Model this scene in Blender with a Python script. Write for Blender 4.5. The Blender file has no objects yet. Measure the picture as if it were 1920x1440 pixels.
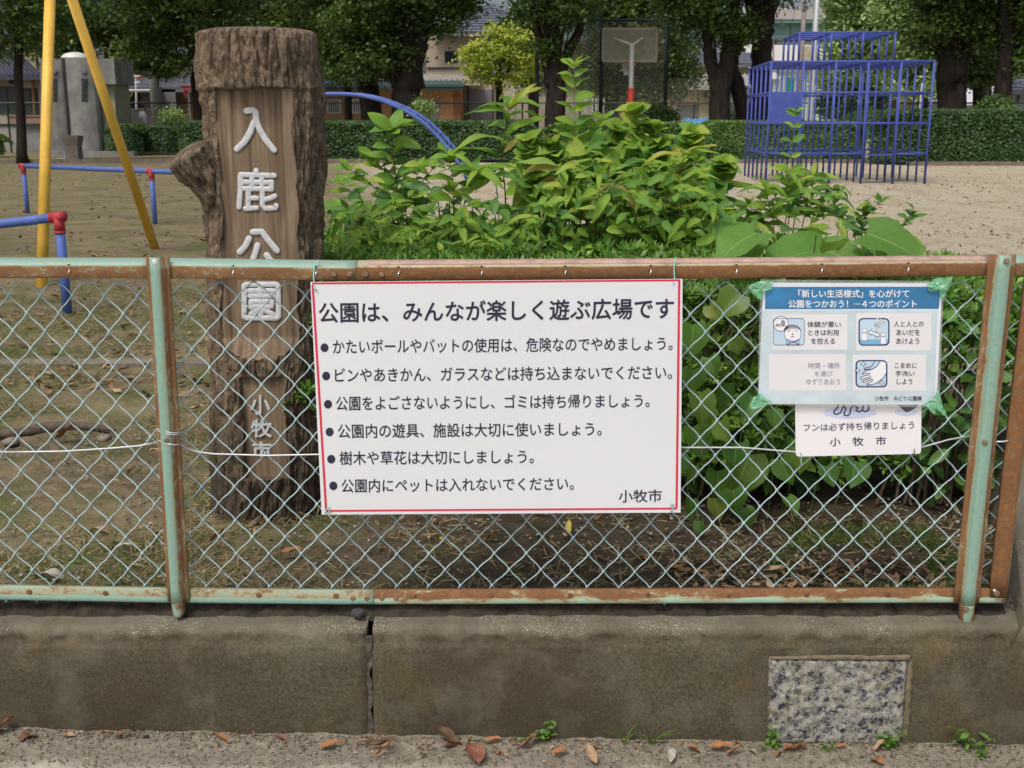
import bpy, math, random
import numpy as np
from mathutils import Vector, Matrix, Euler

R = math.radians
scene = bpy.context.scene
COL = scene.collection
random.seed(7)
rng = np.random.default_rng(7)

# ---------------------------------------------------------------- camera, sky, sun, exposure
FPX, PITCH, EYE = 2084.0, R(13.4), 1.25          # focal length in photo pixels (1920 wide), tilt, eye height
cam_d = bpy.data.cameras.new('camera')
cam_d.sensor_width = 36.0
cam_d.lens = FPX / 1920 * 36.0
cam_d.clip_start = 0.05
cam_d.clip_end = 2000
cam_d.dof.use_dof = True
cam_d.dof.focus_distance = 2.9
cam_d.dof.aperture_fstop = 13.0
cam = bpy.data.objects.new('camera', cam_d)
COL.objects.link(cam)
cam.location = (0, 0, EYE)
cam.rotation_euler = (R(90) - PITCH, 0, 0)
scene.camera = cam

SUN_EL, SUN_AZ = R(58), R(-150)                  # azimuth measured clockwise from +Y: behind the camera, to its left
world = bpy.data.worlds.new('World')
scene.world = world
world.use_nodes = True
wn = world.node_tree
for n in list(wn.nodes): wn.nodes.remove(n)
sky = wn.nodes.new('ShaderNodeTexSky')
sky.sky_type = 'NISHITA'
sky.sun_disc = False
sky.sun_elevation = SUN_EL
sky.sun_rotation = SUN_AZ
sky.air_density = 1.0
sky.dust_density = 6.0
sky.ozone_density = 1.0
bgn = wn.nodes.new('ShaderNodeBackground')
bgn.inputs['Strength'].default_value = 0.15
wout = wn.nodes.new('ShaderNodeOutputWorld')
wn.links.new(sky.outputs[0], bgn.inputs['Color'])
wn.links.new(bgn.outputs[0], wout.inputs['Surface'])

sun_d = bpy.data.lights.new('sun', 'SUN')
sun_d.energy = 1.35
sun_d.angle = R(11)
sun_d.color = (1.0, 0.99, 0.94)
sun = bpy.data.objects.new('sun', sun_d)
COL.objects.link(sun)
sdir = Vector((math.sin(SUN_AZ) * math.cos(SUN_EL), math.cos(SUN_AZ) * math.cos(SUN_EL), math.sin(SUN_EL)))
sun.rotation_euler = sdir.to_track_quat('Z', 'Y').to_euler()

scene.view_settings.view_transform = 'Standard'
scene.view_settings.look = 'None'
scene.view_settings.gamma = 1.0
scene.view_settings.use_curve_mapping = False
scene.view_settings.exposure = 0.0
scene.cycles.max_bounces = 6
scene.cycles.transparent_max_bounces = 8

# ---------------------------------------------------------------- measuring helpers
CP, SP = math.cos(PITCH), math.sin(PITCH)
def P(px, py, Y):
    """world point at distance Y for a pixel of the 1920x1440 photograph"""
    u = (px - 960) / FPX; v = (720 - py) / FPX
    dx, dy, dz = u, CP + v * SP, -SP + v * CP
    s = Y / dy
    return Vector((dx * s, Y, EYE + dz * s))
def G(px, py, z=0.0):
    """world point on the level z"""
    u = (px - 960) / FPX; v = (720 - py) / FPX
    dx, dy, dz = u, CP + v * SP, -SP + v * CP
    s = (z - EYE) / dz
    return Vector((dx * s, dy * s, z))
def ROADZ(x): return -0.254 - 0.018 * x

# ---------------------------------------------------------------- object helpers
def tag(o, label=None, cat=None, group=None, kind=None):
    if label: o['label'] = label
    if cat: o['category'] = cat
    if group: o['group'] = group
    if kind: o['kind'] = kind
    return o
def link(name, data, parent=None, loc=None):
    o = bpy.data.objects.new(name, data)
    COL.objects.link(o)
    if parent is not None: o.parent = parent
    if loc is not None: o.location = loc
    return o
def thing(name, label, cat, loc=(0, 0, 0), group=None):
    o = link(name, None, loc=loc)
    o.empty_display_size = 0.1
    return tag(o, label, cat, group)
def wparent(o, parent):
    """parent keeping the geometry, which is written in world coordinates (things here keep their origin at 0 unless told)"""
    o.parent = parent
    return o

class MB:
    def __init__(s): s.v = []; s.f = []; s.uv = None
    def add(s, vs, fs):
        b = len(s.v)
        s.v += [tuple(v) for v in vs]
        s.f += [tuple(i + b for i in f) for f in fs]
    def box(s, c, d, rot=None):
        hx, hy, hz = d[0] / 2, d[1] / 2, d[2] / 2
        vs = [Vector((x, y, z)) for x in (-hx, hx) for y in (-hy, hy) for z in (-hz, hz)]
        if rot is not None: vs = [rot @ v for v in vs]
        c = Vector(c)
        s.add([v + c for v in vs], [(0, 1, 3, 2), (4, 6, 7, 5), (0, 4, 5, 1), (2, 3, 7, 6), (0, 2, 6, 4), (1, 5, 7, 3)])
    def mm(s, a, b):
        s.box([(a[i] + b[i]) / 2 for i in range(3)], [abs(b[i] - a[i]) for i in range(3)])
    def tube(s, pts, r, n=8, cap=True):
        pts = [Vector(p) for p in pts]
        rs = r if hasattr(r, '__len__') else [r] * len(pts)
        t0 = (pts[1] - pts[0]).normalized()
        ref = Vector((0, 0, 1)) if abs(t0.z) < 0.9 else Vector((1, 0, 0))
        nrm = t0.cross(ref).normalized()
        vs = []
        for i, p in enumerate(pts):
            if i == 0: t = t0
            elif i == len(pts) - 1: t = (pts[i] - pts[i - 1]).normalized()
            else:
                t = (pts[i + 1] - pts[i - 1])
                t = t.normalized() if t.length > 1e-9 else t0
            nrm = (nrm - t * nrm.dot(t))
            nrm = nrm.normalized() if nrm.length > 1e-6 else t.orthogonal().normalized()
            b = t.cross(nrm)
            for k in range(n):
                a = 2 * math.pi * k / n
                vs.append(p + (nrm * math.cos(a) + b * math.sin(a)) * rs[i])
        fs = []
        for i in range(len(pts) - 1):
            for k in range(n):
                k2 = (k + 1) % n
                fs.append((i * n + k, i * n + k2, (i + 1) * n + k2, (i + 1) * n + k))
        if cap:
            fs.append(tuple(range(n - 1, -1, -1)))
            fs.append(tuple((len(pts) - 1) * n + k for k in range(n)))
        s.add(vs, fs)
    def prism(s, poly, d):
        """poly: 3-D outline; d: extrusion vector"""
        n = len(poly); d = Vector(d)
        vs = [Vector(p) for p in poly] + [Vector(p) + d for p in poly]
        fs = [tuple(range(n)), tuple(range(2 * n - 1, n - 1, -1))]
        fs += [(i, i + n, (i + 1) % n + n, (i + 1) % n) for i in range(n)]
        s.add(vs, fs)
    def mesh(s, name, m=None, smooth=False):
        me = bpy.data.meshes.new(name)
        me.from_pydata(s.v, [], s.f)
        if m: me.materials.append(m)
        if smooth:
            me.shade_smooth()
        me.update()
        return me
    def build(s, name, m=None, parent=None, smooth=False, loc=None):
        return link(name, s.mesh(name, m, smooth), parent, loc)

def np_mesh(name, V, F, m=None, smooth=False, rnd=None, uv=None):
    """V (n,3) array, F (m,k) array of equal-sized faces; rnd: per-vertex float; uv: per-vertex (n,2)"""
    me = bpy.data.meshes.new(name)
    nV, (nF, k) = len(V), F.shape
    me.vertices.add(nV); me.vertices.foreach_set('co', np.ascontiguousarray(V, dtype=np.float32).ravel())
    me.loops.add(nF * k); me.loops.foreach_set('vertex_index', np.ascontiguousarray(F, dtype=np.int32).ravel())
    me.polygons.add(nF)
    me.polygons.foreach_set('loop_start', np.arange(0, nF * k, k, dtype=np.int32))
    try: me.polygons.foreach_set('loop_total', np.full(nF, k, dtype=np.int32))
    except Exception: pass
    if smooth: me.polygons.foreach_set('use_smooth', np.ones(nF, dtype=bool))
    if rnd is not None:
        a = me.attributes.new('rnd', 'FLOAT', 'POINT'); a.data.foreach_set('value', np.asarray(rnd, dtype=np.float32))
    if uv is not None:
        ul = me.uv_layers.new(name='UVMap')
        ul.data.foreach_set('uv', np.asarray(uv, dtype=np.float32)[F.ravel()].ravel())
    me.update(calc_edges=True); me.validate()
    if m: me.materials.append(m)
    return me

def grid_faces(nu, nv, wrap=False):
    i = np.arange(nu - 1)[:, None]; j = np.arange(nv if wrap else nv - 1)[None, :]
    j2 = (j + 1) % nv
    a = i * nv + j; b = i * nv + j2; c = (i + 1) * nv + j2; d = (i + 1) * nv + j
    return np.stack([a, b, c, d], -1).reshape(-1, 4)

# value noise on numpy arrays (2-D / 3-D)
def _h(ix, iy, iz, seed):
    n = (ix * 374761393 + iy * 668265263 + iz * 2147483647 + seed * 144269) & 0xffffffff
    n = ((n ^ (n >> 13)) * 1274126177) & 0xffffffff
    n = n ^ (n >> 16)
    return (n & 0xffff) / 65535.0
def vnoise(x, y, z=0.0, seed=0):
    x, y, z = np.broadcast_arrays(np.asarray(x, float), np.asarray(y, float), np.asarray(z, float))
    ix, iy, iz = np.floor(x).astype(np.int64), np.floor(y).astype(np.int64), np.floor(z).astype(np.int64)
    fx, fy, fz = x - ix, y - iy, z - iz
    fx = fx * fx * (3 - 2 * fx); fy = fy * fy * (3 - 2 * fy); fz = fz * fz * (3 - 2 * fz)
    r = 0
    for a in (0, 1):
        for b in (0, 1):
            for c in (0, 1):
                w = (fx if a else 1 - fx) * (fy if b else 1 - fy) * (fz if c else 1 - fz)
                r = r + w * _h(ix + a, iy + b, iz + c, seed)
    return r
def fbm(x, y, z=0.0, o=4, seed=0):
    r = 0; a = 0.5; t = 0
    for k in range(o):
        r = r + a * vnoise(x * 2 ** k, y * 2 ** k, np.asarray(z, float) * 2 ** k, seed + k * 17); t += a; a *= 0.5
    return r / t

# ---------------------------------------------------------------- materials
class NT:
    def __init__(s, name):
        s.m = bpy.data.materials.new(name); s.m.use_nodes = True
        s.t = s.m.node_tree
        for n in list(s.t.nodes): s.t.nodes.remove(n)
        s.out = s.t.nodes.new('ShaderNodeOutputMaterial')
        s.b = s.t.nodes.new('ShaderNodeBsdfPrincipled')
        s.t.links.new(s.b.outputs[0], s.out.inputs['Surface'])
        s._tc = None
    def n(s, typ, **kw):
        nd = s.t.nodes.new(typ)
        for k, v in kw.items(): setattr(nd, k, v)
        return nd
    def l(s, a, b): s.t.links.new(a, b)
    def tc(s, which='Object'):
        if s._tc is None: s._tc = s.n('ShaderNodeTexCoord')
        return s._tc.outputs[which]
    def mapping(s, scale=(1, 1, 1), which='Object', rot=(0, 0, 0)):
        mp = s.n('ShaderNodeMapping'); mp.inputs['Scale'].default_value = scale; mp.inputs['Rotation'].default_value = rot
        s.l(s.tc(which), mp.inputs['Vector']); return mp.outputs[0]
    def noise(s, scale, detail=4, rough=0.55, vec=None, dist=0.0):
        nd = s.n('ShaderNodeTexNoise'); nd.inputs['Scale'].default_value = scale
        nd.inputs['Detail'].default_value = detail; nd.inputs['Roughness'].default_value = rough
        nd.inputs['Distortion'].default_value = dist
        s.l(vec if vec is not None else s.tc(), nd.inputs['Vector']); return nd.outputs['Fac']
    def vor(s, scale, vec=None, out='Distance'):
        nd = s.n('ShaderNodeTexVoronoi'); nd.inputs['Scale'].default_value = scale
        s.l(vec if vec is not None else s.tc(), nd.inputs['Vector']); return nd.outputs[out]
    def ramp(s, fac, stops, interp='LINEAR'):
        r = s.n('ShaderNodeValToRGB'); r.color_ramp.interpolation = interp
        e = r.color_ramp.elements
        while len(e) < len(stops): e.new(0.5)
        for i, (p, c) in enumerate(stops):
            e[i].position = p
            e[i].color = (c[0], c[1], c[2], 1) if hasattr(c, '__len__') else (c, c, c, 1)
        s.l(fac, r.inputs['Fac']); return r.outputs['Color']
    def mix(s, fac, a, b, mode='MIX'):
        m = s.n('ShaderNodeMix', data_type='RGBA', blend_type=mode)
        for sock, v in ((m.inputs[0], fac), (m.inputs[6], a), (m.inputs[7], b)):
            if hasattr(v, 'is_linked'): s.l(v, sock)
            elif hasattr(v, '__len__'): sock.default_value = (v[0], v[1], v[2], 1)
            else: sock.default_value = v
        return m.outputs[2]
    def math(s, op, a, b=0.0, c=0.0):
        m = s.n('ShaderNodeMath', operation=op)
        for i, v in enumerate((a, b, c)):
            if hasattr(v, 'is_linked'): s.l(v, m.inputs[i])
            else: m.inputs[i].default_value = v
        return m.outputs[0]
    def sep(s, vec):
        x = s.n('ShaderNodeSeparateXYZ'); s.l(vec, x.inputs[0]); return x.outputs
    def col(s, c):
        if hasattr(c, 'is_linked'): s.l(c, s.b.inputs['Base Color'])
        else: s.b.inputs['Base Color'].default_value = (c[0], c[1], c[2], 1)
    def rough(s, r, spec=None):
        if hasattr(r, 'is_linked'): s.l(r, s.b.inputs['Roughness'])
        else: s.b.inputs['Roughness'].default_value = r
        if spec is not None: s.b.inputs['Specular IOR Level'].default_value = spec
    def bump(s, h, strength=0.3, dist=0.01):
        b = s.n('ShaderNodeBump'); b.inputs['Strength'].default_value = strength; b.inputs['Distance'].default_value = dist
        s.l(h, b.inputs['Height']); s.l(b.outputs[0], s.b.inputs['Normal']); return b

def plain(name, c, rough=0.6, var=0.15, scale=8, metal=0.0, spec=0.4, bump=0.0, bscale=60):
    t = NT(name)
    lo = [x * (1 - var) for x in c]; hi = [min(1, x * (1 + var)) for x in c]
    t.col(t.ramp(t.noise(scale), [(0.3, lo), (0.7, hi)]))
    t.rough(rough, spec); t.b.inputs['Metallic'].default_value = metal
    if bump: t.bump(t.noise(bscale, 5), bump, 0.01)
    return t.m

def worn(name, c, rust=(0.14, 0.07, 0.04), rough=0.45, amt=0.5):
    t = NT(name); n = t.noise(5, 5, 0.6); ch = t.noise(34, 6, 0.7); big = t.noise(3.3, 4, 0.6)
    base = t.ramp(n, [(0.3, [x * 0.82 for x in c]), (0.7, [min(1, x * 1.15 + 0.015) for x in c])])
    chip = t.math('MULTIPLY', t.ramp(ch, [(0.60, 0.0), (0.66, 1.0)]), t.ramp(big, [(0.48, 0.0), (0.62, 1.0)]))
    t.col(t.mix(t.math('MULTIPLY', chip, amt), base, rust)); t.rough(t.ramp(ch, [(0.3, rough), (0.7, min(1, rough + 0.25))]), 0.4)
    t.bump(t.math('SUBTRACT', 1.0, chip), 0.3, 0.002); return t.m

def leafmat(name, c1, c2, c3=None, rough=0.45, trans=0.35, veins=0.0, objrnd=False, spec=0.45, veincol=(0.45, 0.6, 0.25)):
    t = NT(name)
    if objrnd:
        oi = t.n('ShaderNodeObjectInfo'); f = oi.outputs['Random']
    else:
        at = t.n('ShaderNodeAttribute'); at.attribute_name = 'rnd'; f = at.outputs['Fac']
    stops = [(0.0, c1), (0.75, c2)] + ([(1.0, c3)] if c3 else [])
    c = t.ramp(f, stops)
    if veins > 0:
        uvx = t.sep(t.tc('UV'))
        au = t.math('ABSOLUTE', t.math('SUBTRACT', uvx[0], 0.5))
        mid = t.math('LESS_THAN', au, 0.014)
        ph = t.math('SUBTRACT', t.math('MULTIPLY', uvx[1], 7.0), t.math('MULTIPLY', au, 5.0))
        lat = t.math('LESS_THAN', t.math('FRACT', ph), 0.05)
        v = t.math('MAXIMUM', mid, t.math('MULTIPLY', lat, 0.4))
        c = t.mix(t.math('MULTIPLY', v, veins), c, veincol)
        mott = t.noise(9, 3, 0.6, vec=t.tc('UV'))
        c = t.mix(0.35, c, t.ramp(mott, [(0.35, 0.55), (0.7, 1.0)]), 'MULTIPLY')
        t.bump(t.math('SUBTRACT', 1.0, v), 0.25, 0.002)
    t.col(c); t.rough(rough, spec)
    tr = t.n('ShaderNodeBsdfTranslucent')
    tm = t.mix(0.45, c, (0.42, 0.62, 0.05), 'MIX')
    t.l(tm, tr.inputs['Color'])
    mx = t.n('ShaderNodeMixShader'); mx.inputs[0].default_value = trans
    t.l(t.b.outputs[0], mx.inputs[1]); t.l(tr.outputs[0], mx.inputs[2]); t.l(mx.outputs[0], t.out.inputs['Surface'])
    return t.m

def rustpaint(name, bands, teal=(0.22, 0.42, 0.33), which='UV', amount=0.5, seedoff=0.0):
    """teal paint breaking into rust; bands = ramp stops along v giving how rusty (0..1)"""
    t = NT(name)
    uv = t.tc('UV'); x = t.sep(uv)
    mp = t.n('ShaderNodeMapping'); mp.inputs['Location'].default_value = (seedoff, seedoff * 2, 0); mp.inputs['Scale'].default_value = (9, 2.6, 1)
    t.l(uv, mp.inputs['Vector'])
    big = t.noise(1.0, 6, 0.6, vec=mp.outputs[0], dist=0.6)
    mp2 = t.n('ShaderNodeMapping'); mp2.inputs['Scale'].default_value = (70, 9, 1); t.l(uv, mp2.inputs['Vector'])
    fine = t.noise(1.0, 6, 0.65, vec=mp2.outputs[0])
    band = t.ramp(x[1], bands)
    f = t.math('ADD', t.math('MULTIPLY', t.math('SUBTRACT', big, 0.5), amount * 3.0), t.math('ADD', t.math('MULTIPLY', t.math('SUBTRACT', fine, 0.5), 0.9), band))
    mask = t.ramp(f, [(0.40, 0.0), (0.50, 0.75), (0.62, 1.0)])
    stain = t.ramp(f, [(0.12, 0.0), (0.42, 1.0)])
    rust = t.ramp(t.noise(1.0, 8, 0.7, vec=mp2.outputs[0]), [(0.3, (0.10, 0.04, 0.02)), (0.5, (0.20, 0.085, 0.03)), (0.68, (0.34, 0.16, 0.05))])
    rust = t.mix(t.ramp(big, [(0.35, 0.0), (0.7, 0.7)]), rust, (0.16, 0.09, 0.045))
    pt = t.mix(t.ramp(fine, [(0.3, 0.0), (0.7, 1.0)]), teal, [min(1, c * 1.25 + 0.02) for c in teal])
    pt = t.mix(t.math('MULTIPLY', stain, 0.75), pt, (0.34, 0.27, 0.13))
    t.col(t.mix(mask, pt, rust))
    t.rough(t.ramp(mask, [(0, 0.42), (1, 0.8)]), 0.4)
    t.bump(t.math('ADD', t.math('MULTIPLY', mask, -0.5), t.math('MULTIPLY', fine, 0.8)), 0.5, 0.0015)
    return t.m

# ---------------------------------------------------------------- sweeps with uv
def sweep(name, pts, prof, m, parent=None, side=Vector((1, 0, 0)), closed=False, smooth=False):
    """prof: list of (a,b) offsets; a along `side`, b along world -Y (towards the camera) for upright posts,
    or for rails give side=Z. Each pts item may be (point, scale)."""
    n = len(prof); V = []; UV = []; L = 0
    for i, p in enumerate(pts):
        sc = 1.0
        if isinstance(p, tuple) and len(p) == 2: p, sc = p
        p = Vector(p)
        if i: L += (p - prev).length
        prev = p
        for k, (a, b) in enumerate(prof):
            V.append(p + side * a * sc + Vector((0, -b, 0))); UV.append((L, k / (n - 1)))
    F = grid_faces(len(pts), n)
    me = np_mesh(name, np.array([tuple(v) for v in V]), F, m, smooth, uv=np.array(UV))
    o = link(name, me, parent)
    return o
def solidify(o, th):
    md = o.modifiers.new('thickness', 'SOLIDIFY'); md.thickness = th; md.offset = -1; return o

# ---------------------------------------------------------------- lettering
def text_mesh(body, bold=0.0, extrude=0.0, bevel=0.0):
    b = bold; shifts = [(0, 0)] if not b else [(-b, 0), (b, 0), (0, b), (0, -b), (-b * .7, -b * .7), (b * .7, b * .7)]
    bold = 0.0
    c = bpy.data.curves.new('lettering', 'FONT'); c.body = body; c.offset = bold
    c.extrude = extrude; c.bevel_depth = bevel; c.resolution_u = 4; c.bevel_resolution = 1
    o = bpy.data.objects.new('lettering', c); COL.objects.link(o)
    bpy.context.view_layer.update()
    dg = bpy.context.evaluated_depsgraph_get()
    me = bpy.data.meshes.new_from_object(o.evaluated_get(dg))
    bpy.data.objects.remove(o); bpy.data.curves.remove(c)
    if len(shifts) > 1:
        V = [tuple(v.co) for v in me.vertices]; F = [tuple(p.vertices) for p in me.polygons]; n = len(V); VV = []; FF = []
        for k, (sx, sy) in enumerate(shifts):
            VV += [(x + sx, y + sy, z + k * 0.0015) for x, y, z in V]; FF += [tuple(i + k * n for i in f) for f in F]
        me2 = bpy.data.meshes.new('lettering'); me2.from_pydata(VV, [], FF); me2.update(); bpy.data.meshes.remove(me); me = me2
    return me
def lettering(body, quad, mt, parent, bold=0.0, out=0.0006, extrude=0.0, bevel=0.0, name='lettering', mapf=None):
    """quad: TL TR BR BL pixel corners; mapf(px,py)->(point, normal)"""
    me = text_mesh(body, bold, extrude, bevel)
    n = len(me.vertices); co = np.empty(n * 3, dtype=np.float32); me.vertices.foreach_get('co', co); co = co.reshape(-1, 3)
    mn, mx = co.min(0), co.max(0); s = (co[:, 0] - mn[0]) / (mx[0] - mn[0]); t = (mx[1] - co[:, 1]) / max(1e-6, (mx[1] - mn[1]))
    q = np.array(quad, float)
    px = (q[0][None] * (1 - s)[:, None] + q[1][None] * s[:, None]) * (1 - t)[:, None] + (q[3][None] * (1 - s)[:, None] + q[2][None] * s[:, None]) * t[:, None]
    W = mapf(px[:, 0], px[:, 1])
    sc = (q[3][1] - q[0][1]) / max(1e-6, (mx[1] - mn[1])) / 780.0
    W = W + np.array([[0, -1, 0]]) * (out + (co[:, 2] - mn[2]) * sc)[:, None]
    me.vertices.foreach_set('co', W.astype(np.float32).ravel()); me.update()
    me.materials.clear(); me.materials.append(mt)
    return link(name, me, parent)
def vplane(Y):
    def fn(px, py):
        u = (px - 960) / FPX; v = (720 - py) / FPX
        dy = CP + v * SP; s = Y / dy
        return np.stack([u * s, np.full_like(px, Y), EYE + (-SP + v * CP) * s], -1)
    return fn
def Qr(x0, y0, x1, y1): return [(x0, y0), (x1, y0), (x1, y1), (x0, y1)]
def ribbons(name, lines, w, mt, parent, Y, out, mp=lambda x, y: (x, y), closed=False):
    """flat printed strokes: polylines in sheet coordinates, w in photo pixels"""
    mb = MB()
    for ln in lines:
        pts = [Vector(mp(*p)) for p in ln]
        if closed: pts.append(pts[0])
        for i in range(len(pts) - 1):
            a, b = pts[i], pts[i + 1]; d = (b - a)
            if d.length < 1e-6: continue
            d.normalize(); nn = Vector((-d.y, d.x)) * w / 2; e = d * w * 0.35
            c = [a - e + nn, b + e + nn, b + e - nn, a - e - nn]
            mb.add([P(q.x, q.y, Y - out - 0.00001 * (i % 7)) for q in c], [(0, 1, 2, 3)])
    return mb.build(name, mt, parent)
def patch(name, poly, mt, parent, Y, out, mp=lambda x, y: (x, y)):
    mb = MB(); mb.add([P(*mp(*p), Y - out) for p in poly], [tuple(range(len(poly)))])
    return mb.build(name, mt, parent)
def rrect(x0, y0, x1, y1, r, n=5):
    o = []
    for cx, cy, a0 in ((x1 - r, y0 + r, -90), (x1 - r, y1 - r, 0), (x0 + r, y1 - r, 90), (x0 + r, y0 + r, 180)):
        for k in range(n + 1):
            a = R(a0 + 90 * k / n); o.append((cx + r * math.cos(a), cy + r * math.sin(a)))
    return o
def circ(cx, cy, rx, ry=None, n=24, a0=0, a1=360):
    ry = ry or rx
    k = n if a1 - a0 >= 360 else n + 1
    return [(cx + rx * math.cos(R(a0 + (a1 - a0) * i / n)), cy + ry * math.sin(R(a0 + (a1 - a0) * i / n))) for i in range(k)]

# ================================================================ GROUND, ROAD
def ground_mat():
    t = NT('park_soil'); o = t.tc(); x = t.sep(o)
    n1 = t.noise(0.9, 6, 0.6); n2 = t.noise(14, 6, 0.65); n3 = t.noise(90, 4, 0.7)
    soil = t.ramp(n2, [(0.3, (0.075, 0.055, 0.034)), (0.52, (0.18, 0.137, 0.086)), (0.72, (0.29, 0.23, 0.15))])
    soil = t.mix(t.ramp(n3, [(0.45, 0.0), (0.75, 0.6)]), soil, (0.34, 0.29, 0.20))
    sand = t.ramp(n2, [(0.3, (0.37, 0.32, 0.225)), (0.6, (0.52, 0.465, 0.345)), (0.8, (0.62, 0.56, 0.43))])
    vecs = t.mapping((1.0, 0.42, 1))
    dry = t.ramp(t.noise(1.6, 9, 0.78, vec=vecs), [(0.46, 0.0), (0.60, 0.8)])
    sand = t.mix(t.math('MULTIPLY', dry, 0.75), sand, (0.36, 0.27, 0.165))
    sand = t.mix(t.ramp(t.noise(7, 8, 0.75), [(0.58, 0.0), (0.66, 0.7)]), sand, (0.21, 0.155, 0.09))
    # the sandy court lies to the right of a line running away from the fence
    s = t.math('ADD', x[0], t.math('MULTIPLY', x[1], 0.175))
    s = t.math('ADD', s, t.math('MULTIPLY', t.math('SUBTRACT', n1, 0.5), 2.2))
    s = t.ramp(t.math('MULTIPLY', s, 0.25), [(0.05, 0.0), (0.42, 1.0)])
    far = t.ramp(t.math('MULTIPLY', x[1], 0.1), [(0.50, 0.0), (0.8, 1.0)])
    lawn = t.mix(t.ramp(t.noise(1.7, 5, 0.6, vec=t.mapping((0.5, 1.0, 1))), [(0.40, 0.0), (0.62, 0.75)]), soil, (0.26, 0.225, 0.115))
    c = t.mix(t.math('MULTIPLY', s, far), lawn, sand)
    moss = t.ramp(t.noise(2.4, 6, 0.65), [(0.49, 0.0), (0.61, 0.8)])
    mossk = t.math('MULTIPLY', moss, t.math('SUBTRACT', 1.0, s))
    c = t.mix(mossk, c, (0.11, 0.13, 0.035))
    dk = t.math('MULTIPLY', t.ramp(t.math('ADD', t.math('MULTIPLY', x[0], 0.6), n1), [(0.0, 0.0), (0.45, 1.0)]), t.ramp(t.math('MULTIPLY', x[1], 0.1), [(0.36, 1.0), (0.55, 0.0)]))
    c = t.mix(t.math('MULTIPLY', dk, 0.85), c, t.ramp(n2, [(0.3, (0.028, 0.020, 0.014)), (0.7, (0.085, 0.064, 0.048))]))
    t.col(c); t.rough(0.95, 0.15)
    t.bump(t.math('ADD', n2, t.math('MULTIPLY', n3, 0.5)), 0.9, 0.03)
    return t.m
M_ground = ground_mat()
def build_ground():
    xs = np.concatenate([[-400, -200, -100, -60, -35, -20, -12, -8, -6, -5], np.arange(-4.2, 4.2, 0.035), [5, 6, 8, 12, 20, 35, 60, 100, 200, 400]])
    ys = np.concatenate([np.arange(2.60, 8.0, 0.035), np.geomspace(8.1, 60, 60), [80, 120, 200, 400, 900]])
    Y, X = np.meshgrid(ys, xs, indexing='ij')
    d = np.clip((9 - Y) / 5, 0, 1)
    Z = d * ((fbm(X * 5, Y * 5, 0, 4, 3) - 0.5) * 0.05 + (fbm(X * 24, Y * 24, 0, 3, 5) - 0.5) * 0.022)
    Z += np.clip((2.72 - Y) / 0.12, 0, 1) * (0.035 * fbm(X * 18, Y * 18, 0, 4, 9) + 0.004)
    Z -= 0.01 * d
    V = np.stack([X, Y, Z], -1).reshape(-1, 3)
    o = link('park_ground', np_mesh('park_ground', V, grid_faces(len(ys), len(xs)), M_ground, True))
    tag(o, kind='structure')
build_ground()

def road_mat():
    t = NT('road_concrete'); x = t.sep(t.tc())
    n1 = t.noise(3, 6, 0.6); n2 = t.noise(60, 5, 0.7); v = t.vor(160)
    c = t.ramp(n2, [(0.3, (0.38, 0.345, 0.265)), (0.55, (0.51, 0.47, 0.37)), (0.75, (0.61, 0.57, 0.46))])
    c = t.mix(t.ramp(n1, [(0.35, 0.0), (0.7, 0.5)]), c, (0.56, 0.52, 0.44))
    c = t.mix(t.ramp(v, [(0.0, 0.4), (0.18, 0.0)]), c, (0.2, 0.18, 0.15))
    # silt lies against the foot of the wall
    e = t.math('ADD', t.math('MULTIPLY', t.math('SUBTRACT', x[1], 2.28), 6.0), t.math('MULTIPLY', n1, 0.9))
    c = t.mix(t.ramp(e, [(0.62, 0.0), (1.2, 0.85)]), c, t.ramp(n2, [(0.3, (0.09, 0.078, 0.055)), (0.7, (0.23, 0.20, 0.155))]))
    t.col(c); t.rough(0.9, 0.2); t.bump(t.math('ADD', n2, t.math('MULTIPLY', v, 0.4)), 0.4, 0.006)
    return t.m
M_road = road_mat()
def build_road():
    xs = np.concatenate([[-300, -60, -12, -4, -2.2], np.arange(-1.7, 1.75, 0.012), [2.2, 4, 12, 60, 300]])
    ys = np.concatenate([[-300, -60, -10, 0, 1.2, 1.8], np.arange(2.1, 2.56, 0.012)])
    Y, X = np.meshgrid(ys, xs, indexing='ij')
    Z = ROADZ(np.clip(X, -3, 3)) + np.where((Y > 2.0) & (abs(X) < 1.8), (fbm(X * 30, Y * 30, 0, 4, 2) - 0.5) * 0.012 + np.clip((Y - 2.33) / 0.2, 0, 1) * 0.022 * fbm(X * 9, Y * 20, 0, 4, 8), 0)
    V = np.stack([X, Y, Z], -1).reshape(-1, 3)
    tag(link('road', np_mesh('road', V, grid_faces(len(ys), len(xs)), M_road, True)), kind='structure')
build_road()

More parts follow.
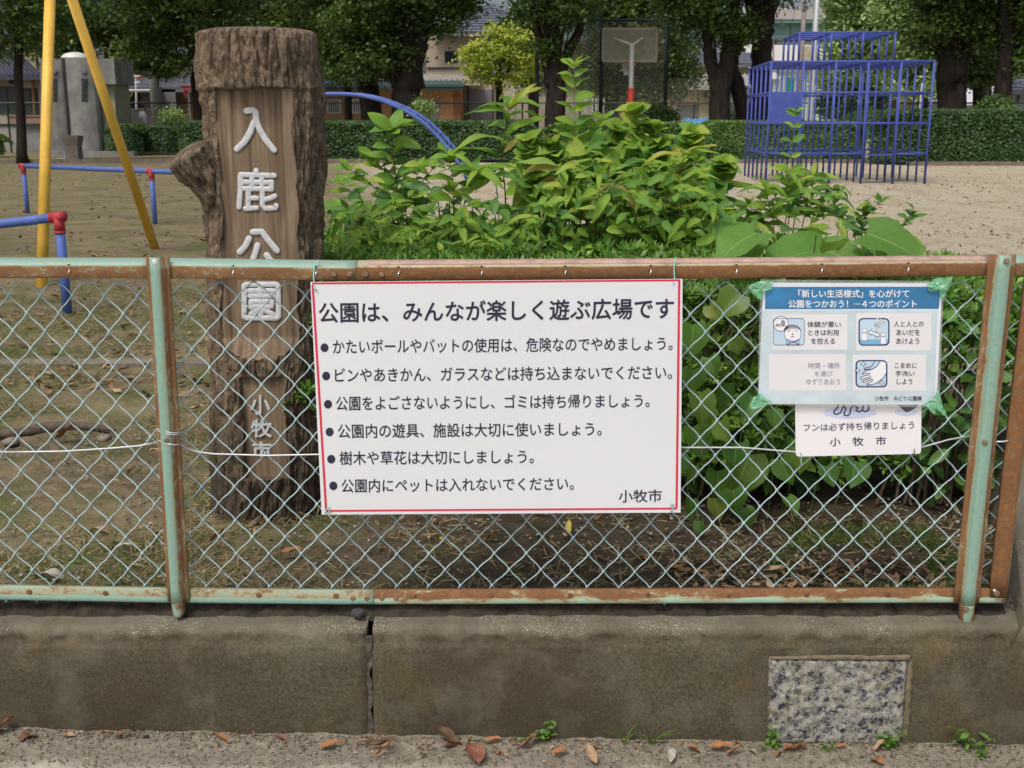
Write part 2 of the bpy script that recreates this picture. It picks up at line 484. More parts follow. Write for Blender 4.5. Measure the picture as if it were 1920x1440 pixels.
# ================================================================ RETAINING WALL
def wall_mat():
    t = NT('stained_concrete'); x = t.sep(t.tc())
    n0 = t.noise(2.2, 6, 0.6, dist=0.3); n1 = t.noise(9, 7, 0.65); n2 = t.noise(130, 7, 0.75); v = t.vor(160)
    c = t.ramp(n2, [(0.30, (0.036, 0.031, 0.019)), (0.48, (0.078, 0.068, 0.043)), (0.68, (0.14, 0.124, 0.083))])
    c = t.mix(t.ramp(n0, [(0.35, 0.65), (0.6, 0.0)]), c, (0.055, 0.043, 0.028), 'MIX')
    c = t.mix(t.ramp(n1, [(0.5, 0.0), (0.75, 0.45)]), c, (0.20, 0.185, 0.145))
    c = t.mix(t.ramp(t.noise(5, 5, 0.6), [(0.56, 0.0), (0.70, 0.45)]), c, (0.14, 0.10, 0.038))
    # exposed pale aggregate along the worn upper edge
    top = t.ramp(t.math('ADD', t.math('MULTIPLY', x[2], 12.0), t.math('MULTIPLY', n1, 0.9)), [(0.5, 0.0), (0.85, 1.0)])
    spk = t.ramp(t.math('MULTIPLY', t.ramp(t.math('ADD', t.vor(190), t.math('MULTIPLY', n2, 0.25)), [(0.26, 1.0), (0.42, 0.0)]), t.ramp(t.noise(6, 4, 0.6), [(0.42, 0.0), (0.58, 1.0)])), [(0.2, 0.0), (0.6, 0.9)])
    c = t.mix(t.math('MULTIPLY', top, 0.45), c, (0.25, 0.225, 0.17))
    c = t.mix(t.math('MULTIPLY', top, spk), c, (0.62, 0.58, 0.47))
    spk2 = t.math('MULTIPLY', t.ramp(t.vor(130), [(0.08, 1.0), (0.15, 0.0)]), 0.3)
    c = t.mix(spk2, c, (0.45, 0.41, 0.33))
    streak = t.ramp(t.noise(1.0, 5, 0.6, vec=t.mapping((11, 1, 0.9))), [(0.5, 0.0), (0.75, 0.35)])
    c = t.mix(streak, c, (0.075, 0.063, 0.045))
    t.col(c); t.rough(0.93, 0.2)
    pit = t.ramp(t.vor(46), [(0.05, 0.0), (0.13, 1.0)])
    t.bump(t.math('ADD', t.math('MULTIPLY', n2, 0.7), t.math('ADD', t.math('MULTIPLY', n1, 0.15), t.math('MULTIPLY', pit, 0.5))), 0.55, 0.005)
    return t.m
M_wall = wall_mat()
WALLX = P(690, 1250, 2.49).x
def wall_block(x0, x1, parent, round_l, round_r):
    prof = [(2.76, -0.4), (2.76, 0.02), (2.70, 0.034), (2.62, 0.034), (2.54, 0.032), (2.526, 0.027), (2.519, 0.016), (2.515, 0.0), (2.512, -0.006), (2.504, -0.012), (2.501, -0.026)]
    prof += [(2.500 - 0.018 * k / 16, -0.026 - 0.30 * k / 16) for k in range(1, 17)]
    # resample
    pr = [prof[0]]
    for a, b in zip(prof, prof[1:]):
        L = math.hypot(a[0] - b[0], a[1] - b[1]); n = max(1, int(L / (0.0035 if -0.03 < b[1] and b[0] < 2.56 else 0.012))) if b[0] < 2.7 else 1
        pr += [(a[0] + (b[0] - a[0]) * k / n, a[1] + (b[1] - a[1]) * k / n) for k in range(1, n + 1)]
    pr = np.array(pr); xs = np.arange(x0, x1, 0.012); xs = np.append(xs, x1)
    X, I = np.meshgrid(xs, np.arange(len(pr)), indexing='ij')
    Yv, Z = pr[I, 0], pr[I, 1]
    front = np.clip((2.6 - Yv) / 0.05, 0, 1)
    d = (fbm(X * 14, Z * 14, Yv * 14, 4, 1) - 0.5) * 0.007 + (fbm(X * 60, Z * 60, Yv * 60, 2, 4) - 0.5) * 0.004
    edge = np.exp(-((Yv - 2.515) / 0.02) ** 2) * np.exp(-((Z - 0.0) / 0.03) ** 2)
    d = d + edge * (fbm(X * 22, Z * 22, 0, 3, 6) - 0.6) * 0.03
    rr = 0.02
    if round_r: d = d - np.clip((X - (x1 - rr)) / rr, 0, 1) ** 2 * 0.012
    if round_l: d = d - np.clip(((x0 + rr) - X) / rr, 0, 1) ** 2 * 0.012
    Yv = Yv - d * front; Z = Z + np.where(Yv > 2.52, (fbm(X * 20, Yv * 20, 0, 3, 2) - 0.5) * 0.006, 0)
    V = np.stack([X, Yv, Z], -1).reshape(-1, 3)
    F = grid_faces(len(xs), len(pr))
    o = link('concrete_block', np_mesh('concrete_block', V, F, M_wall, True), parent)
    mb = MB()
    for xe in (x0, x1):
        k = 0 if xe == x0 else len(xs) - 1
        ring = [tuple(V[k * len(pr) + j]) for j in range(len(pr))]
        mb.add(ring, [tuple(range(len(ring)))])
    mb.build('block_end', M_wall, o)
    return o
wall = thing('retaining_wall', 'low brown-grey concrete retaining wall with a dark vertical joint, under the wire fence', 'wall')
wall_block(-3.2, WALLX - 0.006, wall, False, True)
wall_block(WALLX + 0.008, 2.4, wall, True, False)
M_filler = plain('joint_filler', (0.09, 0.08, 0.065), 0.9, 0.5, 40, bump=0.8)
def filler():
    zs = np.linspace(0.015, -0.3, 60); ts = np.linspace(0, 1, 8)
    T, Z = np.meshgrid(ts, zs, indexing='ij')
    w = 0.010 * np.clip(1.0 - (fbm(Z * 25, 0, 0, 3, 4) - 0.35) * 1.2 * (Z < -0.05), 0.35, 1.0)
    X = WALLX - 0.006 + T * w * 1.4 + 0.0005
    Yv = 2.512 + (Z * -0.05) * -1 - 0.006 + (fbm(X * 90, Z * 40, 0, 3, 9)) * 0.010
    V = np.stack([X, Yv, Z], -1).reshape(-1, 3)
    o = link('joint_filler', np_mesh('joint_filler', V, grid_faces(8, 60), M_filler, True), wall)
    solidify(o, 0.004)
filler()
# sloping concrete kerb-wall at the right, rising beside the last panel
def side_wall():
    V = []; nx, ny = 40, 60
    for i in range(ny):
        Yv = 2.50 + 2.2 * (i / (ny - 1)) ** 1.6
        x0 = 1.218 + (Yv - 2.5) * 0.36
        for j in range(nx):
            t = j / (nx - 1)
            zt = 0.06 + 0.10 * min(1, (Yv - 2.5) / 0.5)
            if t < 0.35: x = x0 + 0.035 * t / 0.35; z = -0.02 + (zt + 0.02) * (t / 0.35)
            else: x = x0 + 0.035 + (t - 0.35) * 2.2; z = zt + 0.01 * (t - 0.35)
            n = float(fbm(x * 22, Yv * 22, z * 22, 3, 8)) - 0.5
            V.append((x, Yv + (0 if i else 0), z + n * 0.012))
    V = np.array(V)
    row0 = V[:nx].copy(); row0[:, 2] = -0.35
    V = np.concatenate([row0, V])
    o = link('kerb_wall', np_mesh('kerb_wall', V, grid_faces(ny + 1, nx), M_wall, True))
    tag(o, 'grey gravelly concrete kerb rising at the right end of the fence, behind the leaning rusty bar', 'wall')
side_wall()

# granite plaque set in the wall
def granite():
    t = NT('granite'); v = t.noise(48, 4, 0.75, dist=0.3); n = t.noise(26, 5, 0.7); v2 = t.vor(120)
    c = t.ramp(v, [(0.38, (0.018, 0.02, 0.035)), (0.43, (0.06, 0.062, 0.075)), (0.48, (0.22, 0.22, 0.20)), (0.62, (0.37, 0.36, 0.31))])
    c = t.mix(t.ramp(n, [(0.5, 0.0), (0.66, 0.7)]), c, (0.16, 0.135, 0.085))
    c = t.mix(t.ramp(v2, [(0.10, 0.6), (0.2, 0.0)]), c, (0.05, 0.05, 0.07))
    t.col(c); t.rough(0.75, 0.4); t.bump(v, 0.8, 0.006); return t.m
M_gran = granite()
pq = thing('granite_plaque', 'speckled black and white granite plaque set into the right half of the retaining wall', 'plaque')
def plaque():
    q = [P(1443, 1234, 2.492), P(1706, 1236, 2.492), P(1694, 1398, 2.480), P(1440, 1396, 2.480)]
    nx, ny = 90, 56; V = []
    for i in range(ny):
        for j in range(nx):
            s, t = j / (nx - 1), i / (ny - 1)
            p = (q[0] * (1 - s) + q[1] * s) * (1 - t) + (q[3] * (1 - s) + q[2] * s) * t
            e = min(s, 1 - s, t, 1 - t)
            k = min(1, e / 0.03)
            V.append((p.x, p.y + 0.012 * (1 - k) , p.z))
    V = np.array(V); V[:, 1] -= (fbm(V[:, 0] * 60, V[:, 2] * 60, 0, 4, 3) - 0.5) * 0.010 + 0.002
    link('stone_face', np_mesh('stone_face', V, grid_faces(ny, nx), M_gran, True), pq)
    mb = MB()
    mo = plain('mortar', (0.165, 0.135, 0.09), 0.9, 0.3, 40, bump=0.6)
    def strip(a, b, wa, wb, off):
        n = 30; vs = []; fs = []
        for i in range(n):
            t = i / (n - 1); p = a.lerp(b, t); d = (b - a).normalized(); nn = Vector((-d.z, 0, d.x))
            w = wa + (wb - wa) * t + (float(vnoise(i * 0.7, 3, off)) - 0.5) * 0.006
            vs += [p + nn * w + Vector((0, 0.004, 0)), p + Vector((0, -0.0045, 0)), p - nn * 0.003 + Vector((0, 0.006, 0))]
        for i in range(n - 1):
            for k in (0, 1): fs.append((i * 3 + k, i * 3 + k + 1, i * 3 + k + 4, i * 3 + k + 3))
        mb.add(vs, fs)
    strip(q[0], q[1], 0.003, 0.009, 1); strip(q[1], q[2], 0.010, 0.011, 2)
    mb.build('mortar_rim', mo, pq, smooth=True)
plaque()

# dark rotted soil piled in the gap under the bottom rail
def humus():
    xs = np.arange(-2.6, 1.25, 0.008); ys = np.linspace(2.572, 2.74, 22)
    X, Yv = np.meshgrid(xs, ys, indexing='ij')
    e = np.clip((Yv - 2.575 - 0.02 * (fbm(X * 16, 0, 0, 3, 5) - 0.2)) / 0.03, 0, 1) * np.clip((2.735 - Yv) / 0.03, 0, 1)
    Z = 0.027 + e * (0.012 + 0.045 * fbm(X * 28, Yv * 28, 0, 4, 7) ** 1.5)
    V = np.stack([X, Yv, Z], -1).reshape(-1, 3)
    o = link('humus_strip', np_mesh('humus_strip', V, grid_faces(len(xs), len(ys)), plain('black_humus', (0.038, 0.030, 0.020), 0.95, 0.6, 40, bump=1.0), True)); tag(o, kind='stuff')
humus()
# concrete edging strip and the exposed root in the lawn
M_conc = plain('pale_concrete', (0.19, 0.165, 0.125), 0.95, 0.3, 9, bump=0.4)
a, b = G(-60, 682, 0.0), G(400, 682, 0.0)
mb = MB(); mb.mm((-6, a.y - 0.05, -0.1), (-1.35, a.y + 0.07, 0.012)); o = mb.build('edging_strip', M_conc)
tag(o, kind='structure')
mb = MB()
for a_, b_, yy in ((-40, -1.8, 33.1), (5.2, 11.0, 33.0), (10.9, 40, 31.2)): mb.mm((a_, yy, -0.1), (b_, yy + 0.14, 0.11))
tag(mb.build('planting_bed_kerb', plain('brown_kerb', (0.17, 0.14, 0.11), 0.9, 0.3, 6, bump=0.4)), kind='structure')
M_bark0 = plain('grey_root', (0.11, 0.085, 0.065), 0.9, 0.4, 30, bump=0.9)
mb = MB()
pts = [G(x, y, 0.012) for x, y in ((-20, 815), (30, 812), (80, 803), (130, 799), (180, 801), (215, 806))]
mb.tube(pts, [0.014, 0.02, 0.024, 0.022, 0.016, 0.006], 10)
o = mb.build('tree_root', M_bark0, smooth=True)
tag(o, 'grey exposed root lying across the soil behind the fence at the left', 'root')

# ================================================================ FENCE
fence = thing('wire_fence', 'rusty pale green steel frame fence with diamond wire mesh along the wall top', 'fence')
YM = 2.62
M_wire = plain('coated_wire', (0.36, 0.50, 0.52), 0.45, 0.25, 25, spec=0.6)
t = NT('galvanised'); t.col(t.ramp(t.noise(40), [(0.3, (0.50, 0.53, 0.56)), (0.7, (0.70, 0.73, 0.75))])); t.rough(0.35); t.b.inputs['Metallic'].default_value = 0.3
M_galv = t.m
M_railA = rustpaint('rail_paint_left', [(0.0, 0.22), (0.22, 0.18), (0.40, 0.10), (0.47, 0.30), (0.53, 0.58), (1.0, 0.58)], (0.185, 0.31, 0.255), amount=0.24)
M_railB = rustpaint('rail_paint_right', [(0.0, 0.2), (0.30, 0.3), (0.40, 0.33), (0.5, 0.66), (1.0, 0.75)], (0.34, 0.33, 0.25), amount=0.3, seedoff=3.1)
M_railpink = plain('faded_red_primer', (0.42, 0.28, 0.22), 0.6, 0.25, 30, bump=0.2)
M_botA = rustpaint('bottom_rail_paint_left', [(0.0, 0.34), (0.48, 0.36), (0.60, -0.05), (1.0, -0.1)], (0.20, 0.34, 0.285), amount=0.3, seedoff=6)
M_botB = rustpaint('bottom_rail_paint_right', [(0.0, 0.78), (0.42, 0.66), (0.62, 0.30), (0.82, 0.20), (1.0, 0.5)], (0.27, 0.43, 0.34), amount=0.6, seedoff=9)
M_post = rustpaint('post_paint', [(0.0, 0.5), (0.22, 0.64), (0.33, 0.12), (0.48, 0.0), (0.57, 0.22), (0.66, 0.42), (0.78, 0.62), (1.0, 0.46)], (0.19, 0.32, 0.26), amount=0.3, seedoff=1.3)
M_rustbar = rustpaint('rusty_bar', [(0.0, 0.62), (0.6, 0.7), (0.78, 0.35), (1.0, 0.1)], (0.27, 0.36, 0.27), amount=0.22, seedoff=5)
M_bolt = plain('rusty_bolt', (0.20, 0.13, 0.085), 0.7, 0.4, 60, bump=0.5)
M_dark = plain('slot_shade', (0.012, 0.011, 0.012), 0.9, 0.1)  # flat plates coloured dark for the shade inside open slots; no real holes
M_rustraw = plain('raw_rust', (0.19, 0.085, 0.035), 0.85, 0.4, 60, bump=0.5)

def lerp_line(tab, x):
    for (x0, y0), (x1, y1) in zip(tab, tab[1:]):
        if x <= x1 or (x1, y1) == tab[-1]:
            return y0 + (y1 - y0) * (x - x0) / (x1 - x0)
TOPT = [(-200, 485), (0, 485), (290, 485), (640, 490), (1280, 486.5), (1860, 480.5), (2100, 479)]
BOTB = [(-200, 1124), (0, 1124.5), (330, 1130), (640, 1133), (1280, 1131), (1790, 1130), (1900, 1131)]
YR = 2.585
def rail(x0, x1, mt, tab, h, bottom=False, name='top_rail'):
    pts = []
    n = max(2, int((x1 - x0) / 20))
    for i in range(n + 1):
        x = x0 + (x1 - x0) * i / n
        y = lerp_line(tab, x)
        p = P(x, y, YR); pts.append(p)
    if not bottom:
        prof = [(-0.004, -0.030), (0.0, -0.022), (-0.004, -0.010), (-0.013, 0.0), (-0.017, 0.002), (-0.030, 0.0005), (-h + 0.002, 0.0), (-h, -0.002), (-h, -0.012)]
    else:
        prof = [(h, -0.012), (h, -0.002), (h - 0.001, 0.0), (h * 0.5, 0.0005), (h * 0.36, 0.003), (0.004, 0.0035), (0.0, 0.001), (0.001, -0.012)]
    o = sweep(name, pts, prof, mt, fence, side=Vector((0, 0, 1)))
    solidify(o, 0.0022)
    return o
rA = rail(-200, 282, M_railA, TOPT, 0.046)
rB = rail(310, 668, M_railA, TOPT, 0.046)
rC = rail(669, 1862, M_railB, TOPT, 0.046)
rD = rail(1898, 2100, M_railA, TOPT, 0.046)
bA = rail(-200, 322, M_botA, BOTB, 0.037, True, 'bottom_rail')
bB = rail(352, 701, M_botA, BOTB, 0.037, True, 'bottom_rail')
bC = rail(702, 1795, M_botB, BOTB, 0.037, True, 'bottom_rail')
bD = rail(1828, 1884, M_botB, BOTB, 0.037, True, 'bottom_rail')
# faded red band on the rounded top of the right rail
pts = [P(x, lerp_line(TOPT, x), YR) for x in range(690, 1861, 30)]
o = sweep('worn_top_coat', pts, [(0.0008, -0.0226), (-0.0030, -0.0100), (-0.0096, -0.0030)], M_railpink, rC, side=Vector((0, 0, 1))); solidify(o, 0.0006)
def disc(name, px, py, Y, r, th, mt, parent, hexa=False):
    mb = MB(); c = P(px, py, Y)
    n = 6 if hexa else 14
    mb.tube([c, c + Vector((0, -th * 0.7, 0)), c + Vector((0, -th, 0))], [r, r, r * 0.7], n)
    return mb.build(name, mt, parent, smooth=False)
for x in (129, 437, 592, 747, 903, 1060, 1220, 1381, 1541, 1703):
    y = lerp_line(TOPT, x) + 18
    par = rA if x < 290 else rB if x < 668 else rC
    mb = MB()
    o = patch('hook_slot_plate', rrect(x - 3.5, y - 8, x + 3.5, y + 5, 3), M_dark, par, YR, 0.0012)
    mb.tube([P(x + 1, y + 2, YR - 0.001), P(x, y + 6, YR - 0.004), P(x - 0.5, y + 10, YR - 0.0005)], 0.0016, 6)
    mb.build('hook', M_galv, par)
for x in (55, 198, 485, 630, 775, 921, 1069, 1215, 1364, 1512, 1663):
    y = lerp_line(BOTB, x) - 16
    disc('hook_head', x, y, YR - 0.0005, 0.0065, 0.0035, M_rustraw, bA if x < 322 else bB if x < 701 else bC)
for x, y in ((627, 514), (656, 514), (686, 514), (716, 515)): disc('bolt', x, y, YR - 0.0005, 0.0062, 0.005, M_bolt, rB if x < 669 else rC)
for x, y in ((662, 1121), (688, 1121), (716, 1121), (743, 1121)): disc('bolt', x, y, YR - 0.0005, 0.0062, 0.005, M_bolt, bB if x < 701 else bC)

HAT = [(-0.027, -0.004), (-0.0265, 0.0), (-0.020, 0.0), (-0.0150, 0.001), (-0.0120, 0.017), (-0.009, 0.0195), (0.0, 0.0205), (0.008, 0.0195), (0.0110, 0.017), (0.014, 0.001), (0.019, 0.0), (0.0265, 0.0), (0.027, -0.004)]
def post(top, bot, foot, sc):
    pts = [P(top[0] + (bot[0] - top[0]) * i / 24, top[1] + (bot[1] - top[1]) * i / 24, YR - 0.006) for i in range(25)]
    o = sweep('post', [(p, sc) for p in pts], HAT, M_post, fence); solidify(o, 0.0025)
    core = HAT[3:10]
    pts = [P(bot[0] + (foot[0] - bot[0]) * i / 8, bot[1] + (foot[1] - bot[1]) * i / 8, YR - 0.006) for i in range(9)]
    sc2 = [1, 1, 1, 1, 1, 0.98, 0.93, 0.82, 0.62]
    f = sweep('post_foot', [(p, sc * s) for p, s in zip(pts, sc2)], core, M_post, o); solidify(f, 0.0025)
    return o
pL = post((295, 481), (335, 1127), (338, 1151), 0.93)
pR = post((1880, 477), (1812, 1130), (1808, 1162), 1.1)
disc('bolt', 290, 492, YR - 0.026, 0.006, 0.004, M_galv, pL)
disc('bolt', 313, 825, YR - 0.026, 0.0062, 0.006, M_bolt, pL)
disc('bolt', 333, 1135, YR - 0.026, 0.007, 0.007, M_bolt, pL)
disc('bolt', 1886, 489, YR - 0.0275, 0.0065, 0.006, M_bolt, pR)
disc('bolt', 1846, 829, YR - 0.0275, 0.0065, 0.006, M_bolt, pR)
disc('bolt', 1811, 1142, YR - 0.0275, 0.0065, 0.006, M_bolt, pR)
for px, py, par in ((282, 508, pL), (313, 510, pL), (1860, 513, pR), (1893, 513, pR)):
    patch('hook_slot_plate', rrect(px - 3, py - 7, px + 3, py + 7, 3), M_dark, par, YR - 0.006, 0.0012)

# leaning end bar
pts = [P(1944 + (1872 - 1944) * i / 16, 500 + (1120 - 500) * i / 16, YR - 0.001) for i in range(17)]
BAR = [(-0.021, -0.01), (-0.021, 0.0), (0.005, 0.0005), (0.012, 0.001), (0.017, 0.0), (0.021, -0.006), (0.021, -0.014)]
eb = sweep('end_bar', pts, BAR, M_rustbar, fence); solidify(eb, 0.0025)
patch('slot_plate', [(1885, 915), (1900, 915), (1899, 922), (1885, 922)], M_dark, eb, YR, 0.003)
patch('slot_plate', [(1868, 1054), (1884, 1054), (1883, 1061), (1867, 1061)], M_dark, eb, YR, 0.003)
disc('bolt', 1868, 1112, YR - 0.004, 0.0075, 0.007, M_bolt, bD)
disc('bolt', 1864, 1107, YR - 0.004, 0.004, 0.004, M_galv, bD)

# diamond mesh: horizontal zigzag wires hooked into each other
def mesh_panel(xa, xb, ztop, zbot, x_origin):
    dx = 0.0795; dz = 0.0436
    rows = int((ztop - zbot) / dz) + 1
    k0, k1 = int((xa - x_origin) / dx) - 1, int((xb - x_origin) / dx) + 1
    def warp(x, z):
        return (x + 0.006 * math.sin(z * 7 + x * 3) + (float(vnoise(x * 4, z * 4, 1)) - 0.5) * 0.010,
                z + (float(vnoise(x * 3, z * 3, 2)) - 0.5) * 0.012 - 0.004 * math.sin((x - xa) / (xb - xa) * math.pi))
    def node(k, r): return warp(x_origin + (k + 0.5 * (r % 2)) * dx, ztop - r * dz)
    for j in range(-1, rows):
        pts = []
        seq = []
        for k in range(k0, k1 + 1):
            if j % 2 == 0: seq += [(k, j, 1), (k, j + 1, -1)]
            else: seq += [(k, j + 1, -1), (k, j, 1)]
        seqn = [(node(k, r), s) for k, r, s in seq]
        for ((ax, az), s0), ((bx, bz), s1) in zip(seqn, seqn[1:]):
            rising = s1 > s0
            yo = -0.0030 if rising else 0.0030
            az2, bz2 = az + s0 * 0.0034, bz + s1 * 0.0034
            for tt in (0.0, 0.07, 0.2, 0.4, 0.6, 0.8, 0.93):
                fx = tt - 0.085 * math.sin(2 * math.pi * tt); yy = 0 if tt == 0 else yo * (0.8 if tt in (0.07, 0.93) else 1)
                x = ax + (bx - ax) * fx; z = az2 + (bz2 - az2) * tt
                pts.append((x, YM + yy, z))
        pts = [p for p in pts if xa <= p[0] <= xb]
        if j == -1: pts = [(p[0], p[1], min(p[2], ztop + 0.03)) for p in pts]
        if len(pts) < 4 : continue
        mb = MB(); mb.tube(pts, 0.00172, 6)
        mb.build('mesh_wire', M_wire, fence, smooth=True)
zt, zb = P(960, 553, YM).z, P(960, 1112, YM).z
x_or = P(198, 560, YM).x
mesh_panel(P(-60, 700, YM).x, P(1838, 900, YM).x - 0.002, zt, zb, x_or)
mesh_panel(P(1838, 900, YM).x, P(1880, 900, YM).x + 0.03, zt, zb, x_or)

# tension wire and the ties round the post
mb = MB()
mb.tube([P(x, y, YM - 0.007) for x, y in ((-40, 848), (60, 847), (120, 846), (200, 841), (260, 836), (296, 829))], 0.0021, 6); mb.build('tension_wire', M_galv, fence, smooth=True)
mb = MB()
mb.tube([P(x, y, Y) for x, y, Y in ((336, 832, YR), (350, 840, YM - .01), (370, 847, YM - .008), (400, 851, YM - .007), (500, 854, YM - .007), (600, 852, YM - .007), (900, 848, YM - .007), (1280, 839, YM - .007), (1390, 839, YM - .007), (1440, 843, YM - .007), (1500, 848, YM - .007), (1600, 846, YM - .007), (1730, 838, YM - .007), (1780, 824, YM - .006), (1822, 817, YM - .004))], 0.0021, 6)
mb.build('tension_wire', M_galv, fence, smooth=True)
for k, (ya, yb) in enumerate(((804, 812), (808, 815), (826, 834))):
    mb = MB(); a0 = 296 + k
    mb.tube([P(a0 - 4, ya - 1, YM - 0.004), P(a0 - 1, ya, YR - 0.008), P(a0 + 8, ya + 4, YR - 0.012), P(311, ya + 6, YR - 0.030), P(328, yb, YR - 0.030), P(337, yb - 1, YR - 0.010), P(341, yb - 2, YM - 0.004)], 0.0014, 6)
    mb.build('tie_wire', M_galv, pL, smooth=True)
mb = MB(); mb.tube([P(x, y, YR - 0.006) for x, y in ((1864, 828), (1880, 828), (1890, 826))], 0.002, 6); mb.build('tension_wire', M_galv, fence, smooth=True)

# ================================================================ BIG NOTICE BOARD
YS = 2.566
M_board = plain('white_board', (0.68, 0.71, 0.75), 0.42, 0.02, 2, spec=0.35)
M_red = plain('red_print', (0.62, 0.03, 0.07), 0.45, 0.05)
M_ink = plain('dark_navy_print', (0.022, 0.022, 0.050), 0.5, 0.1)
M_tie = plain('pale_green_wire', (0.30, 0.58, 0.52), 0.45, 0.1)
board = thing('notice_board', 'large white notice board with red border and black Japanese park rules wired to the fence', 'sign')
def slab(name, quad, Yf, th, mt, parent):
    mb = MB(); mb.prism([P(*p, Yf) for p in quad], (0, th, 0)); return mb.build(name, mt, parent)
slab('panel', [(582, 529), (1280, 523), (1276, 961), (603, 965)], YS, 0.003, M_board, board)
bd = MB()
def band(q0, q1, w0, w1=None):
    w1 = w1 or w0
    d = Vector((q1[0] - q0[0], q1[1] - q0[1])).normalized(); nn = Vector((-d.y, d.x))
    bd.add([P(*(Vector(q) + nn * w), YS - 0.0004) for q, w in ((q0, w0 / 2), (q1, w1 / 2), (q1, -w1 / 2), (q0, -w0 / 2))], [(0, 1, 2, 3)])
band((585.5, 531.5), (1275.5, 525.5), 3.6)
band((611, 958), (1270, 953.5), 3.6)
band((586.3, 533.4), (611.5, 956.2), 4.4)
band((1273.6, 527.4), (1268.6, 951.6), 4.4)
bd.build('red_border', M_red, board)
mf = vplane(YS)
lettering('公園は、みんなが楽しく遊ぶ広場です', [(597, 567), (1264, 558), (1263, 598), (598, 606)], M_ink, board, bold=0.018, mapf=mf)
for body, q, bu in (
    ('かたいボールやバットの使用は、危険なのでやめましょう。', [(624, 636.5), (1261, 631), (1261, 657), (624, 664)], (608.5, 652)),
    ('ビンやあきかん、ガラスなどは持ち込まないでください。', [(628, 690), (1260, 685), (1260, 711), (628, 717)], (611.5, 705)),
    ('公園をよごさないようにし、ゴミは持ち帰りましょう。', [(630, 742.5), (1218, 738), (1218, 764), (630, 770)], (615, 758)),
    ('公園内の遊具、施設は大切に使いましょう。', [(633, 795), (1128, 791), (1128, 817), (634, 822)], (618, 810)),
    ('樹木や草花は大切にしましょう。', [(636, 846), (1001, 843), (1001, 869), (637, 872)], (621, 861)),
    ('公園内にペットは入れないでください。', [(640, 898), (1076, 894), (1076, 919), (640, 924)], (625, 911))):
    lettering(body, q, M_ink, board, bold=0.010, mapf=mf)
    patch('bullet', circ(bu[0], bu[1], 7.6, 8.2), M_ink, board, YS, 0.0006)
lettering('小牧市', [(1160, 918.5), (1241, 917), (1241, 941), (1160, 942.5)], M_ink, board, bold=0.012, mapf=mf)
for pts in ([(595, 545), (589, 541), (588, 515), (590, 497), (597, 489), (600, 492)], [(1263, 531), (1265, 526), (1264, 505), (1265, 492), (1268, 484), (1271, 486)],
            [(610, 963), (612, 955), (617, 950), (619, 957), (614, 962)], [(1258, 960), (1261, 953), (1257, 948), (1261, 944), (1264, 947)]):
    mb = MB(); mb.tube([P(x, y, YS - 0.004 if y > 530 else YR - 0.004) for x, y in pts], 0.0017, 6); mb.build('wire_tie', M_tie, board, smooth=True)

# ================================================================ SMALL WHITE SIGN (partly covered)
dog = thing('pet_sign', 'small white sign with paw drawing and Japanese text, half hidden under the blue laminated poster', 'sign')
YD = 2.585
M_pale = plain('pale_blue_print', (0.55, 0.62, 0.82), 0.5, 0.05)
M_signw = plain('white_enamel', (0.78, 0.78, 0.82), 0.4, 0.03)
M_ink2 = plain('violet_black_print', (0.045, 0.035, 0.075), 0.5, 0.1)
o = MB(); o.prism([P(x, y, YD) for x, y in ([(1490, 640), (1729, 640)] + [(1728 + math.cos(a) * 6 - 7, 846 + math.sin(a) * 6 - 1) for a in (0, .5, 1, 1.57)] + [(1498 + math.cos(a) * 6, 850 + math.sin(a) * 6) for a in (1.57, 2.1, 2.6, 3.14)])], (0, 0.002, 0)); o.build('panel', M_signw, dog)
mfd = vplane(YD)
Z4 = lambda x, y: (1400 + x / 4, 510 + y / 4)
def z4q(x0, y0, x1, y1, sk=0): return [Z4(x0, y0 + sk), Z4(x1, y0), Z4(x1, y1), Z4(x0, y1 + sk)]
lettering('フンは必ず持ち帰りましょう', z4q(427, 1118, 1255, 1176, 20), M_ink2, dog, bold=0.006, mapf=mfd)
lettering('小　牧　市', z4q(622, 1232, 1046, 1298, 10), M_ink2, dog, bold=0.012, mapf=mfd)
patch('pale_oval', circ(775, 1055, 200, 45), M_pale, dog, YD, 0.0004, Z4)
patch('pale_oval', circ(1195, 1050, 85, 30), M_pale, dog, YD, 0.0004, Z4)
ribbons('paw_outline', [[(690, 990), (680, 1020), (655, 1045), (655, 1062), (675, 1068), (705, 1055), (722, 1015), (730, 995)],
    [(735, 1010), (745, 1030), (730, 1055), (735, 1075), (760, 1078), (775, 1060), (780, 1025), (800, 1000)],
    [(815, 1005), (835, 1020), (820, 1040), (845, 1050), (870, 1035), (875, 1000)], [(870, 1040), (890, 1048), (915, 1035), (915, 1000)]], 2.6, M_ink2, dog, YD, 0.0008, Z4)
patch('scoop', [(1130, 995), (1283, 995), (1283, 1010), (1215, 1050), (1190, 1050)], plain('grey_print', (0.10, 0.09, 0.10), 0.5), dog, YD, 0.0006, Z4)
mb = MB(); mb.tube([P(x, y, YD - 0.002) for x, y in ((1500, 848), (1503, 853), (1502, 862), (1503, 872))], 0.0012, 5); mb.build('wire_tie', M_tie, dog)
mb = MB(); mb.tube([P(x, y, YD - 0.002) for x, y in ((1714, 842), (1715, 848), (1713, 855), (1711, 850))], 0.0014, 5); mb.build('wire_tie', M_bolt, dog)

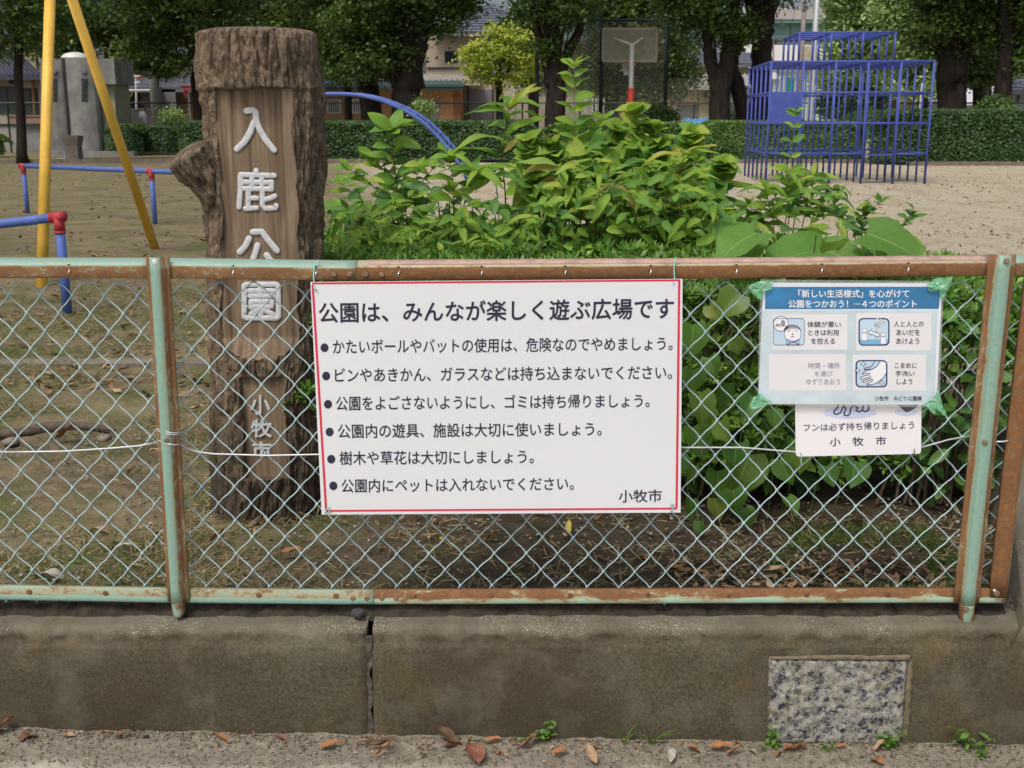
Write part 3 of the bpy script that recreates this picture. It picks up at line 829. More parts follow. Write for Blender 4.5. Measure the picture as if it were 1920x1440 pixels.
# ================================================================ LAMINATED POSTER
YP = 2.572
post_t = thing('laminated_poster', 'laminated blue and white poster with four pictogram boxes taped to the fence by green tape', 'poster')
def paper_mat():
    t = NT('poster_paper'); n = t.noise(4.0, 5, 0.6); n2 = t.noise(11, 4, 0.6, dist=1.5)
    c = t.ramp(n, [(0.3, (0.72, 0.75, 0.80)), (0.7, (0.64, 0.72, 0.80))])
    c = t.mix(t.ramp(n2, [(0.60, 0.0), (0.72, 0.22)]), c, (0.60, 0.55, 0.44))
    t.col(c); t.rough(0.3, 0.4); t.bump(t.noise(7, 4, 0.6, dist=0.8), 0.35, 0.006); return t.m
M_paper = paper_mat()
t = NT('laminate_film'); t.col((0.85, 0.9, 0.88)); t.rough(0.12); t.b.inputs['Alpha'].default_value = 0.14
M_film = t.m
M_blue = plain('blue_print', (0.035, 0.19, 0.40), 0.3, 0.25, 14, spec=0.5)
M_sky = plain('light_blue_print', (0.53, 0.64, 0.70), 0.3, 0.12, 12)
M_box = plain('off_white_print', (0.72, 0.735, 0.76), 0.3, 0.03)
M_mid = plain('mid_blue_print', (0.17, 0.42, 0.66), 0.3, 0.1)
M_lav = plain('pale_icon_blue', (0.50, 0.66, 0.80), 0.3, 0.05)
M_nav = plain('navy_print', (0.02, 0.045, 0.16), 0.35, 0.1)
M_gryp = plain('faded_print', (0.30, 0.29, 0.36), 0.35, 0.1)
M_whp = plain('white_print', (0.80, 0.82, 0.86), 0.3, 0.02)
slab('film', [(1426, 524), (1770, 527), (1761, 764), (1420, 759)], YP + 0.001, 0.0006, M_film, post_t)
slab('paper', [(1431, 530), (1767, 531), (1756, 759), (1422, 757)], YP, 0.0008, M_paper, post_t)
pp = lambda n, poly, m, o_: patch(n, poly, m, post_t, YP, o_, Z4)
pp('header', [(140, 112), (1456, 110), (1440, 276), (138, 278)], M_blue, 0.0003)
pp('background', [(120, 288), (1430, 286), (1410, 985), (90, 985)], M_sky, 0.0002)
pp('box', rrect(192, 318, 756, 585, 12), M_box, 0.0004); pp('box', rrect(822, 310, 1385, 588, 12), M_box, 0.0004)
pp('box', rrect(168, 615, 746, 890, 12), M_box, 0.0004); pp('box', rrect(796, 620, 1345, 890, 12), M_box, 0.0004)
mfp = vplane(YP)
L4 = lambda body, x0, y0, x1, y1, m=M_ink2, bold=0.014: lettering(body, z4q(x0, y0, x1, y1), m, post_t, bold=bold, out=0.0007, mapf=mfp)
L4('「新しい生活様式」を心がけて', 388, 132, 1218, 192, M_whp, 0.016)
L4('公園をつかおう！⋯４つのポイント', 312, 208, 1274, 268, M_whp, 0.016)
L4('体調が悪い', 454, 370, 706, 416); L4('ときは利用', 462, 432, 690, 478); L4('を控える', 483, 495, 662, 541)
L4('人と人との', 1102, 367, 1327, 412); L4('あいだを', 1122, 431, 1298, 476); L4('あけよう', 1120, 496, 1294, 541)
L4('時間・場所', 462, 680, 698, 724, M_gryp, 0.008); L4('を選び', 508, 742, 646, 783, M_gryp, 0.008); L4('ゆずりあおう', 448, 800, 700, 845, M_gryp, 0.008)
L4('こまめに', 1110, 680, 1274, 722); L4('手洗い', 1115, 740, 1260, 782); L4('しよう', 1125, 800, 1242, 843)
L4('小牧市　みどり公園課', 960, 930, 1312, 966)
rb = lambda n, lines, w, m, o_, closed=False: ribbons(n, lines, w, m, post_t, YP, o_, Z4, closed)
# pictogram 1: unwell person thinking of a park
pp('pictogram', rrect(200, 348, 432, 548, 22), M_lav, 0.0006)
rb('pictogram_line', [rrect(200, 348, 432, 548, 22)], 0.8, M_nav, 0.0012, True)
pp('pictogram', circ(345, 465, 63), M_whp, 0.0008); rb('pictogram_line', [circ(345, 465, 63)], 0.8, M_nav, 0.0012, True)
pp('pictogram', circ(343, 448, 66, 55, a0=188, a1=352) + [(375, 425), (325, 425)], M_gryp, 0.0010)
pp('pictogram', circ(257, 388, 56), M_whp, 0.0010); rb('pictogram_line', [circ(257, 388, 56)], 0.8, M_nav, 0.0014, True)
pp('pictogram', circ(273, 382, 17, 22), M_gryp, 0.0013)
rb('pictogram_line', [[(215, 405), (298, 405)], [(220, 392), (255, 392)], [(225, 392), (225, 405)], [(240, 392), (240, 405)],
    [(305, 445), (318, 437), (330, 436)], [(365, 437), (378, 445)], [(345, 455), (340, 470), (348, 472)], [(333, 488), (345, 482), (358, 488)],
    [(300, 505), (345, 520), (392, 545)], [(392, 505), (345, 522), (302, 545)], [(300, 520), (300, 546), (392, 546), (392, 520)]], 1.0, M_nav, 0.0014)
# pictogram 2: two people sitting apart
pp('pictogram', rrect(838, 345, 1072, 553, 36), M_nav, 0.0006); pp('pictogram', rrect(849, 355, 1061, 544, 28), M_lav, 0.0008)
pp('pictogram', [(850, 505), (1060, 505), (1058, 525), (1040, 543), (868, 543), (850, 525)], M_mid, 0.0010)
for cx, cy, s in ((883, 438, 1.0), (1025, 468, 0.95)):
    pp('pictogram', circ(cx, cy, 17 * s), M_whp, 0.0012); pp('pictogram', rrect(cx - 22 * s, cy + 20 * s, cx + 22 * s, cy + 76 * s, 8), M_whp, 0.0011)
    rb('pictogram_line', [circ(cx, cy, 17 * s)], 0.7, M_gryp, 0.0015, True)
    rb('pictogram_line', [rrect(cx - 22 * s, cy + 20 * s, cx + 22 * s, cy + 76 * s, 8)], 0.7, M_gryp, 0.0015, True)
pp('pictogram', [(912, 452), (938, 430), (938, 443), (975, 458), (975, 447), (1002, 480), (965, 490), (970, 478), (932, 463), (932, 475)], M_whp, 0.0013)
rb('pictogram_line', [[(912, 452), (938, 430), (938, 443), (975, 458), (975, 447), (1002, 480), (965, 490), (970, 478), (932, 463), (932, 475)]], 0.8, M_nav, 0.0016, True)
rnd_ = random.Random(4)
for k in range(22):
    x, y = 985 + rnd_.gauss(0, 24), 400 + rnd_.gauss(0, 26)
    pp('pictogram', circ(x, y, 9, 7, 6), M_whp, 0.0010 + k * 0.00001); rb('pictogram_line', [circ(x, y, 9, 7, 6)], 0.5, M_gryp, 0.0012, True)
# pictogram 3: washing hands
pp('pictogram', rrect(816, 660, 1056, 866, 36), M_nav, 0.0006); pp('pictogram', rrect(827, 670, 1045, 856, 28), M_lav, 0.0008)
pp('pictogram', [(865, 765), (905, 735), (960, 720), (1000, 672), (1044, 680), (1044, 770), (1000, 820), (950, 848), (880, 830), (855, 800)], M_whp, 0.0010)
rb('pictogram_line', [[(960, 672), (935, 708), (885, 722), (880, 733), (945, 728), (975, 710), (1000, 672)], [(945, 728), (905, 738), (870, 758), (868, 768), (925, 757)],
    [(925, 770), (865, 783), (852, 795), (862, 805), (930, 785)], [(935, 795), (870, 815), (872, 828), (945, 806)], [(950, 815), (900, 838), (905, 850), (965, 838), (1020, 800), (1044, 765)]], 1.3, M_nav, 0.0014)
for x, y in ((876, 690), (832, 738), (1012, 832)):
    s = [(x, y - 22), (x + 6, y - 6), (x + 22, y), (x + 6, y + 6), (x, y + 22), (x - 6, y + 6), (x - 22, y), (x - 6, y - 6)]
    pp('pictogram', s, M_whp, 0.0016); rb('pictogram_line', [s], 0.7, M_nav, 0.0018, True)
# crumpled green tape at the corners
t = NT('green_tape'); t.col(t.ramp(t.noise(30), [(0.3, (0.12, 0.42, 0.22)), (0.7, (0.28, 0.62, 0.38))])); t.rough(0.35); t.b.inputs['Alpha'].default_value = 0.88
t.b.inputs['Transmission Weight'].default_value = 0.15; M_tape = t.m
for k, poly in enumerate(([(1402, 537), (1420, 527), (1449, 524), (1446, 541), (1432, 549), (1427, 562), (1412, 552)], [(1738, 536), (1750, 523), (1785, 521), (1778, 545), (1771, 552), (1768, 566), (1760, 546), (1742, 546)],
                          [(1404, 767), (1412, 745), (1425, 738), (1448, 753), (1430, 762)], [(1732, 758), (1750, 746), (1760, 729), (1768, 760), (1775, 782), (1756, 768), (1750, 777)])):
    cx = sum(p[0] for p in poly) / len(poly); cy = sum(p[1] for p in poly) / len(poly); rr_ = random.Random(k)
    ring = []; N = len(poly) * 3
    for i in range(len(poly)):
        a, b = poly[i], poly[(i + 1) % len(poly)]
        for q in range(3): ring.append((a[0] + (b[0] - a[0]) * q / 3, a[1] + (b[1] - a[1]) * q / 3))
    vs = []; fs = []
    levels = (1.0, 0.72, 0.42, 0.0)
    for li, lv in enumerate(levels[:-1]):
        for i, p in enumerate(ring):
            jx, jy = rr_.uniform(-1.6, 1.6), rr_.uniform(-1.6, 1.6)
            vs.append(P(cx + (p[0] - cx) * lv + jx, cy + (p[1] - cy) * lv + jy, YP - 0.003 - rr_.uniform(0, 0.008)))
    vs.append(P(cx, cy, YP - 0.008))
    for li in range(2):
        for i in range(N): fs.append((li * N + i, li * N + (i + 1) % N, (li + 1) * N + (i + 1) % N, (li + 1) * N + i))
    fs += [(2 * N + i, 2 * N + (i + 1) % N, 3 * N) for i in range(N)]
    mb = MB(); mb.add(vs, fs); mb.build('green_tape', M_tape, post_t)

# ================================================================ TOWN BEHIND THE PARK
def W(px, py, Y): return P(px, py, Y)
def pbox(name, x0, y0, x1, y1, Y, dep, mt, parent, ground=False, uvw=None):
    """box whose front face covers the pixels (x0,y0)-(x1,y1) at distance Y"""
    a, b = P(x0, y1, Y), P(x1, y0, Y)
    mb = MB(); mb.mm((a.x, Y, -0.1 if ground else a.z), (b.x, Y + dep, b.z)); return mb.build(name, mt, parent)
def bwin(parent, x0, y0, x1, y1, Y, frame, glass, bars=0, proud=0.05, fw=0.06):
    a, b = P(x0, y1, Y), P(x1, y0, Y); mb = MB(); yf = Y - proud
    mb.mm((a.x, yf, a.z), (b.x, Y - 0.002, a.z + fw)); mb.mm((a.x, yf, b.z - fw), (b.x, Y - 0.002, b.z))
    mb.mm((a.x, yf + .001, a.z + fw), (a.x + fw, Y - 0.002, b.z - fw)); mb.mm((b.x - fw, yf + .001, a.z + fw), (b.x, Y - 0.002, b.z - fw))
    for k in range(bars):
        x = a.x + (b.x - a.x) * (k + 1) / (bars + 1); mb.mm((x - 0.018, yf + .003, a.z + fw), (x + 0.018, Y - 0.01, b.z - fw))
    f = mb.build('window', frame, parent)
    mb = MB(); mb.mm((a.x + fw * .5, Y - 0.012, a.z + fw * .5), (b.x - fw * .5, Y - 0.004, b.z - fw * .5)); mb.build('pane', glass, f)
    return f
def ribroof(name, x0, x1, ye, yr, Y0, Y1, mt, parent, ribs=10, rows=0, xr0=None, xr1=None):
    """roof slope rising away: eave line pixel y=ye at Y0, ridge pixel y=yr at Y1; with standing ribs or overlapping tile rows"""
    e0, e1 = P(x0, ye, Y0), P(x1, ye, Y0); r0, r1 = P(x0 if xr0 is None else xr0, yr, Y1), P(x1 if xr1 is None else xr1, yr, Y1)
    mb = MB(); mb.prism([e0, e1, r1, r0], (0, 0, -0.15))
    n = (e1 - e0).cross(r0 - e0).normalized()
    if n.z < 0: n = -n
    for k in range(ribs + 1):
        t = k / ribs; a = e0.lerp(e1, t); b = r0.lerp(r1, t); s = Vector((0.05, 0, 0)); mb.prism([a - s, a + s, b + s, b - s], n * 0.07)
    for k in range(rows):
        t = (k + 0.05) / rows; t2 = (k + .55) / rows
        q = [e0.lerp(r0, t), e1.lerp(r1, t), e1.lerp(r1, t2), e0.lerp(r0, t2)]; mb.prism([p + n * 0.02 for p in q], n * 0.09)
    return mb.build(name, mt, parent)
m_beige = plain('beige_render', (0.40, 0.35, 0.27), 0.85, 0.08, 1.5); m_cream = plain('cream_render', (0.62, 0.55, 0.38), 0.85, 0.06, 1.5)
m_white = plain('white_render', (0.72, 0.71, 0.68), 0.8, 0.06, 1.5); m_orange = plain('orange_render', (0.42, 0.22, 0.11), 0.85, 0.08, 1.5)
m_brick = plain('brown_brick', (0.26, 0.11, 0.05), 0.85, 0.15, 6); m_grey = plain('grey_panel', (0.20, 0.19, 0.20), 0.8, 0.1, 2)
m_tile = plain('grey_roof_tile', (0.13, 0.14, 0.17), 0.45, 0.3, 4, spec=0.6); m_slate = plain('dark_slate', (0.05, 0.05, 0.07), 0.6, 0.2, 4)
m_teal = plain('teal_sheet', (0.05, 0.10, 0.10), 0.5, 0.15, 3); m_metal = plain('beige_metal_roof', (0.36, 0.33, 0.28), 0.5, 0.08, 3)
m_glass = plain('dark_glass', (0.02, 0.03, 0.04), 0.12, 0.2, 2, spec=0.8); m_frame = plain('white_frame', (0.66, 0.66, 0.66), 0.5, 0.05)
m_dkframe = plain('dark_frame', (0.03, 0.03, 0.035), 0.5); m_pink = plain('pink_block', (0.33, 0.21, 0.17), 0.85, 0.15, 3); m_block = plain('pale_block', (0.36, 0.36, 0.33), 0.85, 0.12, 3)
m_green = plain('store_green', (0.02, 0.20, 0.13), 0.6); m_brg = plain('bridge_green', (0.09, 0.19, 0.17), 0.6, 0.1, 0.3); m_brc = plain('bridge_concrete', (0.38, 0.37, 0.35), 0.85, 0.12, 0.4)
m_polec = plain('pole_concrete', (0.24, 0.21, 0.19), 0.85, 0.15, 3)

# grey public toilet block with two rounded bays
def toilet_mat():
    t = NT('weathered_toilet_concrete'); n = t.noise(1.6, 6, 0.65); s_ = t.noise(1.0, 5, 0.6, vec=t.mapping((3, 3, .5)))
    c = t.ramp(n, [(0.3, (0.13, 0.13, 0.13)), (0.6, (0.26, 0.26, 0.25)), (0.8, (0.31, 0.31, 0.29))]); c = t.mix(t.ramp(s_, [(0.48, 0.0), (0.7, 0.5)]), c, (0.09, 0.09, 0.085))
    t.col(c); t.rough(0.9); t.bump(n, 0.2, 0.02); return t.m
m_toil = toilet_mat()
tb = thing('toilet_block', 'grey concrete public toilet with two rounded bays, a small dome and slit glass-block windows', 'building')
YT = 40.0
def plan_wall(name, pxs, y_top, bul, mt):
    pts = []
    a, b = P(pxs[0], 200, YT).x, P(pxs[1], 200, YT).x
    n = 16
    for i in range(n + 1):
        t = i / n; pts.append((a + (b - a) * t, YT + 0.3 - bul * math.sqrt(max(0, 1 - (2 * t - 1) ** 2))))
    zt = P(0, y_top, YT).z
    poly = [Vector((x, y, -0.1)) for x, y in pts] + [Vector((b, YT + 2.5, -0.1)), Vector((a, YT + 2.5, -0.1))]
    mb = MB(); mb.prism(poly, (0, 0, zt + 0.1)); return mb.build(name, mt, tb)
plan_wall('rounded_bay', (74, 121.4), 109, 0.20, m_toil); plan_wall('rounded_bay', (121.9, 180), 108, 0.24, m_toil)
pbox('recessed_wall', 181, 112, 197, 290, YT + 0.7, 1.8, m_toil, tb, True); pbox('lintel', 180, 110, 213, 158, YT + 0.3, 2.0, m_toil, tb)
pbox('side_wall', 198, 159, 213, 290, YT + 0.6, 1.6, plain('yellowish_concrete', (0.33, 0.32, 0.22), 0.9), tb, True)
for cx in (102, 158):
    yy = YT + 0.07
    for k in range(5):
        y0 = 146 + k * 9; pbox('glass_block', cx - 4.5, y0 + 1, cx + 4.5, y0 + 8.2, YT + (0.09 if cx == 102 else 0.045), 0.1, m_glass, tb)
    mb = MB(); c = P(cx - 2, 134, YT); mb.tube([(c.x, YT + 0.2, c.z), (c.x, YT + 0.05, c.z)], 0.10, 16); mb.tube([(c.x, YT + 0.06, c.z), (c.x, YT + 0.03, c.z)], 0.075, 16); mb.build('round_vent', plain('vent_metal', (0.16, 0.16, 0.16), 0.6), tb)
mb = MB(); mb.tube([P(121, 110, YT + .2), P(124, 160, YT + .2), P(129, 252, YT + .15)], 0.035, 8); mb.build('drain_pipe', m_dkframe, tb)
c = P(141, 109, YT + 1); vs = []
for i in range(7):
    for j in range(20):
        a, b = R(90) * i / 6, 2 * math.pi * j / 20; vs.append((c.x + math.cos(a) * math.cos(b) * 0.47, c.y + math.cos(a) * math.sin(b) * .47, c.z + math.sin(a) * 0.21))
mb = MB(); mb.add(vs, [tuple(f) for f in grid_faces(7, 20, True).tolist()]); mb.build('dome', plain('dome_plastic', (0.62, 0.64, 0.60), 0.3), tb, smooth=True)
pbox('plinth', 80, 284, 250, 296, YT - 0.6, 0.5, m_toil, tb, True)
df = thing('drinking_fountain', 'small tapered concrete drinking fountain in front of the toilet block', 'fountain')
YD_ = 36.5; a, b = P(140, 300, YD_), P(140, 254, YD_)
mb = MB(); zt = b.z; w0, w1 = 0.21, 0.25
vs = [(a.x + sx * w, YD_ + sy * w, z) for w, z in ((w0, -0.05), (w0 * .95, zt * .55), (w1, zt - 0.1), (w1, zt)) for sx, sy in ((-1, -1), (1, -1), (1, 1), (-1, 1))]
fs = [(k * 4 + j, k * 4 + (j + 1) % 4, k * 4 + 4 + (j + 1) % 4, k * 4 + 4 + j) for k in range(3) for j in range(4)] + [(12, 13, 14, 15)]
mb.add(vs, fs); mb.build('pedestal', plain('fountain_stone', (0.21, 0.185, 0.15), 0.9, 0.2, 6), df)
mb = MB(); mb.tube([(a.x, YD_, zt), (a.x, YD_, zt + .08), (a.x + .02, YD_ - .04, zt + .14)], 0.022, 8); mb.tube([(a.x - .03, YD_ + .05, zt), (a.x - .03, YD_ + .05, zt + .07)], 0.02, 8); mb.build('tap', M_galv, df)
for px, lab in ((122, 'flat pale stone slab left of the drinking fountain'), (168, 'flat pale stone slab right of the drinking fountain')):
    mb = MB(); g = G(px, 298, 0); mb.mm((g.x - .2, g.y - .15, -0.02), (g.x + .2, g.y + .15, 0.04)); tag(mb.build('stone_slab', m_block), lab, 'slab')

# left edge: dark-roofed house, block wall, planter
h = thing('house', 'beige house with a dark slate roof at the left edge, behind the slim tree', 'house')
pbox('wall', -120, 141, 77, 300, 50, 6, m_beige, h, True)
ribroof('roof', -130, 79, 143, 95, 49.3, 54, m_slate, h, 24, 0, xr1=28)
bwin(h, -20, 162, 31, 214, 50, m_dkframe, m_glass, 2); bwin(h, 47, 165, 70, 238, 50, m_dkframe, m_glass, 1); pbox('vent', 17, 150, 28, 157, 49.9, 0.1, m_dkframe, h)
mb = MB(); mb.tube([P(61, 143, 49.8), P(66, 240, 49.8)], 0.05, 6); mb.build('drain_pipe', m_brick, h)
h = thing('house', 'taller cream house wall rising behind the dark slate roof', 'house'); pbox('wall', -60, 60, 62, 300, 62, 6, m_cream, h, True)
ribroof('roof', -64, 66, 64, 40, 61.2, 65, m_tile, h, 18)
w_ = thing('garden_wall', 'pale block garden wall below the pinkish planter at the left edge', 'wall'); pbox('wall_face', -80, 236, 30, 300, 45, .2, m_block, w_, True); pbox('wall_face', 31, 236, 78, 300, 45.1, .2, plain('ribbed_block', (0.27, 0.28, 0.28), 0.9), w_, True)
pbox('coping', -80, 232, 78, 236, 44.95, .3, m_dkframe, w_)
pl = thing('brick_planter', 'pinkish brick planter box on top of the pale block wall', 'planter'); pbox('box', 15, 218, 77, 231.5, 45, .5, m_pink, pl); pbox('rim', 13, 216, 79, 218.2, 44.95, .6, m_pink, pl)

# tiled houses between toilet block and log post
h = thing('house', 'old house with wavy grey tiled roofs and a steel carport right of the toilet block', 'house')
pbox('wall', 200, 162, 292, 228, 58, 5, m_grey, h, True)
ribroof('roof', 196, 292, 167, 143, 57, 62, m_tile, h, 16, 6); ribroof('upper_roof', 150, 262, 148, 110, 60.5, 66, m_tile, h, 18, 7, xr1=235)
mb = MB(); mb.prism([P(222, 124, 60.3), P(273, 147, 60.3), P(273, 152, 60.3), P(222, 131, 60.3)], (0, .2, 0)); mb.build('barge_board', m_brick, h)
pbox('dark_opening', 236, 172, 262, 205, 57.95, .05, m_dkframe, h); pbox('shutter', 295, 166, 328, 228, 59, 3, plain('steel_shutter', (0.16, 0.16, 0.17), 0.6), h, True)
cp = thing('carport', 'thin pale steel carport frame right of the toilet block', 'carport')
mb = MB()
for x0, y0, x1, y1 in ((217, 143, 217, 228), (255, 143, 256, 228), (213, 143, 262, 143), (213, 169, 290, 169), (217, 160, 262, 154), (288, 155, 288, 228)): mb.tube([P(x0, y0, 54), P(x1, y1, 54)], 0.045, 6)
mb.build('frame', m_frame, cp)
h = thing('house', 'orange-brown house end with a tiled roof behind the red stop sign', 'house')
pbox('wall', 326, 166, 470, 232, 60, 5, m_orange, h, True); ribroof('roof', 300, 480, 167, 150, 59, 63, m_tile, h, 26, 4); pbox('door', 332, 192, 352, 230, 59.95, .05, plain('tan_door', (0.46, 0.30, 0.16), 0.7), h)
w_ = thing('low_wall', 'low grey wall behind the walking person', 'wall'); pbox('wall_face', 219, 206, 262, 230, 50, .2, m_grey, w_, True); pbox('coping', 219, 203.5, 290, 206, 49.95, .25, m_block, w_)
pw = thing('bush_pot_plant', 'leggy green plant in a brown tub in front of the old tiled house', 'plant')
mb = MB(); mb.tube([P(231, 208, 53), P(231, 195, 53), P(231, 183, 53)], [0.2, 0.24, 0.26], 12); mb.build('tub', m_brick, pw)
mb = MB(); mb.tube([P(238, 205, 53), P(242, 185, 53), P(250, 172, 53)], [0.05, 0.04, .02], 6); mb.build('stem', plain('yellow_green_leaf', (0.18, 0.24, 0.05), 0.7), pw)

# middle: orange house, beige houses
h = thing('house', 'orange house with white barred windows behind the blue arch', 'house')
pbox('wall', 560, 157, 850, 232, 58, 6, m_orange, h, True); pbox('corner', 850.3, 157, 862, 232, 57.98, 5, m_brick, h, True)
ribroof('roof', 555, 868, 163, 151, 57.2, 60.5, m_teal, h, 30)
pbox('fascia', 780, 157.5, 866, 162.5, 57.1, .1, m_teal, h)
bwin(h, 613, 186, 639, 213, 58, m_frame, m_glass, 6, 0.12); bwin(h, 660, 186, 677, 213, 58, m_frame, m_glass, 4, 0.12); pbox('wall_panel', 795, 189, 823, 225, 57.94, .06, m_grey, h)
h = thing('house', 'beige two-storey house with a grey hipped tile roof behind the golden tree', 'house')
pbox('upper_wall', 800, 58, 1010, 141, 64, 7, m_beige, h); pbox('lower_wall', 862.5, 141, 1150, 232, 62.5, 8, m_beige, h, True)
pbox('corner_trim', 878, 88, 884, 127, 63.95, .1, m_brick, h)
ribroof('lean_to_roof', 780, 900, 154.5, 141, 60.5, 63.9, m_metal, h, 22)
ribroof('roof', 800, 1018, 62, 10, 63, 69, m_tile, h, 4, 11, xr0=915, xr1=930)
mb = MB(); mb.tube([P(800, 60, 62.9), P(922, 8, 69)], 0.13, 6); mb.tube([P(1018, 60, 62.9), P(922, 8, 69)], 0.13, 6); mb.build('ridge_tiles', m_tile, h)
bwin(h, 834, 96, 858, 118, 64, m_dkframe, m_glass, 0); pbox('belt', 800, 126, 1010, 128.5, 63.9, .1, m_dkframe, h)
bwin(h, 990, 167, 1004, 212, 62.5, m_dkframe, m_glass, 0); pbox('eave', 975, 149, 1150, 154, 62.1, .5, m_slate, h); pbox('grey_panel', 880, 168, 923, 228, 62.45, .05, m_grey, h)
for x in (877.5, 924): pbox('post', x - 1.3, 155, x + 1.3, 228, 62.3, .1, m_dkframe, h)
mb = MB(); mb.tube([P(963.5, 168, 62.4), P(963.5, 215, 62.4)], 0.04, 6); mb.build('drain_pipe', m_frame, h)
pbox('wall_vent', 969, 168, 975, 176, 62.35, .15, m_grey, h)
for x0, x1 in ((1096, 1102), (1110, 1118)): bwin(h, x0, 178, x1, 218, 62.5, m_frame, m_glass, 0)
h = thing('house', 'long cream house with a brown-shuttered garage opening behind the basketball hoop', 'house')
pbox('wall', 1180, 160, 1410, 232, 60, 6, m_cream, h, True); ribroof('roof', 1175, 1415, 163, 140, 59.3, 63, m_metal, h, 26); pbox('shutter', 1271, 199, 1311, 222, 59.93, .07, m_grey, h); pbox('lintel', 1268, 196.5, 1313, 199, 59.9, .1, m_brick, h)
pbox('wall_vent', 1258, 189, 1263, 193, 59.85, .15, m_dkframe, h); bwin(h, 1155 + 30, 180, 1200, 210, 60, m_frame, m_glass, 0)
h = thing('house', 'beige upper-storey house seen between the dark forked tree and the curved trunk', 'house')
pbox('wall', 1296, 118, 1405, 162, 70, 6, m_beige, h, True); ribroof('roof', 1290, 1412, 121, 100, 69, 73, m_tile, h, 12, 5); bwin(h, 1370, 132, 1383, 150, 70, m_frame, m_glass, 0); bwin(h, 1312, 134, 1324, 152, 70, m_frame, m_glass, 0)
h = thing('house', 'small white-walled house with a dark gabled tile roof left of the curved trunk', 'house')
mb = MB(); mb.prism([P(1360, 232, 56), P(1420, 232, 56), P(1420, 176, 56), P(1388, 160, 56), P(1360, 176, 56)], (0, 5, 0)); mb.build('wall', m_white, h)
mb = MB(); mb.prism([P(1350, 180, 55.4), P(1388, 159, 55.4), P(1388, 155, 55.4), P(1350, 174, 55.4)], (0, 6, 0)); mb.prism([P(1388, 159, 55.39), P(1426, 180, 55.39), P(1426, 174, 55.39), P(1388, 155, 55.39)], (0, 6, 0)); mb.build('roof', m_slate, h)
pbox('grey_base', 1362, 194, 1418, 210, 55.9, .1, m_grey, h)
h = thing('building', 'large white industrial building right of the pale trunk pair, below the bridge', 'building')
pbox('wall', 1380, 84, 1560, 232, 105, 12, m_white, h, True)
for k in range(3): bwin(h, 1440 + k * 4, 93, 1442.8 + k * 4, 101, 105, m_frame, m_glass, 0, fw=.02)
pbox('beige_bay', 1500, 86, 1520, 232, 104.5, .5, m_beige, h, True)
h = thing('shop_building', 'low shop with white walls and green panels seen through the jungle gym', 'building')
pbox('wall', 1432, 132, 1640, 232, 90, 10, plain('mint_wall', (0.45, 0.58, 0.50), 0.8), h, True); pbox('green_panel', 1473, 146, 1490, 172, 89.9, .1, m_green, h); pbox('roof_edge', 1430, 129, 1642, 133, 89.6, .4, m_frame, h)
for x in (1452, 1461, 1469): pbox('column', x - 1.3, 142, x + 1.3, 175, 89.7, .2, m_frame, h)
bwin(h, 1441, 150, 1448, 172, 90, m_frame, m_glass, 0); bwin(h, 1497, 150, 1504, 168, 90, m_frame, m_glass, 0)
mb = MB(); mb.prism([P(1440, 148, 89.5), P(1452, 134, 89.5), P(1464, 148, 89.5)], (0, .4, 0)); mb.build('gable', m_frame, h)
pbox('green_base', 1500, 172, 1520, 180, 89.8, .1, m_green, h)
c_ = thing('container', 'beige storage container behind the right side of the jungle gym', 'container'); pbox('body', 1642, 183, 1702, 214, 70, 2.5, plain('beige_steel', (0.44, 0.35, 0.24), 0.7, .08), c_, True); pbox('roof_edge', 1640, 181.5, 1704, 183.5, 69.9, 2.8, m_grey, c_)
g_ = thing('green_shed', 'small green shed left of the beige container', 'shed'); pbox('body', 1632, 178, 1641, 214, 71, 2.5, m_green, g_, True); pbox('roof_edge', 1631, 176, 1642, 178, 70.9, 2.6, m_frame, g_)
v_ = thing('vending_machine', 'red vending machine right of the beige container', 'vending machine'); pbox('body', 1698, 179, 1711, 214, 66, .8, plain('red_steel', (0.42, 0.02, 0.02), 0.4), v_, True); pbox('window', 1700, 181, 1709, 188, 65.95, .05, m_pink, v_)
# far white roofs
for (x0, x1, ye, yr, lab) in ((1712, 1800, 186, 160, 'long white-roofed shed just left of the massive tree'), (1795, 1885, 192, 163, 'white-roofed shed between the massive tree and the leaning trunk')):
    h = thing('shed', lab, 'shed'); pbox('wall', x0, ye, x1, 212, 80, 5, m_block, h, True); ribroof('roof', x0 - 2, x1 + 2, ye + 1, yr, 79, 86, plain('white_sheet_roof', (0.62, 0.60, 0.64), 0.5, .06), h, 12)
h = thing('house', 'greenish clapboard house at the right edge behind the leaning trunk', 'house')
pbox('wall', 1888, 168, 2000, 232, 64, 5, plain('green_clapboard', (0.34, 0.40, 0.36), 0.8), h, True); ribroof('roof', 1884, 2004, 172, 150, 63.4, 67, m_tile, h, 10, 4); bwin(h, 1905, 178, 1912, 192, 64, m_dkframe, m_glass, 0)
mb = MB()
for k in range(10): y = 174 + k * 5; a, b = P(1888, y, 64), P(2000, y, 64); mb.mm((a.x, 63.95, a.z - .02), (b.x, 64, a.z + .02))
mb.build('boards', m_grey, h)
tp = thing('tarpaulin', 'bright blue tarpaulin lying behind the hedge under the cream house', 'tarpaulin')
mb = MB(); g0, g1 = P(1285, 226, 43), P(1347, 221, 43); vs = [(g0.x + (g1.x - g0.x) * i / 14, 43 + j * .5, (g0.z + 0.03 + .08 * float(vnoise(i * 1.3, j * 2.1, 1))) if j else 0.8) for i in range(15) for j in range(3)]
mb.add(vs, [tuple(f) for f in grid_faces(15, 3).tolist()]); mb.build('sheet', plain('blue_tarp', (0.10, 0.34, 0.62), 0.5), tp)
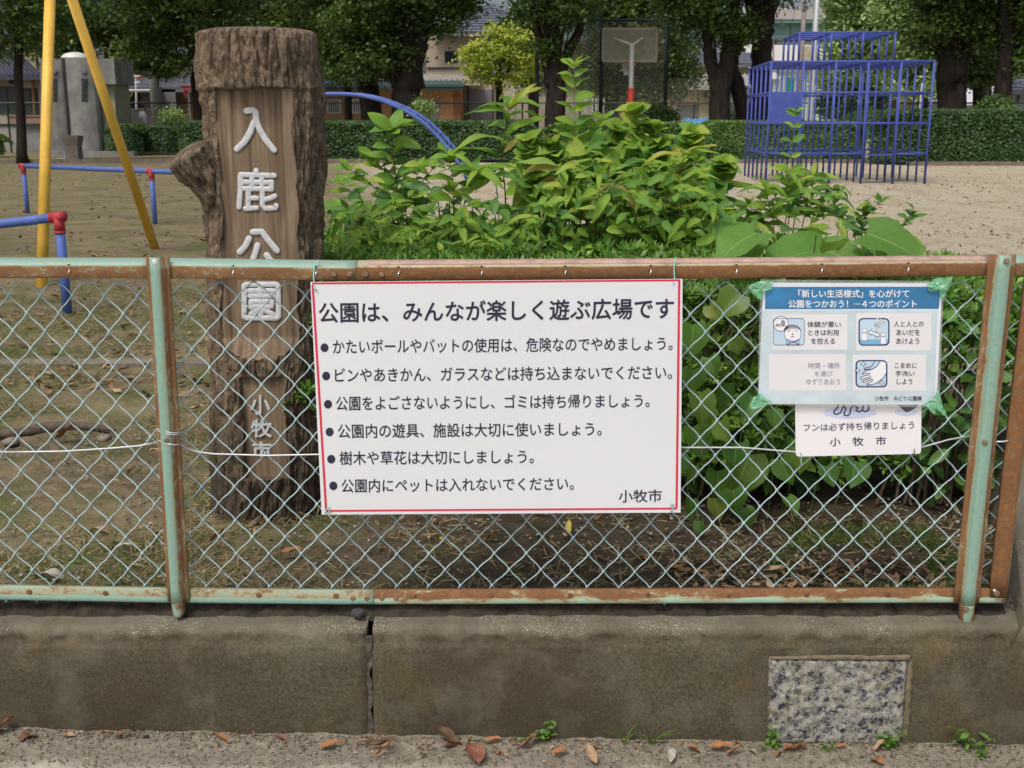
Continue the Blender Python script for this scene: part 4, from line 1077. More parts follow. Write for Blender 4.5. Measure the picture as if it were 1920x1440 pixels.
# elevated expressway
br = thing('elevated_road', 'elevated road with grey concrete parapet and green steel girders across the background', 'bridge')
YBR = 125.0
def bspan(name, y0, y1, dep, mt, off=0):
    z0, z1 = P(0, y1, YBR).z, P(0, y0, YBR).z; mb = MB()
    for k in range(-5, 6): mb.mm((k * 20 - 9.96, YBR + off, z0), (k * 20 + 9.96, YBR + off + dep, z1))
    return mb.build(name, mt, br)
bspan('parapet', 14, 33, 0.4, m_brc, -0.2); bspan('deck', 33, 37, 9, m_brc, -0.5); bspan('fascia_girder', 36.8, 43, 1, plain('pale_teal_steel', (0.20, 0.36, 0.35), 0.6), -0.3); bspan('main_girder', 43, 72, 1.2, m_brg, 0.4)
bspan('service_pipe', 75, 78, .5, m_dkframe, 0.5); bspan('service_pipe', 81, 85, .5, m_dkframe, 0.6)
for k in range(-5, 6): mb = MB(); z1 = P(0, 72, YBR).z; mb.mm((k * 20 - 1 + 8, YBR + 2, -0.1), (k * 20 + 1 + 8, YBR + 5, z1)); mb.build('pier', m_brc, br)
for k in range(-16, 17):
    mb = MB(); z0, z1 = P(0, 33, YBR).z, P(0, 14, YBR).z; mb.mm((k * 6 - .12, YBR - .35, z0), (k * 6 + .12, YBR - .21, z1)); mb.build('parapet_post', m_brc, br)
# poles
up = thing('utility_pole', 'brown-grey utility pole with crossarms and insulators behind the jungle gym', 'utility pole')
YU = 80
mb = MB(); a = P(1496, 225, YU); b = P(1502, -40, YU); mb.tube([(a.x, YU, -.1), (a.x, YU, b.z)], [0.19, 0.14], 12); mb.build('pole', m_polec, up, smooth=True)
for y, w in ((4, 16), (18, 12)):
    mb = MB(); c = P(1500, y, YU); mb.mm((c.x - w / 26, YU - .2, c.z - .04), (c.x + w / 26, YU - .1, c.z + .04)); mb.build('crossarm', m_polec, up)
    for s in (-1, -.5, .5, 1):
        mb = MB(); mb.tube([(c.x + s * w / 27, YU - .15, c.z), (c.x + s * w / 27, YU - .15, c.z + .2)], [0.09, 0.05], 8); mb.build('insulator', m_slate, up)
for y in (20, 47, 66, 100, 108, 115):
    c = P(1500, y, YU); mb = MB(); mb.tube([(c.x - 40 + k * 8, YU + .1, c.z + 0.6 * (k / 5 - 1) ** 2 - .6 + .6 * (0 if k <= 5 else 0)) for k in range(11)], 0.018, 4); mb.build('power_cable', m_dkframe, up)
lp = thing('light_pole', 'tall smooth grey steel pole standing just behind the jungle gym', 'pole')
YLp = 35.5; c = P(1518, 228, YLp); mb = MB(); mb.tube([(c.x, YLp, -.1), (c.x, YLp, 0.5), (c.x, YLp, 3), (c.x, YLp, 9)], [0.11, 0.095, 0.09, 0.07], 14); mb.build('pole', M_galv, lp, smooth=True)
mb = MB(); mb.tube([(c.x, YLp, -.05), (c.x, YLp, .06)], 0.18, 12); mb.build('base_flange', m_polec, lp)
mb = MB(); mb.mm((c.x - .5, YLp - .15, 8.9), (c.x + .5, YLp + .15, 9.1)); mb.build('lamp_head', M_galv, lp)
sl = thing('street_lamp', 'slim curved street lamp beside the white industrial building', 'street lamp')
mb = MB(); mb.tube([(P(1450, 0, 92).x, 92, -.1), P(1450, 110, 92), P(1450, 85, 92), P(1449, 74, 92), P(1445, 66, 92), P(1438, 61, 92)], 0.07, 8); mb.build('pole', m_polec, sl, smooth=True); mb = MB(); c = P(1435, 61, 92); mb.box(c, (.5, .2, .12)); mb.build('lamp_head', m_frame, sl)
cpole = thing('utility_pole', 'thick pale concrete pole behind the hedge between the person and the stop sign', 'utility pole')
c = P(293, 232, 53); mb = MB(); mb.tube([(c.x, 53, -.1), (c.x, 53, 9)], [0.2, 0.15], 14); mb.build('pole', plain('pale_pole', (0.36, 0.36, 0.34), 0.85), cpole, smooth=True)
for x, lab in ((1726, 'thin pale pole between the jungle gym and the massive tree'),):
    p_ = thing('sign_pole', lab, 'pole'); c = P(x, 200, 50); mb = MB(); mb.tube([(c.x, 50, -.1), (c.x, 50, P(x, 155, 50).z)], 0.06, 8); mb.build('pole', m_frame, p_)
# stop sign (Japanese, inverted triangle)
ss = thing('stop_sign', 'red inverted-triangle stop sign with white Japanese lettering left of the log post', 'road sign')
YSg = 52
m_red = plain('sign_red', (0.60, 0.015, 0.02), 0.35); tri = [P(337, 160, YSg), P(360, 160, YSg), P(349, 184, YSg)]
mb = MB(); mb.prism(tri, (0, .02, 0)); mb.build('rim', m_frame, ss)
cc = (tri[0] + tri[1] + tri[2]) / 3
mb = MB(); mb.prism([cc + (p - cc) * .90 + Vector((0, -.006, 0)) for p in tri], (0, .004, 0)); mb.build('face', m_red, ss)
lettering('止まれ', [(341, 164.5), (357.5, 164.5), (357, 170), (341.5, 170)], m_frame, ss, bold=0.02, mapf=vplane(YSg - .008))
mb = MB(); c = P(354, 183, YSg + .06); mb.tube([(c.x, YSg + .06, -.1), (c.x, YSg + .06, P(354, 162, YSg).z)], 0.035, 8); mb.build('post', m_frame, ss)
rs = thing('road_sign', 'small round blue and white road sign seen through the middle of the jungle gym', 'road sign')
c = P(1609, 189, 68); mb = MB(); mb.tube([c + Vector((0, .02, 0)), c], 0.34, 20); mb.build('face', m_frame, rs); mb = MB(); mb.tube([c + Vector((0, -.002, 0)), c + Vector((0, -.01, 0))], 0.27, 20); mb.build('disc', plain('sign_blue', (0.03, 0.10, 0.45), 0.4), rs)
mb = MB(); mb.prism([c + Vector((-.22, -.012, .02)), c + Vector((.22, -.012, .02)), c + Vector((.12, -.012, -.12)), c + Vector((-.12, -.012, -.12))], (0, -.004, 0)); mb.build('emblem', m_frame, rs)
d_ = c + Vector((.05, -.05, -.62)); mb = MB(); mb.prism([d_ + Vector((-.3, 0, .18)), d_ + Vector((.3, 0, .18)), d_ + Vector((0, 0, -.25))], (0, .02, 0)); mb.build('red_triangle', m_red, rs)
mb = MB(); mb.tube([(c.x, 68.1, -.1), (c.x, 68.1, c.z + .3)], 0.04, 8); mb.build('post', m_frame, rs)
# cars
def car(label, px, Y, col, yaw=0.0):
    t = thing('parked_car', label, 'car', (P(px, 200, Y).x, Y, 0), 'cars parked beyond the park'); t.rotation_euler.z = yaw
    prof = [(-2.0, .35), (-2.05, .75), (-1.9, .95), (-1.15, 1.02), (-0.55, 1.45), (0.9, 1.5), (1.6, 1.05), (1.95, .95), (2.05, .6), (2.0, .35)]
    paint = plain('car_paint', col, 0.25, .02, spec=.6)
    mb = MB(); mb.prism([(x, -.8, z) for x, z in prof], (0, 1.6, 0)); b = mb.build('body', paint, t)
    bv = b.modifiers.new('bevel', 'BEVEL'); bv.width = .06; bv.segments = 2
    mb = MB(); mb.prism([(-1.0, -.815, 1.03), (-.52, -.815, 1.38), (.85, -.815, 1.42), (1.4, -.815, 1.05)], (0, 1.63, 0)); mb.build('windows', m_glass, t)
    mb = MB(); mb.mm((-2.07, -.7, .6), (-2.03, -.45, .75)); mb.mm((-2.07, .45, .6), (-2.03, .7, .75)); mb.build('headlight', m_frame, t)
    for x in (-1.25, 1.25):
        for y in (-.82, .62):
            mb = MB(); mb.tube([(x, y, .31), (x, y + .2, .31)], 0.31, 18); w = mb.build('wheel', m_dkframe, t); mb = MB(); mb.tube([(x, y - .006, .31), (x, y + .206, .31)], 0.18, 12); mb.build('rim', M_galv, w)
car('white car roof showing above the big hedge just right of the jungle gym', 1752, 58, (0.7, 0.7, 0.72))
car('white car glimpsed at the left edge of the jungle gym', 1446, 50, (0.75, 0.75, 0.76), 0.3)

# person walking behind the bushes
def person():
    base = P(277, 232, 43.0); root = thing('person', 'person with short dark hair, white T-shirt and face mask walking behind the dark bushes', 'person', (base.x, 42.4, 0.03))
    J = {'pel': (0, 0, .95), 'sp': (0.0, 0, 1.15), 'ch': (0.01, 0, 1.36), 'nk': (0.03, 0, 1.49), 'hd0': (0.045, 0, 1.56), 'hd1': (.055, 0, 1.66),
         'sl': (.01, .17, 1.42), 'el': (-.10, .21, 1.16), 'wl': (-.02, .20, .94), 'hl': (.03, .19, .87), 'sr': (.01, -.17, 1.42), 'er': (.06, -.22, 1.16), 'wr': (.22, -.19, 1.0), 'hr': (.28, -.17, .96),
         'pl': (0, .09, .90), 'kl': (.16, .09, .50), 'al': (.10, .09, .09), 'fl': (.26, .10, .04), 'pr': (0, -.09, .90), 'kr': (-.05, -.09, .49), 'ar': (-.22, -.09, .12), 'fr': (-.10, -.09, .04)}
    Rr = {'pel': .13, 'sp': .115, 'ch': .14, 'nk': .055, 'hd0': .07, 'hd1': .095, 'sl': .065, 'el': .045, 'wl': .032, 'hl': .035, 'sr': .065, 'er': .045, 'wr': .032, 'hr': .035, 'pl': .09, 'kl': .062, 'al': .045, 'fl': .035, 'pr': .09, 'kr': .062, 'ar': .045, 'fr': .035}
    E = [('pel', 'sp'), ('sp', 'ch'), ('ch', 'nk'), ('nk', 'hd0'), ('hd0', 'hd1'), ('ch', 'sl'), ('sl', 'el'), ('el', 'wl'), ('wl', 'hl'), ('ch', 'sr'), ('sr', 'er'), ('er', 'wr'), ('wr', 'hr'), ('pel', 'pl'), ('pl', 'kl'), ('kl', 'al'), ('al', 'fl'), ('pel', 'pr'), ('pr', 'kr'), ('kr', 'ar'), ('ar', 'fr')]
    ks = list(J); t = NT('skin_and_trousers'); z = t.sep(t.tc())[2]
    t.col(t.ramp(t.math('DIVIDE', z, 2.0), [(0.0, (0.05, 0.05, 0.06)), (0.49, (0.05, 0.05, 0.08)), (0.5, (0.42, 0.26, 0.18))], 'CONSTANT')); t.rough(.7)
    def skin(name, keys, edges, rad, mt):
        me = bpy.data.meshes.new(name); me.from_pydata([J[k] for k in keys], [(keys.index(a), keys.index(b)) for a, b in edges], []); me.materials.append(mt)
        o = link(name, me, root); md = o.modifiers.new('skin', 'SKIN'); md.use_smooth_shade = True
        if not me.skin_vertices: 
            try: me.attributes
            except Exception: pass
        return o, me
    try:
        me = bpy.data.meshes.new('body'); me.from_pydata([J[k] for k in ks], [(ks.index(a), ks.index(b)) for a, b in E], []); me.materials.append(t.m)
        o = link('body', me, root); md = o.modifiers.new('skin', 'SKIN'); md.use_smooth_shade = True
        for i, k in enumerate(ks): me.skin_vertices[0].data[i].radius = (Rr[k], Rr[k]); me.skin_vertices[0].data[i].use_root = (k == 'pel')
        ss_ = o.modifiers.new('sub', 'SUBSURF'); ss_.levels = 1; ss_.render_levels = 1
    except Exception as ex: print('skin', ex)
    m_shirt = plain('white_cotton', (0.70, 0.73, 0.78), 0.9, .04)
    def shell(rings, name, mt, n=16):
        vs = []
        for (cx, cy, cz, rx, ry) in rings:
            for j in range(n): a = 2 * math.pi * j / n; vs.append((cx + rx * math.cos(a), cy + ry * math.sin(a), cz))
        mb = MB(); mb.add(vs, [tuple(f) for f in grid_faces(len(rings), n, True).tolist()]); return mb.build(name, mt, root, smooth=True)
    s = shell([(0, 0, .86, .15, .18), (0, 0, 1.0, .145, .175), (0, 0, 1.2, .14, .18), (.01, 0, 1.38, .145, .215), (.015, 0, 1.46, .10, .17), (.025, 0, 1.51, .07, .075)], 'shirt', m_shirt)
    mb = MB()
    for sgn, e in ((1, (-.06, .225, 1.24)), (-1, (.045, -.225, 1.24))): mb.tube([(.01, sgn * .15, 1.43), (.01, sgn * .19, 1.40), e], [.08, .075, .068], 12)
    mb.build('sleeve', m_shirt, root, smooth=True)
    hair = plain('dark_hair', (0.012, 0.010, 0.012), 0.5)
    vs = []
    for i in range(9):
        for j in range(18):
            a, b = R(100) * i / 8, 2 * math.pi * j / 18; k = .118; dx = -.02
            back = 1.0 if math.cos(b) < 0.35 else (1.0 if a < R(52) else .6)
            vs.append((.045 + dx + math.sin(a) * math.cos(b) * k * (1.05 if back == 1 else .6), math.sin(a) * math.sin(b) * .095, 1.655 + math.cos(a) * .115))
    mb = MB(); mb.add(vs, [tuple(f) for f in grid_faces(9, 18, True).tolist()]); mb.build('hair', hair, root, smooth=True)
    mb = MB(); mb.add([(.135, -.06, 1.61), (.165, 0, 1.615), (.135, .06, 1.61), (.12, -.06, 1.55), (.155, 0, 1.545), (.12, .06, 1.55)], [(0, 1, 4, 3), (1, 2, 5, 4)]); o = mb.build('face_mask', plain('dark_mask', (0.03, 0.03, 0.05), .8), root); solidify(o, .006)
    mb = MB(); mb.tube([(.15, 0, 1.635), (.17, 0, 1.618), (.152, 0, 1.61)], .011, 6)
    for sgn in (1, -1): mb.tube([(.05, sgn * .088, 1.645), (.045, sgn * .105, 1.635), (.05, sgn * .09, 1.60)], .014, 6)
    mb.build('nose_and_ears', plain('skin', (0.42, 0.26, 0.18), .6), root, smooth=True)
person()

# ================================================================ LOG MONUMENT
def bark_mat():
    t = NT('moulded_bark'); n = t.noise(9, 7, 0.65); n2 = t.noise(60, 6, 0.7); v = t.vor(75)
    st = t.noise(1.0, 6, 0.65, vec=t.mapping((30, 30, 13)), dist=0.6)
    c = t.ramp(n2, [(0.3, (0.065, 0.046, 0.028)), (0.5, (0.165, 0.120, 0.076)), (0.70, (0.32, 0.25, 0.17))])
    c = t.mix(t.ramp(st, [(0.38, 0.7), (0.56, 0.0)]), c, (0.045, 0.030, 0.020))
    c = t.mix(t.ramp(n, [(0.55, 0.0), (0.75, 0.45)]), c, (0.24, 0.19, 0.135))
    c = t.mix(t.math('MULTIPLY', t.ramp(v, [(0.08, 1.0), (0.14, 0.0)]), 0.35), c, (0.42, 0.36, 0.28))
    z = t.sep(t.tc())[2]; damp = t.ramp(t.math('ADD', z, t.math('MULTIPLY', n, 0.9)), [(0.55, 0.7), (0.95, 0.0)])
    c = t.mix(damp, c, (0.040, 0.030, 0.022))
    t.col(c); t.rough(0.72, 0.35); t.bump(t.math('ADD', n2, t.math('MULTIPLY', st, 0.8)), 0.9, 0.008); return t.m
def carved_mat():
    t = NT('painted_woodgrain')
    g = t.noise(1.0, 6, 0.6, vec=t.mapping((34, 2, 1.4)), dist=0.9); g2 = t.noise(1.0, 4, 0.6, vec=t.mapping((120, 3, 5)), dist=0.3); n = t.noise(6, 5, 0.6)
    c = t.ramp(g, [(0.36, (0.075, 0.052, 0.032)), (0.45, (0.16, 0.115, 0.073)), (0.54, (0.235, 0.175, 0.115)), (0.68, (0.30, 0.235, 0.165))])
    c = t.mix(t.ramp(g2, [(0.36, 0.4), (0.5, 0.0)]), c, (0.11, 0.07, 0.045))
    c = t.mix(t.ramp(n, [(0.42, 0.5), (0.62, 0.0)]), c, (0.15, 0.105, 0.068))
    t.col(c); t.rough(0.75, 0.25); t.bump(t.math('ADD', g, t.math('MULTIPLY', g2, 0.6)), 0.7, 0.006); return t.m
M_bark, M_carved = bark_mat(), carved_mat()
M_white = NT('worn_white_paint'); _n = M_white.noise(70, 5, 0.7)
M_white.col(M_white.ramp(_n, [(0.30, (0.22, 0.21, 0.20)), (0.40, (0.50, 0.52, 0.53)), (0.7, (0.62, 0.65, 0.68))])); M_white.rough(0.7); M_white.bump(_n, 0.5, 0.003); M_white = M_white.m
YC = 3.52
mon = thing('park_name_post', 'thick tree-trunk shaped park name post with carved white Japanese characters and one branch stub', 'monument', tuple(G(502, 985, 0)))
def unparent_fix(o, root):
    """child geometry is written in world coordinates"""
    o.matrix_parent_inverse = Matrix.Translation(-Vector(root.location)); return o
SIL = [(57, 400, 570), (60, 386, 584), (66, 379, 590), (76, 377, 593), (120, 377, 597), (160, 380, 602), (200, 384, 606), (250, 386, 611), (300, 385, 609), (340, 388, 606), (420, 391, 605), (500, 393, 605), (560, 394, 606), (650, 396, 607), (760, 398, 607), (880, 400, 607), (960, 403, 605), (1005, 403, 605), (1040, 403, 605)]
silz = np.array([[P(500, y, YC).z, P(a, y, YC).x, P(b, y, YC).x] for y, a, b in SIL])[::-1]
def build_log():
    nz, nt = 420, 520
    zt, zb = silz[-1, 0], -0.03
    zz = np.concatenate([np.linspace(zb, silz[-1, 0] - 0.05, nz - 60), np.linspace(silz[-1, 0] - 0.05, silz[-1, 0], 61)[1:]])
    th = np.linspace(0, 2 * math.pi, nt, endpoint=False)
    Zg, T = np.meshgrid(zz, th, indexing='ij')
    xl = np.interp(Zg, silz[:, 0], silz[:, 1]); xr = np.interp(Zg, silz[:, 0], silz[:, 2])
    xc, hw = (xl + xr) / 2, (xr - xl) / 2
    hd = np.minimum(hw, 0.178) * 0.98
    ct, s_ = np.cos(T), np.sin(T)
    u1, u2 = ct * 3.0, s_ * 3.0
    wob = (fbm(u1 * 1.5, u2 * 1.5, Zg * 9, 3, 77) - 0.5) * 1.2
    rid = fbm(u1 * 2.4 + wob, u2 * 2.4 + wob, Zg * 13.0, 4, 3)
    crack = np.clip(1 - np.abs(fbm(u1 * 2.3 + wob, u2 * 2.3 - wob, Zg * 7.5, 3, 11) - 0.5) * 11, 0, 1)
    fine = fbm(u1 * 10, u2 * 10, Zg * 26, 3, 21) - 0.5
    disp = (rid - 0.5) * 0.036 - crack * 0.011 + fine * 0.013
    disp *= np.clip((zt - Zg) / 0.01, 0.15, 1)
    xw = xc + ct * hw
    PZ = lambda y: P(500, y, YC - 0.14).z
    # zones of the front
    def edge(tab):
        z = np.array([PZ(y) for y, _ in tab])[::-1]; x = np.array([P(px, y, YC - 0.13).x for y, px in tab])[::-1]
        return np.interp(Zg, z, x)
    pl = edge([(160, 402), (250, 406), (330, 412), (440, 416), (640, 416)]) + (vnoise(Zg * 22, 1, 0, 3) - 0.5) * 0.010
    pr = edge([(160, 547), (250, 549), (330, 556), (440, 559), (640, 560)]) + (vnoise(Zg * 22, 5, 0, 7) - 0.5) * 0.012
    front = s_ < -0.25
    zc = PZ(166) + (vnoise(xw * 30, 2, 0, 5) - 0.5) * 0.012
    z1, z2 = PZ(634), PZ(672)
    panel = front & (xw > pl) & (xw < pr) & (Zg < zc) & (Zg > z1)
    ell = np.clip(1 - ((xw - (pl + pr) / 2) / ((pr - pl) / 2 + 1e-9)) ** 2, 0, 1) ** 0.5
    ring = front & (Zg <= z1) & (Zg > z1 - (z1 - z2) * ell) & (ell > 0.02)
    lx0, lx1 = P(457, 800, YC - .15).x, P(536, 800, YC - .15).x
    low = front & (xw > lx0 + (vnoise(Zg * 30, 3) - 0.5) * 0.006) & (xw < lx1 + (vnoise(Zg * 30, 8) - 0.5) * 0.006) & (Zg < PZ(704)) & (Zg > PZ(893))
    collar = np.clip((Zg - (zc - 0.006)) / 0.008, 0, 1) * front
    r_add = disp + collar * 0.010
    X = xc + ct * (hw + r_add); Yv = YC + s_ * (hd + r_add)
    Yflat = YC - 0.128
    Yv = np.where(panel, Yflat + (fbm(X * 30, Zg * 4, 0, 3, 2) - 0.5) * 0.004, Yv)
    tr = np.clip((z1 - Zg) / (z1 - z2), 0, 1)
    rings = np.sin(np.sqrt((X - (pl + pr) / 2) ** 2 + (2.2 * (Zg - z1)) ** 2) * 520) * 0.0018
    Yv = np.where(ring, Yflat * (1 - tr) + (YC - 0.166) * tr + rings, Yv)
    X = np.where(panel | ring | low, xc + ct * hw, X)
    Yv = np.where(low, YC - 0.150 + (fbm(X * 30, Zg * 4, 0, 3, 2) - 0.5) * 0.003, Yv)
    V = np.stack([X, Yv, Zg], -1).reshape(-1, 3)
    F = grid_faces(nz, nt, True)
    pm = (panel | ring).reshape(-1); lm = low.reshape(-1)
    fp = pm[F].sum(1) >= 3; fl = lm[F].sum(1) >= 3
    def sub(mask, name, mt):
        f = F[mask]; idx = np.unique(f); mp_ = np.full(len(V), -1); mp_[idx] = np.arange(len(idx))
        return unparent_fix(link(name, np_mesh(name, V[idx], mp_[f], mt, True), mon), mon)
    sub(~fp & ~fl, 'bark', M_bark); sub(fp, 'carved_panel', M_carved); sub(fl, 'small_panel', M_carved)
    # top
    top = V.reshape(nz, nt, 3)[-1]; c = top.mean(0); vs = [tuple(c)]; rr_ = [0.3, 0.6, 0.85, 1.0]
    for k in rr_:
        q = c + (top - c) * k; q[:, 2] += 0.006 * (1 - k) + (fbm(q[:, 0] * 40, q[:, 1] * 40, 0, 3) - .5) * 0.006 * (k < 1)
        vs += [tuple(p) for p in q]
    fs = [(0, 1 + j, 1 + (j + 1) % nt) for j in range(nt)]
    for r_ in range(3):
        a = 1 + r_ * nt
        fs += [(a + j, a + nt + j, a + nt + (j + 1) % nt, a + (j + 1) % nt) for j in range(nt)]
    mb = MB(); mb.add(vs, fs); unparent_fix(mb.build('log_end', M_bark, mon, smooth=True), mon)
build_log()
def stub():
    a, b = P(432, 392, 3.47), P(349, 281, 3.40)
    nl, nt = 70, 130; ax = (b - a).normalized(); e1 = Vector((0, 1, 0)); e1 = (e1 - ax * e1.dot(ax)).normalized(); e2 = ax.cross(e1)
    S, T = np.meshgrid(np.linspace(0, 1, nl), np.linspace(0, 2 * math.pi, nt, endpoint=False), indexing='ij')
    r = 0.052 + 0.018 * S ** 1.3
    r *= np.where(S > 0.93, np.sqrt(np.clip(1 - ((S - 0.93) / 0.085) ** 2, 0.05, 1)), 1)
    d = (fbm(np.cos(T) * 3.2, np.sin(T) * 3.2, S * 5.0, 4, 2) - 0.5) * 0.036 - np.clip(1 - np.abs(fbm(np.cos(T) * 3.2, np.sin(T) * 3.2, S * 2.6, 3, 31) - 0.5) * 12, 0, 1) * 0.012
    r = r + d * np.clip((1 - S) / 0.1, 0.3, 1)
    A = np.array(a); AX = np.array(b - a); E1, E2 = np.array(e1), np.array(e2)
    bend = np.array([0, 0, 0.02])
    V = A + S[..., None] * AX + r[..., None] * (np.cos(T)[..., None] * E1 * 0.9 + np.sin(T)[..., None] * E2) - (S * (1 - S))[..., None] * bend * 2
    V = V.reshape(-1, 3); F = grid_faces(nl, nt, True)
    V = np.concatenate([V, [np.array(b) + np.array(ax) * 0.004]])
    me = MB(); me.add([tuple(v) for v in V], [tuple(f) for f in F.tolist()] + [((nl - 1) * nt + j, (nl - 1) * nt + (j + 1) % nt, nl * nt) for j in range(nt)])
    unparent_fix(me.build('branch_stub', M_bark, mon, smooth=True), mon)
stub()
YL = YC - 0.132
def strokes(name, lines, w):
    mb = MB()
    for ln in lines:
        pts = [P(x, y, YL) for x, y in ln]
        # smooth and add round ends
        fine = []
        for p, q in zip(pts, pts[1:]):
            n = max(2, int((q - p).length / 0.006)); fine += [p.lerp(q, i / n) for i in range(n)]
        fine.append(pts[-1])
        r = w * 1.28 / 2 / 610.0; n = 10
        for k, p in enumerate(fine):
            pass
        e0 = (fine[0] - fine[1]).normalized(); e1 = (fine[-1] - fine[-2]).normalized()
        path = [fine[0] + e0 * r * 0.9, fine[0] + e0 * r * 0.6] + fine + [fine[-1] + e1 * r * 0.6, fine[-1] + e1 * r * 0.9]
        rs = [r * 0.45, r * 0.82] + [r * (0.95 + 0.12 * float(vnoise(p.x * 60, p.z * 60, 1))) for p in fine] + [r * 0.82, r * 0.45]
        b = len(mb.v); mb.tube(path, rs, n)
        for i in range(b, len(mb.v)):
            x, y, z = mb.v[i]; mb.v[i] = (x, YL + 0.001 + (y - YL) * 0.30, z)
    o = mb.build(name, M_white, mon, smooth=True); return unparent_fix(o, mon)
Zc5 = lambda pts: [(310 + x / 3.694, 30 + y / 3.694) for x, y in pts]
strokes('carved_character', [Zc5([(562, 657), (605, 652), (625, 665), (630, 720), (650, 780), (690, 850), (752, 928)]), Zc5([(612, 740), (590, 800), (550, 870), (496, 922)])], 9.5)
strokes('carved_character', [Zc5(l) for l in ([(629, 1070), (629, 1090)], [(522, 1100), (755, 1106)], [(520, 1105), (520, 1200), (510, 1325)], [(545, 1150), (735, 1155)], [(545, 1195), (735, 1200)],
    [(600, 1110), (600, 1195)], [(668, 1110), (668, 1195)], [(735, 1150), (735, 1200)], [(575, 1210), (575, 1330)], [(575, 1262), (632, 1262)], [(555, 1335), (632, 1330)],
    [(672, 1205), (672, 1310), (690, 1335), (765, 1330), (768, 1315)], [(680, 1275), (730, 1262), (758, 1248)])], 8.0)
C4 = lambda pts: [(350 + x / 2.481, 420 + y / 2.481) for x, y in pts]
strokes('carved_character', [C4([(308, 38), (350, 36), (375, 70), (420, 125)]), C4([(290, 68), (272, 105), (248, 130)]), C4([(330, 100), (318, 140), (300, 190), (352, 200), (400, 195)]), C4([(372, 145), (400, 180), (415, 215)])], 9.5)
strokes('carved_character', [C4(l) for l in ([(268, 288), (268, 432), (278, 438), (420, 438), (428, 430), (426, 288), (418, 282), (276, 282), (268, 288)], [(290, 312), (405, 312)], [(345, 292), (345, 335)],
    [(295, 336), (402, 336)], [(300, 362), (395, 362), (395, 385), (300, 385), (300, 362)], [(345, 388), (320, 405), (300, 420)], [(345, 388), (345, 425)], [(350, 395), (378, 410), (402, 422)])], 8.6)
mfl = lambda px, py: vplane(YC - 0.152)(px, py)
for ch, q in (('小', C4([(297, 795), (390, 795), (390, 885), (297, 885)])), ('牧', C4([(300, 910), (398, 910), (398, 992), (300, 992)])), ('市', C4([(305, 1012), (395, 1012), (395, 1082), (305, 1082)]))):
    o = lettering(ch, q, M_white, mon, bold=0.022, extrude=0.06, mapf=mfl, name='carved_character', out=-0.001); unparent_fix(o, mon)

# ================================================================ SWING FRAME, GUARD RAILS
M_yellow = worn('yellow_enamel', (0.74, 0.46, 0.065), rough=0.35, amt=0.35)
M_blue_p = worn('blue_enamel', (0.08, 0.145, 0.44), (0.30, 0.30, 0.33))
M_redp = worn('red_enamel', (0.42, 0.03, 0.04), (0.25, 0.2, 0.2))
M_gym = worn('deep_blue_enamel', (0.05, 0.08, 0.34), (0.16, 0.12, 0.14), 0.5, 0.6)
sw = thing('swing_frame', 'yellow steel swing frame with two slanting legs meeting above the photo', 'swing')
f1, f2 = G(78, 537, 0), G(291, 467, 0)
ap = P(97, -116, (f1.y + f2.y) / 2)
for fpt in (f1, f2):
    mb = MB(); e = fpt + (fpt - ap).normalized() * 0.05
    mb.tube([e, ap], 0.043, 20); mb.build('leg', M_yellow, sw, smooth=True)
mb = MB(); mb.tube([ap + Vector((0.1, 0, 0)), ap + Vector((-3.4, 0, 0))], 0.045, 20); mb.build('top_beam', M_yellow, sw, smooth=True)
for fpt in (f1, f2):
    mb = MB(); mb.tube([fpt + Vector((-3.3, 0, 0)), ap + Vector((-3.3, 0, 0))], 0.043, 16); mb.build('leg', M_yellow, sw, smooth=True)
def guard(label, joints, posts, rail_pts):
    t_ = thing('guard_rail', label, 'railing', group='guard rails round the swing')
    mb = MB(); mb.tube(rail_pts, 0.030, 16); mb.build('rail', M_blue_p, t_, smooth=True)
    for top, bot in posts:
        mb = MB(); mb.tube([bot + Vector((0, 0, -0.06)), top], 0.030, 16); mb.build('post', M_blue_p, t_, smooth=True)
    for j in joints:
        mb = MB(); d = (rail_pts[-1] - rail_pts[0]).normalized()
        mb.tube([j - d * 0.055 * (1 if (j - rail_pts[-1]).length > 0.05 or True else 0), j + d * 0.045], 0.034, 16)
        mb.tube([j + Vector((0, 0, -0.10)), j + Vector((0, 0, 0.01))], 0.034, 16)
        mb.tube([j - d * 0.062, j - d * 0.052], 0.036, 16); mb.tube([j + Vector((0, 0, -0.105)), j + Vector((0, 0, -0.09))], 0.036, 16)
        mb.build('joint', M_redp, t_, smooth=True)
b1 = G(127, 588, 0); t1 = P(117, 407, b1.y)
t1 = Vector((b1.x, b1.y, t1.z)); d1 = (P(-60, 427, b1.y + 0.35) - t1)
guard('blue guard rail with red corner joint ending beside the nearer yellow leg', [t1], [(t1, b1)], [t1 + d1 * 2.2, t1])
b2, b3 = G(52, 400, 0), G(291, 420, 0)
zr = P(285, 321, b3.y).z
t2, t3 = Vector((b2.x, b2.y, zr)), Vector((b3.x, b3.y, zr))
t4 = t3 + (t3 - t2) * 0.9
guard('long blue guard rail with two red joints running behind the yellow swing legs', [t2, t3], [(t2, b2), (t3, b3), (t4, Vector((t4.x, t4.y, 0)))], [t2, t4])

